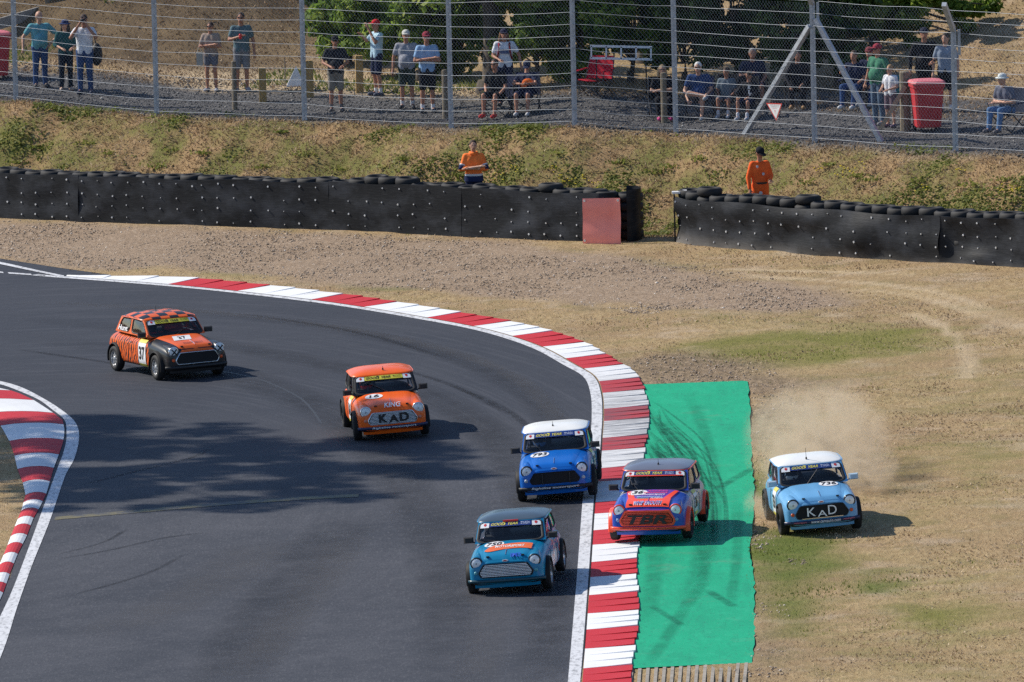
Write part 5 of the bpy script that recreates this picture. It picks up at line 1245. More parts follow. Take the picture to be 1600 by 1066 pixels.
mb = MB(); mb.grid(lambda u, v: bonnet_map(0.023)(u * 0.38, v), np.linspace(-1, 1, 9), np.linspace(1.18, 1.495, 6)); nose = mb.build('bonnet_nose', P_RED, bo_, fix=False)
lettering('WHIP SMOUTH', 0.50, 0.13, lambda a, b2: bonnet_map(0.031)(a, 1.41 - b2), M_WHITE, nose, 0.2, 0.05)
lettering('WHIP SMOUTH', 0.48, 0.11, lambda a, b2: bonnet_map(0.034)(a, 1.41 - b2), flat('blue_lettering', (0.03, 0.12, 0.55), 0.4), nose, 0.2, 0.0)
for (txt, w, h, y, x, col) in (('RACING', 0.34, 0.06, 0.10, 0.72, (0.75, 0.08, 0.22)), ('PERFORMANCE', 0.42, 0.07, 0.07, 0.84, (0.80, 0.10, 0.20)), ('motorsport', 0.40, 0.10, 0.05, 0.97, (0.80, 0.70, 0.80)), ('MOTORSPORT', 0.46, 0.07, 0.0, 1.10, (0.30, 0.55, 0.75)), ('ENGINES', 0.22, 0.05, -0.10, 1.19, (0.10, 0.50, 0.30)), ('TUNING', 0.22, 0.06, 0.13, 1.19, (0.78, 0.76, 0.70))):
    lettering(txt, w, h, lambda a, b2: bonnet_map(0.027)(a + y, x - b2), flat('decal_' + txt.lower(), col, 0.4), bo_, 0.1, 0.03)
mb = MB(); mb.grid(lambda u, v: ws_map(u, v, 0.009), np.linspace(-0.43, 0.43, 15), (0.715, 0.755)); mb.build('red_strip', P_RED, c, True)
side_number(c, '36', 1, 0.10, 0.52, 0.34, 0.40)
place(c, 1019, 847, -8.5, -0.6, 0, 0.05); CARS.append(c)
# light blue car off on the grass
c = build_car(dict(label='light blue race car with white roof kicking up dust on the grass', side=P_LBL, front=P_LBL, bonnet=P_LBL, pillar=P_LBL, roof=P_WHT, surround=P_BLK, grille_back=M_DARK, bumper=flat('navy_bumper', (0.012, 0.02, 0.07), 0.4), valance=P_LBL, arch=M_ARCH, rim=M_RIMD, mirror=flat('pale_mirror', (0.42, 0.55, 0.66), 0.35), indicator=IND_O, banner='navy', bezel=P_BLK, number=('736', 0.74, 0.24, False), aerial=(0.12, -0.04), aerial_h=0.16, steer=math.radians(2),
    wiper=((-0.09, 0.03), (0.05, 0.55)), blade=(-0.04, -0.14), front_text=[('K', 0.15, 0.15, -0.19, 0.445, M_SILV, 0, 0.0), ('A', 0.17, 0.11, 0.0, 0.405, M_SILV, 0, 0.0), ('D', 0.15, 0.16, 0.18, 0.455, M_SILV, 0, 0.0)],
    bumper_text=[('www.camauto.com', 0.52, 0.045, 0.05, M_WHITE, 0.15), ('motorsport', 0.22, 0.035, -0.40, flat('pink_letters', (0.65, 0.16, 0.22), 0.4), 0.2), ('motorsport', 0.20, 0.035, 0.46, flat('pink_letters', (0.65, 0.16, 0.22), 0.4), 0.2)]))
mb = MB(); mb.bar((FXF + 0.03, -0.36, 0.332), (FXF + 0.03, 0.36, 0.332), 0.012, 0.012); mb.build('grille_trim', M_CHROME, c)
side_number(c, '736', -1, 0.18, 0.50, 0.36, 0.46)
place(c, 1282, 831.5, 5.5, 2.0); CARS.append(c)

# ------------------------------------------------------------------ people
PENDING = []      # (object, voxel): bodies and clothes are grown as one skin each, all together at the end
SKIN = {'a': (0.46, 0.235, 0.155), 'b': (0.40, 0.185, 0.115), 'c': (0.52, 0.29, 0.20), 'd': (0.30, 0.15, 0.09)}
ARMS = {  # elbow and wrist for the +x arm, person facing -Y, 1.75 m tall
    'down': ((0.265, 0.03, 1.13), (0.275, -0.06, 0.88)), 'out': ((0.33, 0.05, 1.16), (0.36, -0.08, 0.93)), 'hip': ((0.40, 0.06, 1.16), (0.20, -0.04, 0.98)),
    'cross': ((0.265, -0.06, 1.13), (-0.10, -0.23, 1.16)), 'cross2': ((0.265, -0.06, 1.13), (-0.12, -0.25, 1.20)), 'face': ((0.28, -0.17, 1.25), (0.06, -0.23, 1.57)),
    'hold': ((0.26, 0.0, 1.14), (0.13, -0.25, 1.07)), 'chest': ((0.27, -0.05, 1.15), (0.06, -0.26, 1.24)), 'lap': ((0.25, -0.04, 1.13), (0.12, -0.32, 1.02)), 'knee': ((0.27, -0.12, 1.14), (0.16, -0.42, 1.00)), 'lean': ((0.26, -0.18, 1.12), (0.10, -0.42, 1.02)),
    'point': ((0.29, -0.10, 1.25), (0.16, -0.30, 1.40)), 'wheel': ((0.26, -0.22, 1.16), (0.15, -0.46, 1.26))}
def person(label, loc, rot=0.0, h=1.75, top=((0.1, 0.1, 0.1), 'short'), bottom=((0.05, 0.06, 0.1), 'long'), shoes=(0.03, 0.03, 0.035), skin='a', hair=((0.05, 0.03, 0.02), 'short'), hat=None,
           glasses=False, arms=('down', 'down'), pose='stand', head=(0, 0), grp='spectators behind the fence', socks=None, wide=1.0, lean=0.0, cross_leg=0, vest=None, extra=None, drop=0.0):
    k = h / 1.75; root = empty('person', loc, math.radians(rot)); tag(root, label, 'person', grp)
    sm = flat('skin_' + skin, SKIN[skin], 0.6, var=0.08); T = cloth('shirt_cloth', top[0]); Bc = cloth('trouser_cloth', bottom[0])
    sit = pose in ('sit', 'drive'); dz = -0.47 if sit else 0.0
    def up(p):   # upper body point -> lean and drop when seated
        x, y, z = p; z0 = 0.92; a = math.radians(lean); yy, zz = y, z - z0
        return Vector((x * wide, yy * math.cos(a) - zz * math.sin(a) * 1.0, z0 + dz + yy * math.sin(a) + zz * math.cos(a))) * k
    def S(p): return Vector(p) * k
    body, shirt, bot = MB(), MB(), MB()
    # torso
    hip = [up((s * 0.085, 0.0, 0.93)) for s in (-1, 1)]
    for s in (-1, 1):
        shirt.capsule(up((s * 0.075, 0.01, 1.30)), 0.118 * k, up((s * 0.062, 0.0, 1.02)), 0.112 * k); shirt.capsule(up((s * 0.06, 0.015, 1.36)), 0.10 * k, up((s * 0.150, 0.02, 1.405)), 0.068 * k)
        shirt.capsule(up((s * 0.065, 0, 1.02)), 0.114 * k, up((s * 0.075, 0, 0.92)), 0.118 * k)
        body.capsule(up((s * 0.06, 0.01, 1.36)), 0.085 * k, up((s * 0.06, 0, 1.0)), 0.095 * k)
    if wide > 1.05: shirt.ellipsoid(up((0, -0.05, 1.08)), (0.16 * k * wide, 0.16 * k, 0.17 * k))
    shirt.capsule(up((0, 0.02, 1.43)), 0.07 * k, up((0, 0.02, 1.30)), 0.10 * k)
    body.capsule(up((0, 0.015, 1.40)), 0.058 * k, up((0, 0.0, 1.53)), 0.053 * k)
    # head with jaw, nose and ears, turned and tilted
    hc = up((0, -0.012, 1.625)); ht, hn = math.radians(head[0]), math.radians(head[1]); HR = Matrix.Rotation(ht, 3, 'Z') @ Matrix.Rotation(hn, 3, 'X')
    def hd(p): return hc + HR @ (Vector(p) * k)
    def hell(mb, c, r, n=14, q=10):
        b0 = len(mb.v); mb.ellipsoid((0, 0, 0), tuple(x * k for x in r), n, q)
        for i in range(b0, len(mb.v)): mb.v[i] = tuple(hd(c) + HR @ Vector(mb.v[i]))
    hell(body, (0, 0.008, 0.012), (0.076, 0.094, 0.105)); hell(body, (0, -0.022, -0.055), (0.056, 0.066, 0.062)); body.capsule(hd((0, -0.088, 0.012)), 0.011 * k, hd((0, -0.104, -0.02)), 0.016 * k)
    for s in (-1, 1): body.capsule(hd((s * 0.078, 0.01, 0.02)), 0.012 * k, hd((s * 0.076, 0.012, -0.025)), 0.011 * k)
    # arms with hands
    fingers = MB()
    for s, nm in ((1, arms[0]), (-1, arms[1])):
        e, w = ARMS[nm]; sh = up((s * 0.170, 0.02, 1.40)); el = up((s * e[0], e[1], e[2])); wr = up((s * w[0], w[1], w[2]))
        body.capsule(sh, 0.052 * k, el, 0.041 * k); body.capsule(el, 0.041 * k, wr, 0.028 * k)
        d = (wr - el).normalized(); hn_ = wr + d * 0.075 * k; body.capsule(wr, 0.028 * k, hn_, 0.036 * k)
        lat = d.cross(Vector((0, 0, 1)));
        if lat.length < 0.2: lat = Vector((0, 1, 0)).cross(d)
        lat.normalize(); crl = d.cross(lat) * (0.5)
        for f, (o_, L) in enumerate(((-0.030, 0.055), (-0.010, 0.068), (0.010, 0.072), (0.028, 0.062))):
            a0 = hn_ + lat * o_ * k + d * 0.02 * k; a1 = a0 + d * L * 0.55 * k; a2 = a1 + (d * 0.6 + crl).normalized() * L * 0.55 * k; fingers.tube([a0, a1, a2], 0.0095 * k, 5, r1=0.007 * k)
        a0 = wr + d * 0.03 * k - lat * 0.03 * k; fingers.tube([a0, a0 + (d * 0.6 - lat * 0.7).normalized() * 0.04 * k, a0 + (d - lat * 0.5).normalized() * 0.07 * k], 0.011 * k, 5, r1=0.008 * k)
        sl = {'short': 0.62, 'long': 1.0, 'elbow': 1.0}.get(top[1], 0.0)
        if sl: shirt.capsule(sh, 0.071 * k, sh.lerp(el, sl), (0.064 if top[1] == 'short' else 0.054) * k)
        if top[1] == 'long': shirt.capsule(el, 0.053 * k, el.lerp(wr, 0.92), 0.040 * k)
        if top[1] == 'elbow': shirt.capsule(el, 0.053 * k, el.lerp(wr, 0.30), 0.050 * k)
    # legs
    shoe_pts = []
    for s in (-1, 1):
        if sit:
            hp = S((s * 0.09, 0.0, 0.45)); kn = S((s * 0.14, -0.44, 0.49)); an = S((s * 0.13, -0.44 - 0.05, 0.09))
            if pose == 'drive': kn = S((s * 0.16, -0.40, 0.55)); an = S((s * 0.12, -0.72, 0.30))
            if cross_leg == s: kn = S((s * 0.16, -0.45, 0.60)); an = S((-s * 0.24, -0.52, 0.54))
            toe = an + Vector((s * 0.01, -0.15, -0.045)) * k
        else:
            st = 0.10 if s > 0 else 0.105
            hp = S((s * 0.09, 0, 0.93)); kn = S((s * st, -0.02, 0.50)); an = S((s * (st + 0.01), 0.025, 0.085)); toe = S((s * (st + 0.04), -0.135, 0.04))
        body.capsule(hp, 0.080 * k, kn, 0.054 * k); calf = kn.lerp(an, 0.3) + Vector((0, 0.015, 0)) * k
        body.capsule(kn, 0.052 * k, calf, 0.054 * k); body.capsule(calf, 0.054 * k, an, 0.036 * k); body.capsule(an, 0.036 * k, toe, 0.03 * k)
        bot.capsule(hp + Vector((0, 0, 0.02)) * k, 0.106 * k, hp.lerp(kn, 0.5), 0.090 * k)
        if bottom[1] == 'long': bot.capsule(hp.lerp(kn, 0.5), 0.090 * k, kn, 0.072 * k); bot.capsule(kn, 0.072 * k, calf, 0.068 * k); bot.capsule(calf, 0.068 * k, an, 0.056 * k)
        elif bottom[1] == 'shorts': bot.capsule(hp.lerp(kn, 0.4), 0.094 * k, hp.lerp(kn, 0.86), 0.088 * k)
        else: bot.capsule(hp.lerp(kn, 0.3), 0.098 * k, hp.lerp(kn, 0.5), 0.092 * k)
        shoe_pts.append((an, toe))
    bot.capsule(hip[0] + Vector((0, 0, -0.02)) * k, 0.112 * k, hip[1] + Vector((0, 0, -0.02)) * k, 0.112 * k)
    for mb, nm, mm in ((body, 'body', sm), (shirt, 'shirt' if top[1] != 'long' else 'jacket', T), (bot, 'trousers' if bottom[1] == 'long' else 'shorts', Bc)):
        o = mb.build(nm, mm, root); PENDING.append((o, 0.0165 if nm == 'body' else 0.018, fingers if nm == 'body' else None))
    for an, toe in shoe_pts:
        mb = MB(); heel = an + Vector((0, 0.03, -0.03)) * k; mb.capsule(heel, 0.048 * k, toe + Vector((0, 0, 0.005)), 0.042 * k); mb.build('shoe', flat('shoe', shoes, 0.7), root, True)
        if socks:
            mb = MB(); kn_ = an + Vector((0, 0.0, 0.09)) * k; mb.capsule(an, 0.046 * k, kn_, 0.046 * k); mb.build('sock', cloth('sock', socks), root, True)
    # eyes and mouth
    mb = MB()
    for s in (-1, 1): mb.ellipsoid(hd((s * 0.031, -0.084, 0.018)), (0.012 * k, 0.008 * k, 0.007 * k), 8, 5)
    mb.build('eyes', M_INK, root); mb = MB(); mb.ellipsoid(hd((0, -0.088, -0.058)), (0.022 * k, 0.007 * k, 0.006 * k), 8, 5); mb.build('mouth', flat('lips', (0.28, 0.09, 0.07), 0.6), root)
    if glasses:
        mb = MB()
        for s in (-1, 1): mb.ellipsoid(hd((s * 0.034, -0.094, 0.016)), (0.027 * k, 0.010 * k, 0.018 * k), 10, 6); mb.tube([hd((s * 0.06, -0.085, 0.02)), hd((s * 0.082, 0.0, 0.02))], 0.004 * k, 5)
        mb.tube([hd((-0.01, -0.1, 0.02)), hd((0.01, -0.1, 0.02))], 0.004 * k, 5); mb.build('sunglasses', M_BLK, root, True)
    if hair:
        hm = flat('hair', hair[0], 0.8, var=0.3, nscale=40); mb = MB()
        hell(mb, (0, 0.024, 0.036), (0.084, 0.094, 0.094))
        if hair[1] == 'long':
            for s in (-1, 1): mb.capsule(hd((s * 0.068, 0.03, 0.02)), 0.035 * k, hd((s * 0.095, 0.02, -0.14)), 0.04 * k)
            mb.capsule(hd((0, 0.08, 0)), 0.05 * k, hd((0, 0.09, -0.16)), 0.06 * k)
        mb.build('hair', hm, root, True)
    if hat:
        hm = cloth('hat_cloth', hat[0]); mb = MB()
        if hat[1] == 'cap':
            hell(mb, (0, 0.012, 0.055), (0.092, 0.105, 0.082)); b0 = len(mb.v); mb.ellipsoid((0, 0, 0), (0.075 * k, 0.085 * k, 0.012 * k), 14, 6)
            for i in range(b0, len(mb.v)): mb.v[i] = tuple(hd((0, -0.105, 0.045)) + HR @ Vector(mb.v[i]))
        else:
            hell(mb, (0, 0.01, 0.065), (0.088, 0.10, 0.075)); hell(mb, (0, 0.005, 0.03), (0.15, 0.155, 0.022), 18, 6)
        mb.build('cap' if hat[1] == 'cap' else 'hat', hm, root, True)
    root['k'] = k; del root['k']
    return root, up, hd, k

def camp_chair(loc, rot, col, label, w=0.56):
    r = empty('camp_chair', loc, math.radians(rot)); tag(r, label, 'camp chair', 'camp chairs'); M = cloth('chair_cloth', col); t = M_RIMD; h = w / 2
    mb = MB(); mb.grid(lambda u, v: (u * h * 0.95, 0.22 - v * 0.48, 0.40 - 0.05 * math.cos(u * 1.5) + 0.03 * v), np.linspace(-1, 1, 7), np.linspace(0, 1, 6)); mb.grid(lambda u, v: (u * h * 0.95, 0.22 - v * 0.48, 0.385 - 0.05 * math.cos(u * 1.5) + 0.03 * v), np.linspace(-1, 1, 7), np.linspace(0, 1, 6)); mb.build('seat', M, r, True)
    mb = MB(); mb.grid(lambda u, v: (u * h * (1 - 0.12 * v), 0.24 + 0.20 * v + 0.05 * (1 - u * u), 0.40 + 0.50 * v), np.linspace(-1, 1, 7), np.linspace(0, 1, 6)); mb.grid(lambda u, v: (u * h * (1 - 0.12 * v), 0.255 + 0.20 * v + 0.05 * (1 - u * u), 0.40 + 0.50 * v), np.linspace(-1, 1, 7), np.linspace(0, 1, 6)); mb.build('backrest', M, r, True)
    for s in (-1, 1):
        mb = MB(); mb.tube([(s * h, -0.26, 0.02), (s * h, 0.24, 0.42), (s * h * 0.9, 0.44, 0.92)], 0.013, 6); mb.build('leg', t, r)
        mb = MB(); mb.tube([(s * h, 0.26, 0.02), (s * h, -0.26, 0.42), (s * h * 1.05, -0.26, 0.60)], 0.013, 6); mb.build('leg', t, r)
        mb = MB(); mb.tube([(-s * h, -0.28, 0.02), (s * h, -0.26, 0.41)], 0.012, 6); mb.build('brace', t, r)
        mb = MB(); mb.bar((s * h * 1.05, -0.28, 0.61), (s * h * 1.0, 0.30, 0.63), 0.06, 0.02); mb.build('armrest', M, r)
    return r

def foot(u, v): return Vector(un(u, v))
def seat(u, v, rot):      # u, v: where the feet rest; returns the chair base
    q = foot(u, v); a = math.radians(rot); p = q + Vector((-math.sin(a) * 0.50, math.cos(a) * 0.50, 0)); p.z = gz(p.x, p.y); return p

JEAN = (0.035, 0.075, 0.19); NAVY = (0.015, 0.022, 0.06); DK = (0.012, 0.013, 0.018); WHT = (0.72, 0.74, 0.80)
person('bald man in teal polo shirt and jeans beside the leftmost fence post', foot(64, 137), 14, 1.80, ((0.13, 0.36, 0.42), 'short'), (JEAN, 'long'), skin='c', hair=None, arms=('hip', 'out'), head=(25, 0), wide=1.12)
person('person in dark green shirt, wide trousers and navy sun hat beside the photographer', foot(104, 142), 10, 1.66, ((0.02, 0.085, 0.095), 'elbow'), ((0.012, 0.02, 0.035), 'long'), (0.4, 0.3, 0.25), 'c', ((0.03, 0.02, 0.015), 'long'), ((0.03, 0.045, 0.13), 'bucket'), arms=('hold', 'hold'), head=(-35, 0))
pc, up_, hd_, k_ = person('man in white T-shirt and jeans holding a camera to his face', foot(134, 147), -5, 1.86, (WHT, 'short'), (JEAN, 'long'), (0.03, 0.04, 0.08), 'b', ((0.045, 0.025, 0.018), 'short'), arms=('face', 'face'))
cm = empty('camera_in_hands', pc.location, math.radians(-5)); tag(cm, 'black camera raised by the man in white T-shirt', 'camera')
p = hd_((0, -0.16, 0.02)); mb = MB(); mb.box(p, (0.14, 0.06, 0.10)); mb.box(p + Vector((0, 0, 0.06)), (0.05, 0.05, 0.03)); mb.build('camera_body', M_BLK, cm); mb = MB(); mb.lathe([(0.042, 0), (0.045, -0.10), (0.05, -0.12)], 14, 'y', (p.x, p.y - 0.03, p.z)); mb.build('camera_lens', M_BLK, cm, True)
q = foot(150, 139); rk = empty('backpack', pc.location); tag(rk, 'black rucksack hanging behind the man with the camera', 'bag'); mb = MB(); mb.ellipsoid((0.27, 0.18, 0.90), (0.14, 0.13, 0.27), 12, 9); mb.build('bag_body', M_BLK, rk, True); mb = MB(); mb.ellipsoid((0.28, 0.06, 0.78), (0.10, 0.06, 0.11), 10, 7); mb.build('pocket', M_BLK, rk, True); mb = MB(); mb.tube([(0.2, 0.1, 1.12), (0.16, 0.04, 1.42), (0.2, 0.2, 1.40), (0.27, 0.22, 1.1)], 0.014, 6); mb.build('strap', M_BLK, rk)
person('woman in beige top and short shorts with arms folded', foot(331, 143), -12, 1.62, ((0.34, 0.265, 0.225), 'short'), ((0.14, 0.15, 0.19), 'brief'), (0.45, 0.45, 0.5), 'b', ((0.06, 0.03, 0.02), 'short'), None, True, ('cross', 'cross2'), head=(-10, 0))
q = foot(331, 143); hb = empty('tote_bag', q); tag(hb, 'pale tote bag hanging beside the woman in shorts', 'bag'); mb = MB(); mb.box((-0.26, -0.12, 0.78), (0.15, 0.06, 0.30)); mb.build('bag_body', flat('pale_canvas', (0.42, 0.40, 0.36), 0.8), hb); mb = MB(); mb.tube([(-0.31, -0.12, 0.92), (-0.26, -0.14, 1.14), (-0.21, -0.12, 0.92)], 0.010, 6); mb.build('bag_handle', flat('pale_canvas', (0.42, 0.40, 0.36), 0.8), hb)
pm, up_, hd_, k_ = person('bearded man in grey teal T-shirt and grey shorts holding a red can', foot(379, 143), 8, 1.84, ((0.10, 0.165, 0.195), 'short'), ((0.20, 0.205, 0.225), 'shorts'), (0.25, 0.25, 0.28), 'b', ((0.04, 0.025, 0.02), 'short'), None, True, ('down', 'chest'), head=(-15, 0))
p = up_((-0.06, -0.36, 1.25)); mb = MB(); mb.lathe([(0.026, -0.06), (0.034, -0.05), (0.034, 0.05), (0.026, 0.06)], 12, 'z'); cn = mb.build('drink_can', flat('red_can', (0.6, 0.02, 0.03), 0.3, 0.3), None, True); cn.location = pm.matrix_world @ Vector((0, 0, 0)) if False else Vector(pm.location) + Matrix.Rotation(math.radians(8), 3, 'Z') @ p; tag(cn, 'red drink can held by the man in the grey teal T-shirt', 'can')
person('man in black T-shirt, beige shorts and black cap left of a timber post', foot(526, 175), 5, 1.74, ((0.022, 0.024, 0.032), 'short'), ((0.24, 0.215, 0.18), 'shorts'), (0.06, 0.06, 0.07), 'b', ((0.03, 0.02, 0.02), 'short'), (DK, 'cap'), True, ('hold', 'hold'), socks=(0.12, 0.12, 0.13), wide=1.1)
person('man in pale blue T-shirt, navy shorts and red cap looking sideways', foot(590, 150), -62, 1.76, ((0.42, 0.60, 0.72), 'short'), (NAVY, 'shorts'), (0.05, 0.06, 0.10), 'b', ((0.05, 0.03, 0.02), 'short'), ((0.50, 0.02, 0.03), 'cap'), False, ('face', 'point'), socks=(0.7, 0.7, 0.72))
person('man in grey polo shirt, dark green shorts and white cap', foot(637, 170), -6, 1.80, ((0.30, 0.31, 0.36), 'short'), ((0.035, 0.05, 0.04), 'shorts'), (0.03, 0.03, 0.035), 'b', ((0.2, 0.17, 0.14), 'short'), ((0.55, 0.55, 0.52), 'cap'), False, ('down', 'down'), socks=(0.6, 0.6, 0.62), wide=1.1)
person('man in light blue T-shirt and black shorts with folded arms', foot(669, 176), 4, 1.84, ((0.26, 0.42, 0.66), 'short'), (DK, 'shorts'), (0.05, 0.06, 0.08), 'b', ((0.06, 0.04, 0.03), 'short'), ((0.24, 0.03, 0.05), 'cap'), True, ('cross', 'cross2'), socks=(0.75, 0.76, 0.8))
pt, up_, hd_, k_ = person('long haired man in white printed T-shirt standing behind a seated pair', foot(790, 166), 3, 1.76, (WHT, 'short'), (NAVY, 'long'), skin='b', hair=((0.17, 0.075, 0.03), 'long'), hat=((0.02, 0.02, 0.05), 'cap'), arms=('out', 'hold'))
bp = empty('backpack', pt.location); tag(bp, 'backpack with dark red straps worn by the long haired man', 'bag'); mb = MB(); mb.ellipsoid((0, 0.22, 1.2), (0.17, 0.11, 0.24), 12, 8); mb.build('bag_body', cloth('bag_cloth', (0.25, 0.02, 0.03)), bp, True)
for s in (-1, 1): mb = MB(); mb.tube([(s * 0.12, 0.10, 1.46), (s * 0.12, -0.09, 1.42), (s * 0.13, -0.135, 1.25), (s * 0.17, -0.06, 1.08)], 0.022, 6); mb.build('strap', cloth('bag_cloth', (0.25, 0.02, 0.03)), bp, True)
mb = MB(); mb.grid(lambda u, v: up_((u, -0.127 - 0.02 * math.cos(u * 9), v)), np.linspace(-0.10, 0.10, 7), np.linspace(1.20, 1.30, 4)); mb.build('shirt_print', cloth('shirt_print', (0.10, 0.13, 0.24)), pt, fix=False)
# seated pair in front of him
c0 = seat(762, 188, -28); camp_chair(c0, -20, NAVY, 'dark camp chair under the man in sunglasses', 0.62); person('man in black T-shirt and sunglasses sprawled in a camp chair', c0 + Vector((0, 0.05, 0)), -24, 1.80, (DK, 'short'), (DK, 'shorts'), (0.6, 0.03, 0.03), 'b', ((0.02, 0.015, 0.012), 'short'), None, True, ('knee', 'lap'), 'sit', lean=10)
c0 = seat(806, 184, -12); camp_chair(c0 + Vector((0.12, 0, 0)), -8, NAVY, 'dark camp chair under the hunched spectator', 0.62); person('hunched spectator in navy top leaning forward in a camp chair', c0 + Vector((0.12, 0, 0)), -10, 1.70, (NAVY, 'short'), (NAVY, 'shorts'), (0.5, 0.5, 0.52), 'b', ((0.03, 0.02, 0.015), 'short'), (NAVY, 'cap'), False, ('lean', 'lean'), 'sit', lean=-28, head=(0, 25))
q = foot(826, 176) + Vector((0, -0.1, 0.70)); mb = MB(); mb.ellipsoid((0, 0, 0), (0.13, 0.07, 0.08), 12, 8); mb.ellipsoid((-0.10, -0.02, -0.07), (0.08, 0.05, 0.07), 10, 7); jk = mb.build('folded_jacket', cloth('orange_cloth', (0.75, 0.16, 0.03)), None, True, loc=q); tag(jk, 'orange jacket bundled in the lap of the hunched spectator', 'jacket')
camp_chair(foot(930, 152), -25, (0.50, 0.02, 0.04), 'empty red camp chair under the pale ladder', 0.66)
# group by the round post
c0 = seat(1040, 190, 6); camp_chair(c0, 6, DK, 'dark camp chair under the fair haired woman'); person('fair haired woman in black top with folded arms seated behind a post', c0, 4, 1.66, (DK, 'short'), (DK, 'long'), (0.5, 0.03, 0.2), 'c', ((0.42, 0.30, 0.17), 'long'), None, True, ('cross', 'cross2'), 'sit', lean=4)
q = foot(1050, 176); mb = MB(); mb.ellipsoid((0, -0.1, 0.28), (0.09, 0.07, 0.08), 10, 7); mb.ellipsoid((0.02, -0.1, 0.36), (0.04, 0.03, 0.05), 8, 6); pb_ = mb.build('pink_bag', cloth('pink_cloth', (0.62, 0.05, 0.28)), None, True, loc=q); tag(pb_, 'small pink bag beside the fair haired woman', 'bag')
c0 = seat(1084, 191, -18); camp_chair(c0, -8, (0.02, 0.03, 0.08), 'dark camp chair under the white haired man', 0.62); person('white haired man in blue shirt and grey shorts seated with a leg crossed', c0, -12, 1.78, ((0.022, 0.055, 0.16), 'short'), ((0.20, 0.20, 0.22), 'shorts'), (0.30, 0.33, 0.36), 'c', ((0.62, 0.62, 0.62), 'short'), None, True, ('lap', 'knee'), 'sit', lean=12, cross_leg=-1, wide=1.12)
c0 = seat(1128, 188, -10); camp_chair(c0 + Vector((0.05, 0.06, 0)), -6, DK, 'low dark camp chair under the boy in grey', 0.5); person('boy in grey T-shirt seated beside the white haired man', c0 + Vector((0.05, 0.04, 0)), -14, 1.52, ((0.14, 0.18, 0.22), 'short'), ((0.13, 0.15, 0.19), 'shorts'), (0.45, 0.47, 0.52), 'b', ((0.03, 0.018, 0.012), 'short'), None, False, ('lap', 'lap'), 'sit', lean=4, head=(-20, 15), socks=(0.6, 0.6, 0.65))
c0 = seat(1161, 191, -6); camp_chair(c0 + Vector((0.08, 0.05, 0)), -4, DK, 'low dark camp chair under the child in black', 0.5); pk, up_, hd_, k_ = person('child in black top with white lettering, leaning over in a low chair', c0 + Vector((0.08, 0.03, 0)), -20, 1.45, (DK, 'long'), (NAVY, 'shorts'), (0.42, 0.44, 0.5), 'b', ((0.05, 0.03, 0.02), 'short'), None, False, ('lap', 'knee'), 'sit', lean=-10, head=(-35, 20), socks=(0.6, 0.6, 0.66))
for j, chh in enumerate('BLK'):
    lettering(chh, 0.09, 0.10, lambda a, b2: tuple(up_((0.12 + a - 0.02 * j, -0.17, 1.06 + 0.12 * j + b2))), M_WHITE, pk, 0, 0.03)
c0 = seat(1180, 176, 2); camp_chair(c0 + Vector((0, 0.6, 0)), 2, DK, 'dark camp chair behind the two seated children', 0.6); person('grey haired man in navy shirt seated behind the two children', c0 + Vector((0, 0.6, 0)), 6, 1.82, ((0.018, 0.025, 0.06), 'short'), (NAVY, 'shorts'), skin='b', hair=((0.22, 0.2, 0.19), 'short'), arms=('lap', 'chest'), pose='sit', lean=4, wide=1.1)
c0 = seat(1252, 172, 5); camp_chair(c0, 2, DK, 'dark camp chair half hidden by the braced fence post', 0.6); person('dark clothed spectator in tan boots seated behind the braced fence post', c0, -5, 1.75, (DK, 'long'), (DK, 'long'), (0.30, 0.17, 0.07), 'b', ((0.03, 0.02, 0.02), 'short'), None, False, ('lap', 'knee'), 'sit', lean=2)
c0 = seat(1322, 173, -28); camp_chair(c0, -20, NAVY, 'dark camp chair under the left one of the seated pair', 0.58); person('seated spectator in navy top raising a hand, left one of the pair', c0, -24, 1.75, (NAVY, 'short'), (JEAN, 'long'), (0.55, 0.57, 0.6), 'b', ((0.05, 0.03, 0.02), 'short'), None, False, ('lap', 'point'), 'sit', lean=6)
c0 = seat(1352, 172, -18) + Vector((0, 0.35, 0)); camp_chair(c0, -14, NAVY, 'dark camp chair under the capped one of the seated pair', 0.58); person('seated spectator in navy top and cap, right one of the pair', c0, -18, 1.78, (NAVY, 'short'), (JEAN, 'long'), (0.3, 0.32, 0.35), 'b', ((0.04, 0.03, 0.02), 'short'), ((0.20, 0.05, 0.06), 'cap'), False, ('knee', 'lap'), 'sit', lean=4)
person('stout man in green T-shirt, jeans and dark red cap looking left', foot(1373, 196), -48, 1.80, ((0.055, 0.20, 0.125), 'short'), ((0.09, 0.14, 0.21), 'long'), (0.2, 0.2, 0.22), 'b', ((0.03, 0.02, 0.015), 'short'), ((0.30, 0.04, 0.06), 'cap'), True, ('down', 'down'), wide=1.18)
bg2 = empty('backpack', foot(1404, 199)); tag(bg2, 'teal backpack behind the boy in white', 'bag'); mb = MB(); mb.ellipsoid((0, 0.35, 0.86), (0.15, 0.13, 0.26), 12, 8); mb.build('bag_body', cloth('teal_bag', (0.03, 0.17, 0.19)), bg2, True); mb = MB(); mb.ellipsoid((0.02, 0.25, 0.72), (0.11, 0.07, 0.12), 10, 7); mb.build('pocket', cloth('teal_bag_pocket', (0.05, 0.26, 0.27)), bg2, True); mb = MB(); mb.tube([(0, 0.35, 1.08), (-0.02, 0.5, 1.2), (-0.1, 0.4, 1.05)], 0.015, 6); mb.build('strap', M_BLK, bg2)
person('fair haired boy in white T-shirt and plaid shorts beside the man in green', foot(1392, 199), -42, 1.38, (WHT, 'short'), ((0.16, 0.11, 0.14), 'shorts'), (0.12, 0.08, 0.14), 'c', ((0.34, 0.20, 0.09), 'short'), None, True, ('hold', 'hold'))
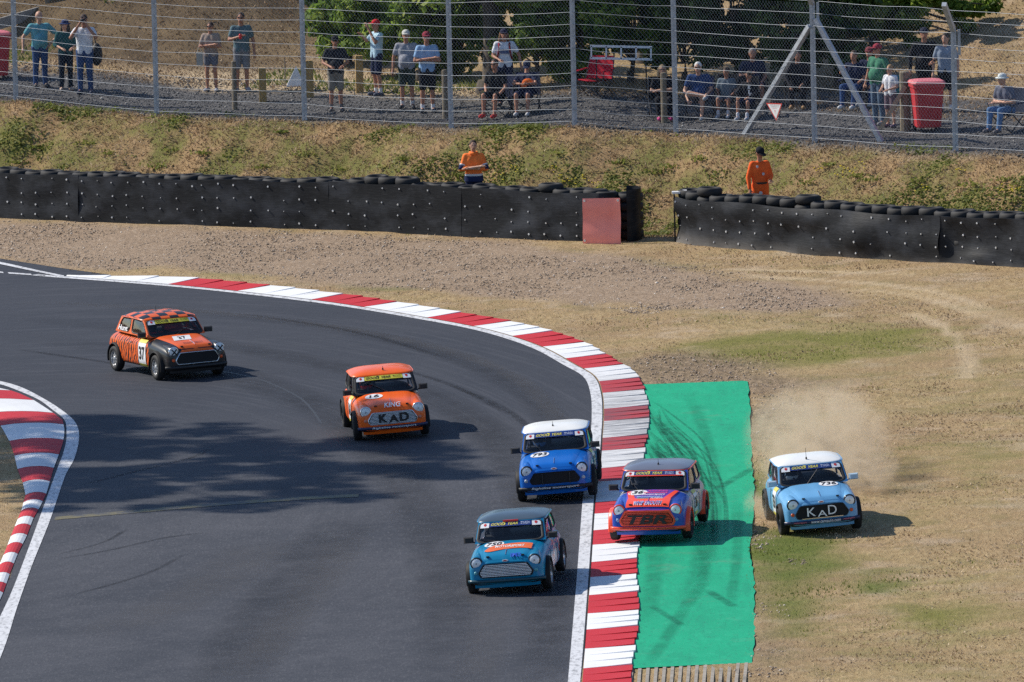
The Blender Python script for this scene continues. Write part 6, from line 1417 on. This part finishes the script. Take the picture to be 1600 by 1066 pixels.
person('tall man in black hooded top and black cap behind the red bin', foot(1446, 176), 4, 1.88, ((0.014, 0.014, 0.018), 'long'), (DK, 'long'), skin='b', hair=((0.03, 0.02, 0.015), 'short'), hat=((0.02, 0.022, 0.045), 'cap'), arms=('hold', 'down'), wide=1.1)
person('young man in grey T-shirt and black shorts beside the fence post', foot(1479, 176), -10, 1.76, ((0.24, 0.29, 0.37), 'short'), (DK, 'shorts'), (0.03, 0.03, 0.035), 'c', ((0.025, 0.016, 0.012), 'short'), None, False, ('down', 'down'), head=(-12, 5), socks=(0.72, 0.73, 0.78))
c0 = seat(1553, 211, -40); camp_chair(c0, -40, (0.02, 0.03, 0.06), 'dark camp chair under the man in the white sun hat', 0.62); person('older man in white sun hat, grey top and jeans seated with folded arms', c0, -40, 1.78, ((0.13, 0.14, 0.19), 'short'), ((0.10, 0.19, 0.36), 'long'), (0.10, 0.09, 0.10), 'c', ((0.5, 0.5, 0.5), 'short'), ((0.62, 0.66, 0.66), 'bucket'), False, ('cross', 'cross2'), 'sit', lean=14, head=(-12, 0))
# two marshals behind the tyre wall
def behind(u, vhead, h, off):
    q = un0(u, 370); x = q[0]; y = float(bar_y(x)) + off; return Vector((x, y, float(plane_z(x))))
l1 = Vector(at_depth(742, 340, float(bar_y(un0(742, 360)[0])) + 2.1)); l1.z = gz(l1.x, l1.y)
pm1, up_, hd_, k_ = person('marshal in orange and navy hooded top, arms folded behind the tyre wall', l1, 0, 1.80, ((1.0, 0.21, 0.05), 'elbow'), (NAVY, 'long'), skin='c', hair=((0.05, 0.025, 0.015), 'short'), arms=('cross', 'cross2'), grp='marshals behind the tyre wall', head=(8, 0))
mb = MB(); ring = [(math.cos(t), math.sin(t)) for t in np.linspace(0, 2 * math.pi, 25)[:-1]]
def band(z0, z1, mat, name, rx=0.198, ry=0.142):
    m2 = MB(); m2.add([tuple(up_((rx * a_, ry * b2, z))) for z in (z0, z1) for a_, b2 in ring], [(i, (i + 1) % 24, 24 + (i + 1) % 24, 24 + i) for i in range(24)]); m2.build(name, mat, pm1, True)
band(0.87, 0.985, cloth('navy_band', (0.02, 0.03, 0.09)), 'hem_band', 0.205, 0.150); band(0.985, 1.03, flat('reflective_tape', (0.62, 0.62, 0.66), 0.4), 'reflective_band', 0.192, 0.142)
mb = MB(); mb.lathe([(0.075, 1.40), (0.105, 1.45), (0.095, 1.50), (0.07, 1.47)], 16, 'z', (0, 0.03, 0)); mb.v = [tuple(up_(v)) for v in mb.v]; mb.build('hood', cloth('shirt_cloth', (1.0, 0.21, 0.05)), pm1, True)
for s in (-1, 1):
    e_, w_ = ARMS['cross']; a_, b_2 = up_((s * 0.185, 0.02, 1.40)), up_((s * e_[0], e_[1], e_[2])); mb = MB(); mb.tube([a_.lerp(b_2, 0.72), a_.lerp(b_2, 1.05)], 0.068, 12); mb.build('cuff_band', cloth('navy_band', (0.02, 0.03, 0.09)), pm1, True); mb = MB(); mb.tube([a_.lerp(b_2, 0.62), a_.lerp(b_2, 0.72)], 0.070, 12); mb.build('reflective_band', flat('reflective_tape', (0.62, 0.62, 0.66), 0.4), pm1, True)
l2 = Vector(at_depth(1189, 350, float(bar_y(un0(1189, 380)[0])) + 2.1)); l2.z = gz(l2.x, l2.y)
pm2, up_, hd_, k_ = person('marshal in orange overalls and black cap looking down behind the right tyre wall', l2, 22, 1.80, ((0.95, 0.135, 0.03), 'long'), ((0.95, 0.14, 0.03), 'long'), skin='b', hair=((0.04, 0.02, 0.015), 'short'), hat=(DK, 'cap'), arms=('hold', 'down'), grp='marshals behind the tyre wall', head=(10, 28), wide=0.96)
for (x, z, r) in ((-0.12, 1.36, 0.03), (0.02, 1.20, 0.03), (-0.05, 0.80, 0.04)):
    mb = MB(); mb.lathe([(r, -0.004), (r, 0.004)], 14, 'y'); mb.v = [tuple(up_((v[0] + x, v[1] - 0.135 - 0.0 * z, v[2] + z))) for v in mb.v]; mb.build('patch', flat('pale_patch', (0.55, 0.53, 0.58), 0.7), pm2)
mb = MB(); mb.add([tuple(up_((0.178 * 1.0 * a_, 0.135 * b2, z))) for z in (0.985, 1.025) for a_, b2 in ring], [(i, (i + 1) % 24, 24 + (i + 1) % 24, 24 + i) for i in range(24)]); mb.build('belt', M_INK, pm2, True)

# drivers
DRV = (('driver in dark helmet at the wheel of the tiger striped car', (0.05, 0.05, 0.06), (0.10, 0.10, 0.12)), ('driver in red helmet at the wheel of the bright orange car', (0.62, 0.02, 0.02), DK), ('driver in blue and white helmet at the wheel of the mid blue car', (0.10, 0.25, 0.55), DK),
       ('driver in dark helmet at the wheel of the teal car', (0.05, 0.06, 0.08), DK), ('driver in grey helmet at the wheel of the blue and red car', (0.18, 0.18, 0.20), DK), ('driver in white helmet at the wheel of the light blue car', (0.72, 0.73, 0.75), DK))
for car, (lab, hc_, suit) in zip(CARS, DRV):
    r, up_, hd_, k_ = person(lab, (0, 0, 0), 0, 1.62, (suit, 'long'), (suit, 'long'), DK, 'b', None, None, False, ('wheel', 'wheel'), 'drive', grp='drivers of the race cars', lean=8)
    mb = MB(); b0 = 0; mb.ellipsoid(hd_((0, 0.0, 0.0)), (0.125, 0.145, 0.14), 16, 12); hm = mb.build('helmet', paint('helmet_paint', hc_), r, True)
    mb = MB(); cvv = hd_((0, -0.02, 0.015)); mb.grid(lambda a, z: (cvv.x + 0.125 * math.sin(a), cvv.y - 0.137 * math.cos(a), cvv.z + z), np.linspace(-1.1, 1.1, 9), (-0.035, 0.035)); mb.build('visor', M_BLK, hm, True)
    r.matrix_world = car.matrix_world @ Matrix.Translation((-0.16, -0.30, -0.135)) @ Matrix.Rotation(math.radians(90), 4, 'Z')

# grow every body and garment into one continuous skin
for o, vx, fg in PENDING:
    md = o.modifiers.new('r', 'REMESH'); md.mode = 'VOXEL'; md.voxel_size = vx; md.use_smooth_shade = True
    md = o.modifiers.new('s', 'SMOOTH'); md.iterations = 3; md.factor = 0.5
bpy.context.view_layer.update(); dg = bpy.context.evaluated_depsgraph_get(); done = []
for o, vx, fg in PENDING: done.append(bpy.data.meshes.new_from_object(o.evaluated_get(dg)))
for (o, vx, fg), me in zip(PENDING, done):
    o.modifiers.clear(); old = o.data; nm = old.name
    if fg is not None and fg.v:
        bm = bmesh.new(); bm.from_mesh(me); vs = [bm.verts.new(v) for v in fg.v]
        for f in fg.f:
            try: bm.faces.new([vs[i] for i in f]).smooth = True
            except ValueError: pass
        bm.to_mesh(me); bm.free()
    o.data = me; bpy.data.meshes.remove(old); me.name = nm

# ------------------------------------------------------------------ vegetation, loose stones, dust
def fast_mesh(name, V, F, mats, rnd=None, smooth=False):
    me = bpy.data.meshes.new(name); k = F.shape[1]
    me.vertices.add(len(V)); me.vertices.foreach_set('co', np.ascontiguousarray(V, np.float32).ravel())
    me.loops.add(F.size); me.loops.foreach_set('vertex_index', np.ascontiguousarray(F, np.int32).ravel())
    me.polygons.add(len(F)); me.polygons.foreach_set('loop_start', np.arange(0, F.size, k, dtype=np.int32)); me.polygons.foreach_set('loop_total', np.full(len(F), k, np.int32))
    if smooth: me.polygons.foreach_set('use_smooth', np.ones(len(F), bool))
    me.update(calc_edges=True)
    if rnd is not None: a = me.attributes.new('rnd', 'FLOAT', 'POINT'); a.data.foreach_set('value', rnd.astype(np.float32))
    me.materials.append(mats); return me
def leaf_mat(name, stops, trans=0.35):
    mt, nt, b = nodes_of(name); c = ramp(nt, attr(nt, 'rnd'), stops)
    nt.links.new(c, b.inputs['Base Color']); b.inputs['Roughness'].default_value = 0.6; b.inputs['Specular IOR Level'].default_value = 0.25
    if trans:
        out = nt.nodes['Material Output']; tl = N(nt, 'ShaderNodeBsdfTranslucent'); nt.links.new(c, tl.inputs[0]); mx = N(nt, 'ShaderNodeMixShader'); mx.inputs[0].default_value = trans
        nt.links.new(b.outputs[0], mx.inputs[1]); nt.links.new(tl.outputs[0], mx.inputs[2]); nt.links.new(mx.outputs[0], out.inputs[0])
    return mt
M_LEAF = leaf_mat('tree_leaf', [(0.0, (0.06, 0.11, 0.018)), (0.5, (0.15, 0.245, 0.036)), (0.85, (0.27, 0.37, 0.06)), (1.0, (0.42, 0.48, 0.10))], 0.55)
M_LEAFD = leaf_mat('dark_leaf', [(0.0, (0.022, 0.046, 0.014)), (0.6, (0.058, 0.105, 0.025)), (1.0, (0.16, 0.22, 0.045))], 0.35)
M_BARK = flat('tree_bark', (0.075, 0.058, 0.042), 0.9, var=0.4, nscale=10)
def leaves(centres, radii, n, size, rs, flatten=0.8):
    centres = np.array(centres, float); radii = np.array(radii, float); w = radii ** 2; w /= w.sum()
    k = rs.choice(len(centres), n, p=w); d = rs.normal(size=(n, 3)); d /= np.linalg.norm(d, axis=1)[:, None]; r = rs.random(n) ** 0.45
    P = centres[k] + d * (radii[k] * r)[:, None] * np.array([1, 1, flatten])
    nn = d + rs.normal(size=(n, 3)) * 0.8 + np.array([0, 0, 0.6]); nn /= np.linalg.norm(nn, axis=1)[:, None]
    a = np.cross(nn, rs.normal(size=(n, 3))); a /= np.linalg.norm(a, axis=1)[:, None]; b2 = np.cross(nn, a)
    s = size * rs.uniform(0.6, 1.35, n); a *= s[:, None]; b2 *= (s * 0.62)[:, None]
    V = np.stack([P - a, P + b2 * 0.9 - a * 0.1 , P + a, P - b2 * 0.9 - a * 0.1], 1).reshape(-1, 3); F = np.arange(4 * n).reshape(n, 4)
    tone = np.clip(0.5 + 0.25 * rs.normal(size=n) + 0.18 * rs.normal(size=len(centres))[k], 0, 1); return V, F, np.repeat(tone, 4)
def tree(name, label, base, height, trunk_r, clumps, nleaf, size, mat=None, seed=1, group=None, cat='tree', stems=None):
    rs = np.random.default_rng(seed); root = empty(name, base); tag(root, label, cat, group)
    mb = MB(); tp = (rs.uniform(-0.2, 0.2), rs.uniform(-0.2, 0.2), height * 0.75)
    pts = [(0, 0, -0.2), (0.03, 0.0, 0.1), (tp[0] * 0.3 + 0.05, tp[1] * 0.3, height * 0.25), (tp[0] * 0.7, tp[1] * 0.7, height * 0.5), tp]
    V0 = [Vector(p) for p in pts]; mb.tube(V0, trunk_r, 12, r1=trunk_r * 0.35); mb.tube([(0, 0, -0.2), (0, 0, 0.25)], trunk_r * 1.35, 12, r1=trunk_r)
    for (c, r) in clumps[: (stems or 14)]:
        z = min(max(0.15 * height, c[2] - 1.2 - rs.random()), height * 0.7); t = z / (height * 0.75); o = Vector((tp[0] * t, tp[1] * t, z)); e = Vector(c); md = o.lerp(e, 0.5) + Vector((0, 0, 0.15 * (e - o).length * rs.uniform(-0.2, 0.6)))
        mb.tube([o, md, e], max(0.02, trunk_r * 0.32), 6, r1=0.012)
    mb.build('trunk', M_BARK, root, True)
    V, F, t = leaves([c for c, r in clumps], [r for c, r in clumps], nleaf, size, rs)
    link('crown', fast_mesh('crown', V, F, mat or M_LEAF, t), root); return root
def ball_clumps(rs, n, centre, rad, r0, r1):
    out = []
    for _ in range(n):
        d = rs.normal(size=3); d /= np.linalg.norm(d); q = rs.random() ** 0.4; out.append((tuple(np.array(centre) + d * np.array(rad) * q), rs.uniform(r0, r1)))
    return out
rs = np.random.default_rng(42)
b0 = foot(768, 142)
tree('leafy_tree', 'large tree with thick dark trunk behind the long haired man', b0, 9.0, 0.31, ball_clumps(rs, 46, (0.4, -0.8, 6.3), (3.8, 3.2, 2.6), 0.6, 1.2) + ball_clumps(rs, 10, (-0.9, 0.4, 2.6), (1.0, 0.8, 0.7), 0.35, 0.6) + ball_clumps(rs, 10, (1.1, 0.6, 2.6), (1.0, 0.8, 0.7), 0.35, 0.6), 15000, 0.10, M_LEAF, 2)
for i, (u, v, lab, hh, rad, sd, mm) in enumerate((
    (585, 118, 'bright green bush behind the man in the red cap', 2.7, 0.85, 5, M_LEAF), (655, 126, 'bright green bush behind the two men in caps', 2.9, 1.05, 6, M_LEAF), (715, 120, 'green bush left of the thick tree trunk', 2.9, 0.95, 7, M_LEAF),
    (838, 132, 'leafy bush just right of the thick tree trunk', 3.0, 1.05, 8, M_LEAF), (905, 126, 'leafy bush behind the empty red chair', 3.0, 1.05, 9, M_LEAF), (985, 128, 'leafy bush behind the right end of the ladder', 3.1, 1.1, 10, M_LEAF),
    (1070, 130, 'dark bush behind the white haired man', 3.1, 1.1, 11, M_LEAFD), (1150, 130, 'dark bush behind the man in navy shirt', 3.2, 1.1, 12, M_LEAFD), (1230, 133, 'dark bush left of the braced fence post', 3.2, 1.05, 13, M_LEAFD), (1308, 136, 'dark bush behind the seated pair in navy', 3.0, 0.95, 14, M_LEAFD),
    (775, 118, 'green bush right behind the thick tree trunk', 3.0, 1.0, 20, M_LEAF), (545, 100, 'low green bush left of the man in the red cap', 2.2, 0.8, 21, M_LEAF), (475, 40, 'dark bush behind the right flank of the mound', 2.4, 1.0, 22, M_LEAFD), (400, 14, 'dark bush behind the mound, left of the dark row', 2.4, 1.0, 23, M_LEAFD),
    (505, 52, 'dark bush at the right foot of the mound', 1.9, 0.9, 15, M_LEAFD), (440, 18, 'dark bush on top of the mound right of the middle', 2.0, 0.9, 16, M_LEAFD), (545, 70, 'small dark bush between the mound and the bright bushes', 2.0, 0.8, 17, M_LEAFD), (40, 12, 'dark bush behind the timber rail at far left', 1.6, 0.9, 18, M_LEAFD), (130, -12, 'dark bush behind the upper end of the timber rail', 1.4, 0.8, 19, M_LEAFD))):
    r2 = np.random.default_rng(sd); q = foot(u, max(v, 4)); 
    if v < 60 and u > 300: q = q + Vector((0, 5.0, 0)); q.z = gz(q.x, q.y) - 0.1; hh = 3.0; rad = 1.15
    elif v < 15: q = q + Vector((0, 1.5, 0)); q.z = gz(q.x, q.y)
    cl = ball_clumps(r2, 26, (0, 0, hh * 0.52), (rad, rad * 0.8, hh * 0.46), 0.28, 0.5)
    tree('bush', lab, q, hh, 0.07, cl, 8500 if mm is M_LEAF else 8500, 0.08, mm, sd, 'bushes behind the spectators', 'bush', 10)
# tall trees whose crowns are above the picture and shade the spectators
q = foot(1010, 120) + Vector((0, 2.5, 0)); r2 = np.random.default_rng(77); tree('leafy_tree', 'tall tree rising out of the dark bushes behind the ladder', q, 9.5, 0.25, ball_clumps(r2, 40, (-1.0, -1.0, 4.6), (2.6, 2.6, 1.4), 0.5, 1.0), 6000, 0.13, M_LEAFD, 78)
q = foot(1366, 92) + Vector((0, 0.8, 0)); r2 = np.random.default_rng(88)
cl = []
for (u, v, r) in ((1352, 12, .35), (1375, 30, .40), (1395, 15, .42), (1408, 45, .36), (1385, 52, .26), (1420, 25, .40), (1432, 8, .42), (1425, 66, .22), (1440, 40, .26), (1372, 8, .42), (1404, -5, .45), (1450, -8, .42), (1478, 6, .36), (1500, 14, .34), (1522, 12, .34), (1512, 40, .22), (1530, 48, .17), (1510, 58, .13), (1495, 32, .25), (1550, 8, .30), (1478, -25, .4), (1400, -40, .5), (1440, -50, .5), (1350, -50, .5)):
    p = at_depth(u, v, q.y - 0.4 + r2.uniform(-0.4, 0.4)); cl.append((tuple(np.array(p) - np.array(q)), r * 0.85))
tree('leafy_tree', 'tree with low hanging leafy branches above the two standing men', q, 6.5, 0.17, cl, 7500, 0.085, M_LEAF, 89, stems=25)
# trees left of the picture: their shade falls across the track
r2 = np.random.default_rng(99)
for (x, y, h, rad, n, lab) in ((-26.5, 214.0, 25.0, (4.6, 5.4, 3.2), 5200, 'tall tree left of the bend shading the track'), (-31.0, 219.0, 26.0, (4.2, 4.6, 3.4), 3600, 'second tall tree left of the bend shading the track')):
    tree('leafy_tree', lab, (x, y, gz(x, y)), h, 0.3, ball_clumps(r2, 60, (0.4, 0, h * 0.76), rad, 0.4, 1.0), int(n * 2.1), 0.17, M_LEAF, int(y))

# grass: blades scattered over the verge, thicker in tufts
M_DRY = leaf_mat('dry_grass_blade', [(0.0, (0.15, 0.095, 0.05)), (0.35, (0.31, 0.205, 0.12)), (0.7, (0.46, 0.335, 0.21)), (1.0, (0.60, 0.48, 0.33))], 0.25)
M_GRN = leaf_mat('green_grass_blade', [(0.0, (0.085, 0.11, 0.022)), (0.5, (0.165, 0.195, 0.042)), (0.85, (0.26, 0.27, 0.07)), (1.0, (0.40, 0.36, 0.13))], 0.45)
def blades(P, h, w, rs, lean=0.5):
    n = len(P); a = rs.uniform(0, 2 * math.pi, n); d = np.stack([np.cos(a), np.sin(a), np.zeros(n)], 1); b2 = rs.uniform(0, 2 * math.pi, n); L = rs.random(n) * lean
    top = P + np.stack([np.cos(b2) * L * h, np.sin(b2) * L * h, h], 1); V = np.stack([P - d * w[:, None], P + d * w[:, None], top], 1).reshape(-1, 3); return V, np.arange(3 * n).reshape(n, 3)
def verge_points(n, rs):
    x = rs.uniform(-12.5, 12.5, n); y = rs.uniform(168, 251, n); t = y - bar_y(x)
    ok = (t < -0.05) & (sdist(TRACK, x, y) < -0.15) & (sdist(PADZONE, x, y) < 0.05 ); 
    kb = dist_line(KI[::3], x, y, False); ok &= kb > 1.05
    v = (np.abs(x) * 17400 / y) < 900; ok &= v
    return x[ok], y[ok]
rs = np.random.default_rng(5)
x, y = verge_points(420000, rs); gv = sdist(GRAVEL, x, y); keep = (gv < -0.3 + 0.8 * (rs.random(len(x)) - 0.5)); x, y = x[keep], y[keep]
dirt = np.zeros(len(x)); green = np.zeros(len(x)); lush = np.zeros(len(x))
for p in LUSH: lush = np.maximum(lush, sstep(-0.8, 0.3, sdist(p, x, y) + 1.2 * (vnoise(x, y, 0.8, 50) - 0.5)))
for p in DIRTS: dirt = np.maximum(dirt, sstep(-0.7, 0.4, sdist(p, x, y)))
for p in GREENS: green = np.maximum(green, sstep(-0.8, 0.4, sdist(p, x, y) + 1.2 * (vnoise(x, y, 0.8, 50) - 0.5)))
pal = np.zeros(len(x))
for p in PALES: pal = np.maximum(pal, 1 - sstep(0.1, 0.35, dist_line(p, x, y, False)))
cl = vnoise(x, y, 1.7, 51) * 0.6 + vnoise(x, y, 5.0, 52) * 0.4
dens = np.clip(0.25 + 1.1 * (cl - 0.3), 0.05, 1) * (1 - 0.75 * dirt * (1 - lush)) * (1 - 0.85 * pal); k = rs.random(len(x)) < dens; x, y, green, cl, lush = x[k], y[k], green[k], cl[k], lush[k]
isg = rs.random(len(x)) < np.clip(green * 0.35 + lush + 0.02 + 0.10 * (vnoise(x, y, 0.33, 53) > 0.66), 0, 1)
def grass_obj(name, xx, yy, hlo, hhi, wlo, whi, mat, label, seed, tone=None, lean=0.7):
    r3 = np.random.default_rng(seed); n = len(xx); P = np.stack([xx, yy, ground_z(xx, yy) - 0.01], 1); h = r3.uniform(hlo, hhi, n); w = r3.uniform(wlo, whi, n); V, F = blades(P, h, w, r3, lean)
    t = np.clip((0.5 if tone is None else tone) + 0.22 * r3.normal(size=n), 0, 1); o = link(name, fast_mesh(name, V, F, mat, np.repeat(t, 3))); tag(o, label, 'grass', kind='stuff'); return o
grass_obj('dry_grass', x[~isg], y[~isg], 0.012, 0.042, 0.010, 0.022, M_DRY, 'short parched grass covering the verge beyond the kerb', 61, 0.42 + 0.42 * vnoise(x[~isg], y[~isg], 0.6, 57), 1.6)
grass_obj('green_grass', x[isg], y[isg], 0.018, 0.06, 0.008, 0.018, M_GRN, 'patches of short green grass in the parched verge', 62, 0.40 + 0.3 * vnoise(x[isg], y[isg], 0.6, 58))
# the bank: dry stems and low weeds
n = 150000; x = rs.uniform(-12.8, 12.8, n); t = rs.uniform(0.8, 7.0, n); y = bar_y(x) + t; ed = rs.random(n) < np.where(t > 6.2, 0.25, 1.0); x, y, t = x[ed], y[ed], t[ed]
wd = vnoise(x, y, 0.55, 71) * 0.55 + vnoise(x, y, 1.6, 72) * 0.3 + vnoise(x, y, 4.5, 73) * 0.15 - 0.10 * (t > 4.6)
isw = wd > 0.455 + 0.09 * rs.random(len(x)); k = rs.random(len(x)) < np.where(isw, 1.0, 0.55)
x, y, isw, t = x[k], y[k], isw[k], t[k]
grass_obj('bank_grass', x[~isw], y[~isw], 0.02, 0.085, 0.010, 0.022, M_DRY, 'dry brown grass and stems on the bank behind the tyre wall', 63, 0.30 + 0.42 * vnoise(x[~isw], y[~isw], 0.9, 74), 1.8)
xs_, ys_ = x[isw], y[isw]; P = np.stack([xs_, ys_, ground_z(xs_, ys_) + 0.02], 1) + rs.normal(size=(len(xs_), 3)) * np.array([0.05, 0.05, 0.025])
nn = rs.normal(size=P.shape) + np.array([-0.5, -0.2, 2.2]); nn /= np.linalg.norm(nn, axis=1)[:, None]; a = np.cross(nn, rs.normal(size=P.shape)); a /= np.linalg.norm(a, axis=1)[:, None]; b2 = np.cross(nn, a); s = rs.uniform(0.018, 0.05, len(P)); a *= s[:, None]; b2 *= s[:, None] * 0.7
V = np.stack([P - a, P + b2, P + a, P - b2], 1).reshape(-1, 3); tn = np.clip(0.45 + 0.3 * (vnoise(xs_, ys_, 1.1, 75) - 0.5) + 0.22 * rs.normal(size=len(P)), 0, 1)
o = link('bank_weeds', fast_mesh('bank_weeds', V, np.arange(len(V)).reshape(-1, 4), M_GRN, np.repeat(tn, 4))); tag(o, 'low green weeds spread over the bank behind the tyre wall', 'weeds', kind='stuff')
# taller leafy tufts and yellow flower heads dotted on the bank
M_YF = flat('yellow_petals', (0.75, 0.58, 0.03), 0.6); V = []; R = []; FV = MB()
for (u, v, sz) in ((600, 262, .22), (635, 250, .2), (720, 275, .2), (760, 262, .16), (860, 262, .25), (880, 240, .2), (1262, 288, .30), (1365, 282, .26), (1345, 276, .2), (1300, 258, .18), (1520, 290, .28), (1590, 315, .22), (1570, 282, .2), (1050, 262, .22), (1100, 250, .22), (970, 255, .22), (135, 225, .24), (60, 232, .2), (170, 240, .2), (270, 236, .2), (250, 262, .26), (440, 207, .12), (320, 240, .22), (480, 242, .22), (535, 265, .2), (1180, 300, .2), (1440, 283, .2), (410, 262, .2), (30, 255, .2), (1010, 300, .2), (1030, 270, .2)):
    q = np.array(un(u, v)); n = 70; d = rs.normal(size=(n, 3)) * np.array([sz * 0.7, sz * 0.5, sz * 0.18]); d[:, 2] = np.abs(d[:, 2]); P = q + d; a = rs.normal(size=(n, 3)); a /= np.linalg.norm(a, axis=1)[:, None]; a *= rs.uniform(0.02, 0.05, n)[:, None]; b2 = np.cross(a, rs.normal(size=(n, 3))); b2 /= np.linalg.norm(b2, axis=1)[:, None]; b2 *= 0.028
    V.append(np.stack([P - a, P + b2, P + a, P - b2], 1).reshape(-1, 3)); R.append(np.repeat(np.clip(0.55 + 0.3 * rs.random() + 0.15 * rs.normal(size=n), 0, 1), 4))
for (u, v) in ((1280, 275), (1310, 280), (1320, 270), (1330, 276), (1345, 265), (1590, 308), (1585, 300), (870, 272), (890, 290), (905, 282), (930, 295), (880, 284), (1560, 300), (800, 270), (780, 282), (1440, 300), (1500, 275), (1180, 285)):
    for _ in range(5):
        q = Vector(un(u + random.uniform(-10, 10), v + random.uniform(-6, 6))); FV.ellipsoid(q + Vector((0, 0, 0.10)), (0.022, 0.022, 0.012), 6, 3)
V = np.concatenate(V); o = link('bank_tufts', fast_mesh('bank_tufts', V, np.arange(len(V)).reshape(-1, 4), M_GRN, np.concatenate(R))); tag(o, 'leafy green tufts dotted over the bank', 'weeds', kind='stuff')
o = FV.build('yellow_flowers', M_YF, None, fix=False); tag(o, 'tiny yellow flower heads scattered on the bank', 'flowers', kind='stuff')
# dry grass and scrub on the mound and hillside behind
n = 60000; x = rs.uniform(-13, 13, n); t = rs.uniform(11.5, 30, n); y = bar_y(x) + t; k = (x < -2.5) | (x > 6.5) | (t < 15); x, y, t = x[k], y[k], t[k]; st = vnoise(x, y, 0.9, 81); 
gr = (vnoise(x, y, 0.6, 82) > 0.62) & (x < 0); grass_obj('hill_grass', x[~gr], y[~gr], 0.02, 0.08, 0.012, 0.03, M_DRY, 'rough dry grass on the mound and hillside behind the spectators', 64, (0.15 + 0.4 * st[~gr]) * np.where(x[~gr] < -2.5, 0.55, 1.0), 1.6); grass_obj('hill_weeds', x[gr], y[gr], 0.04, 0.14, 0.015, 0.04, M_GRN, 'dull green weeds on the mound behind the spectators', 65, 0.25 + 0.2 * st[gr], 1.2)

# stones: gravel trap, dirty ground beside the green, stony path above the bank
M_ST = leaf_mat('gravel_stone', [(0.0, (0.22, 0.165, 0.12)), (0.4, (0.34, 0.26, 0.19)), (0.8, (0.44, 0.35, 0.27)), (1.0, (0.70, 0.62, 0.54))], 0); M_STG = leaf_mat('grey_stone', [(0.0, (0.04, 0.04, 0.045)), (0.6, (0.12, 0.117, 0.12)), (1.0, (0.36, 0.35, 0.34))], 0)
def stones(name, x, y, lo, hi, mat, label, rs):
    n = len(x); z = ground_z(x, y); o8 = np.array([(1, 0, 0), (0, 1, 0), (-1, 0, 0), (0, -1, 0), (0, 0, 0.75), (0, 0, -0.5)]); s = lo + (hi - lo) * rs.random(n) ** 3
    a = rs.uniform(0, 6.28, n); c, sn = np.cos(a), np.sin(a); V = o8[None] * s[:, None, None] * (1 + 0.35 * rs.normal(size=(n, 6, 1))); X = V[:, :, 0] * c[:, None] - V[:, :, 1] * sn[:, None]; Y = V[:, :, 0] * sn[:, None] + V[:, :, 1] * c[:, None]
    P = np.stack([X + x[:, None], Y + y[:, None], V[:, :, 2] + (z + s * 0.2)[:, None]], 2).reshape(-1, 3); f = np.array([(0, 1, 4), (1, 2, 4), (2, 3, 4), (3, 0, 4), (1, 0, 5), (2, 1, 5), (3, 2, 5), (0, 3, 5)])
    F = (f[None] + 6 * np.arange(n)[:, None, None]).reshape(-1, 3); o = link(name, fast_mesh(name, P, F, mat, np.repeat(np.clip(0.45 + 0.25 * rs.normal(size=n), 0, 1), 6))); tag(o, label, 'stones', kind='stuff')
n = 90000; x = rs.uniform(-12.5, 9, n); y = rs.uniform(222, 252, n); k = (sdist(GRAVEL, x, y) + 0.5 * (rs.random(n) - 0.5) > 0) & (y - bar_y(x) < -0.05); stones('gravel_stones', x[k][:26000], y[k][:26000], 0.007, 0.032, M_ST, 'loose brown gravel filling the trap before the tyre wall', rs)
X, Y = [], []
for p in DIRTS:
    lo, hi = p.min(0) - 0.5, p.max(0) + 0.5; x = rs.uniform(lo[0], hi[0], 6000); y = rs.uniform(lo[1], hi[1], 6000); k = (sdist(p, x, y) + 1.2 * (vnoise(x, y, 1.0, 91) - 0.5) > 0) & (sdist(PADZONE, x, y) < 0.0); X.append(x[k][:1800]); Y.append(y[k][:1800])
stones('dirt_stones', np.concatenate(X), np.concatenate(Y), 0.008, 0.035, M_ST, 'stones and clods in the bare dirt beside the green run-off', rs)
n = 26000; x = rs.uniform(-13, 13, n); t = rs.uniform(5.9, 13, n); y = bar_y(x) + t; stones('path_stones', x, y, 0.010, 0.038, M_STG, 'loose grey stones on the path behind the fence', rs)

# dust thrown up behind the light blue car
mt, nt, b = nodes_of('dust'); nt.nodes.remove(b); out = nt.nodes['Material Output']; pv = N(nt, 'ShaderNodeVolumePrincipled'); pv.inputs['Color'].default_value = (0.93, 0.78, 0.59, 1); pv.inputs['Anisotropy'].default_value = 0.25
tc = N(nt, 'ShaderNodeTexCoord'); ln_ = N(nt, 'ShaderNodeVectorMath'); ln_.operation = 'LENGTH'; nt.links.new(tc.outputs['Object'], ln_.inputs[0])
fall = ramp(nt, ln_.outputs['Value'], [(0.1, 1.0), (0.55, 0.42), (0.97, 0.0)]); gp = N(nt, 'ShaderNodeNewGeometry'); nz = noise(nt, 1.5, 6, 0.68, vec=gp.outputs['Position'], dist=0.8)
den = math_(nt, 'MULTIPLY', math_(nt, 'MULTIPLY', fall, ramp(nt, nz, [(0.46, 0.0), (0.60, 1.0)])), 3.0); nt.links.new(den, pv.inputs['Density']); nt.links.new(pv.outputs[0], out.inputs['Volume'])
def puff(u, v, dy, size, lift, name, label):
    q = un0(u, v); mb = MB(); mb.ellipsoid((0, 0, 0), (1, 1, 1), 20, 12); o = mb.build(name, mt, None, True); o.location = (q[0], q[1] + dy, q[2] + lift); o.scale = size; tag(o, label, 'dust', kind='stuff')
puff(1285, 765, 2.2, (1.5, 3.2, 1.15), 0.60, 'dust_cloud', 'tan dust cloud billowing behind the light blue car')
puff(1245, 778, 1.5, (0.80, 2.2, 0.70), 0.35, 'dust_puff', 'dust drifting left behind the light blue car')
puff(1203, 810, 0.6, (0.50, 1.7, 0.45), 0.18, 'dust_puff', 'low puff of dust by the left wheels of the light blue car')
puff(1352, 780, 1.6, (0.75, 2.0, 0.6), 0.35, 'dust_puff', 'small puff of dust right of the light blue car')
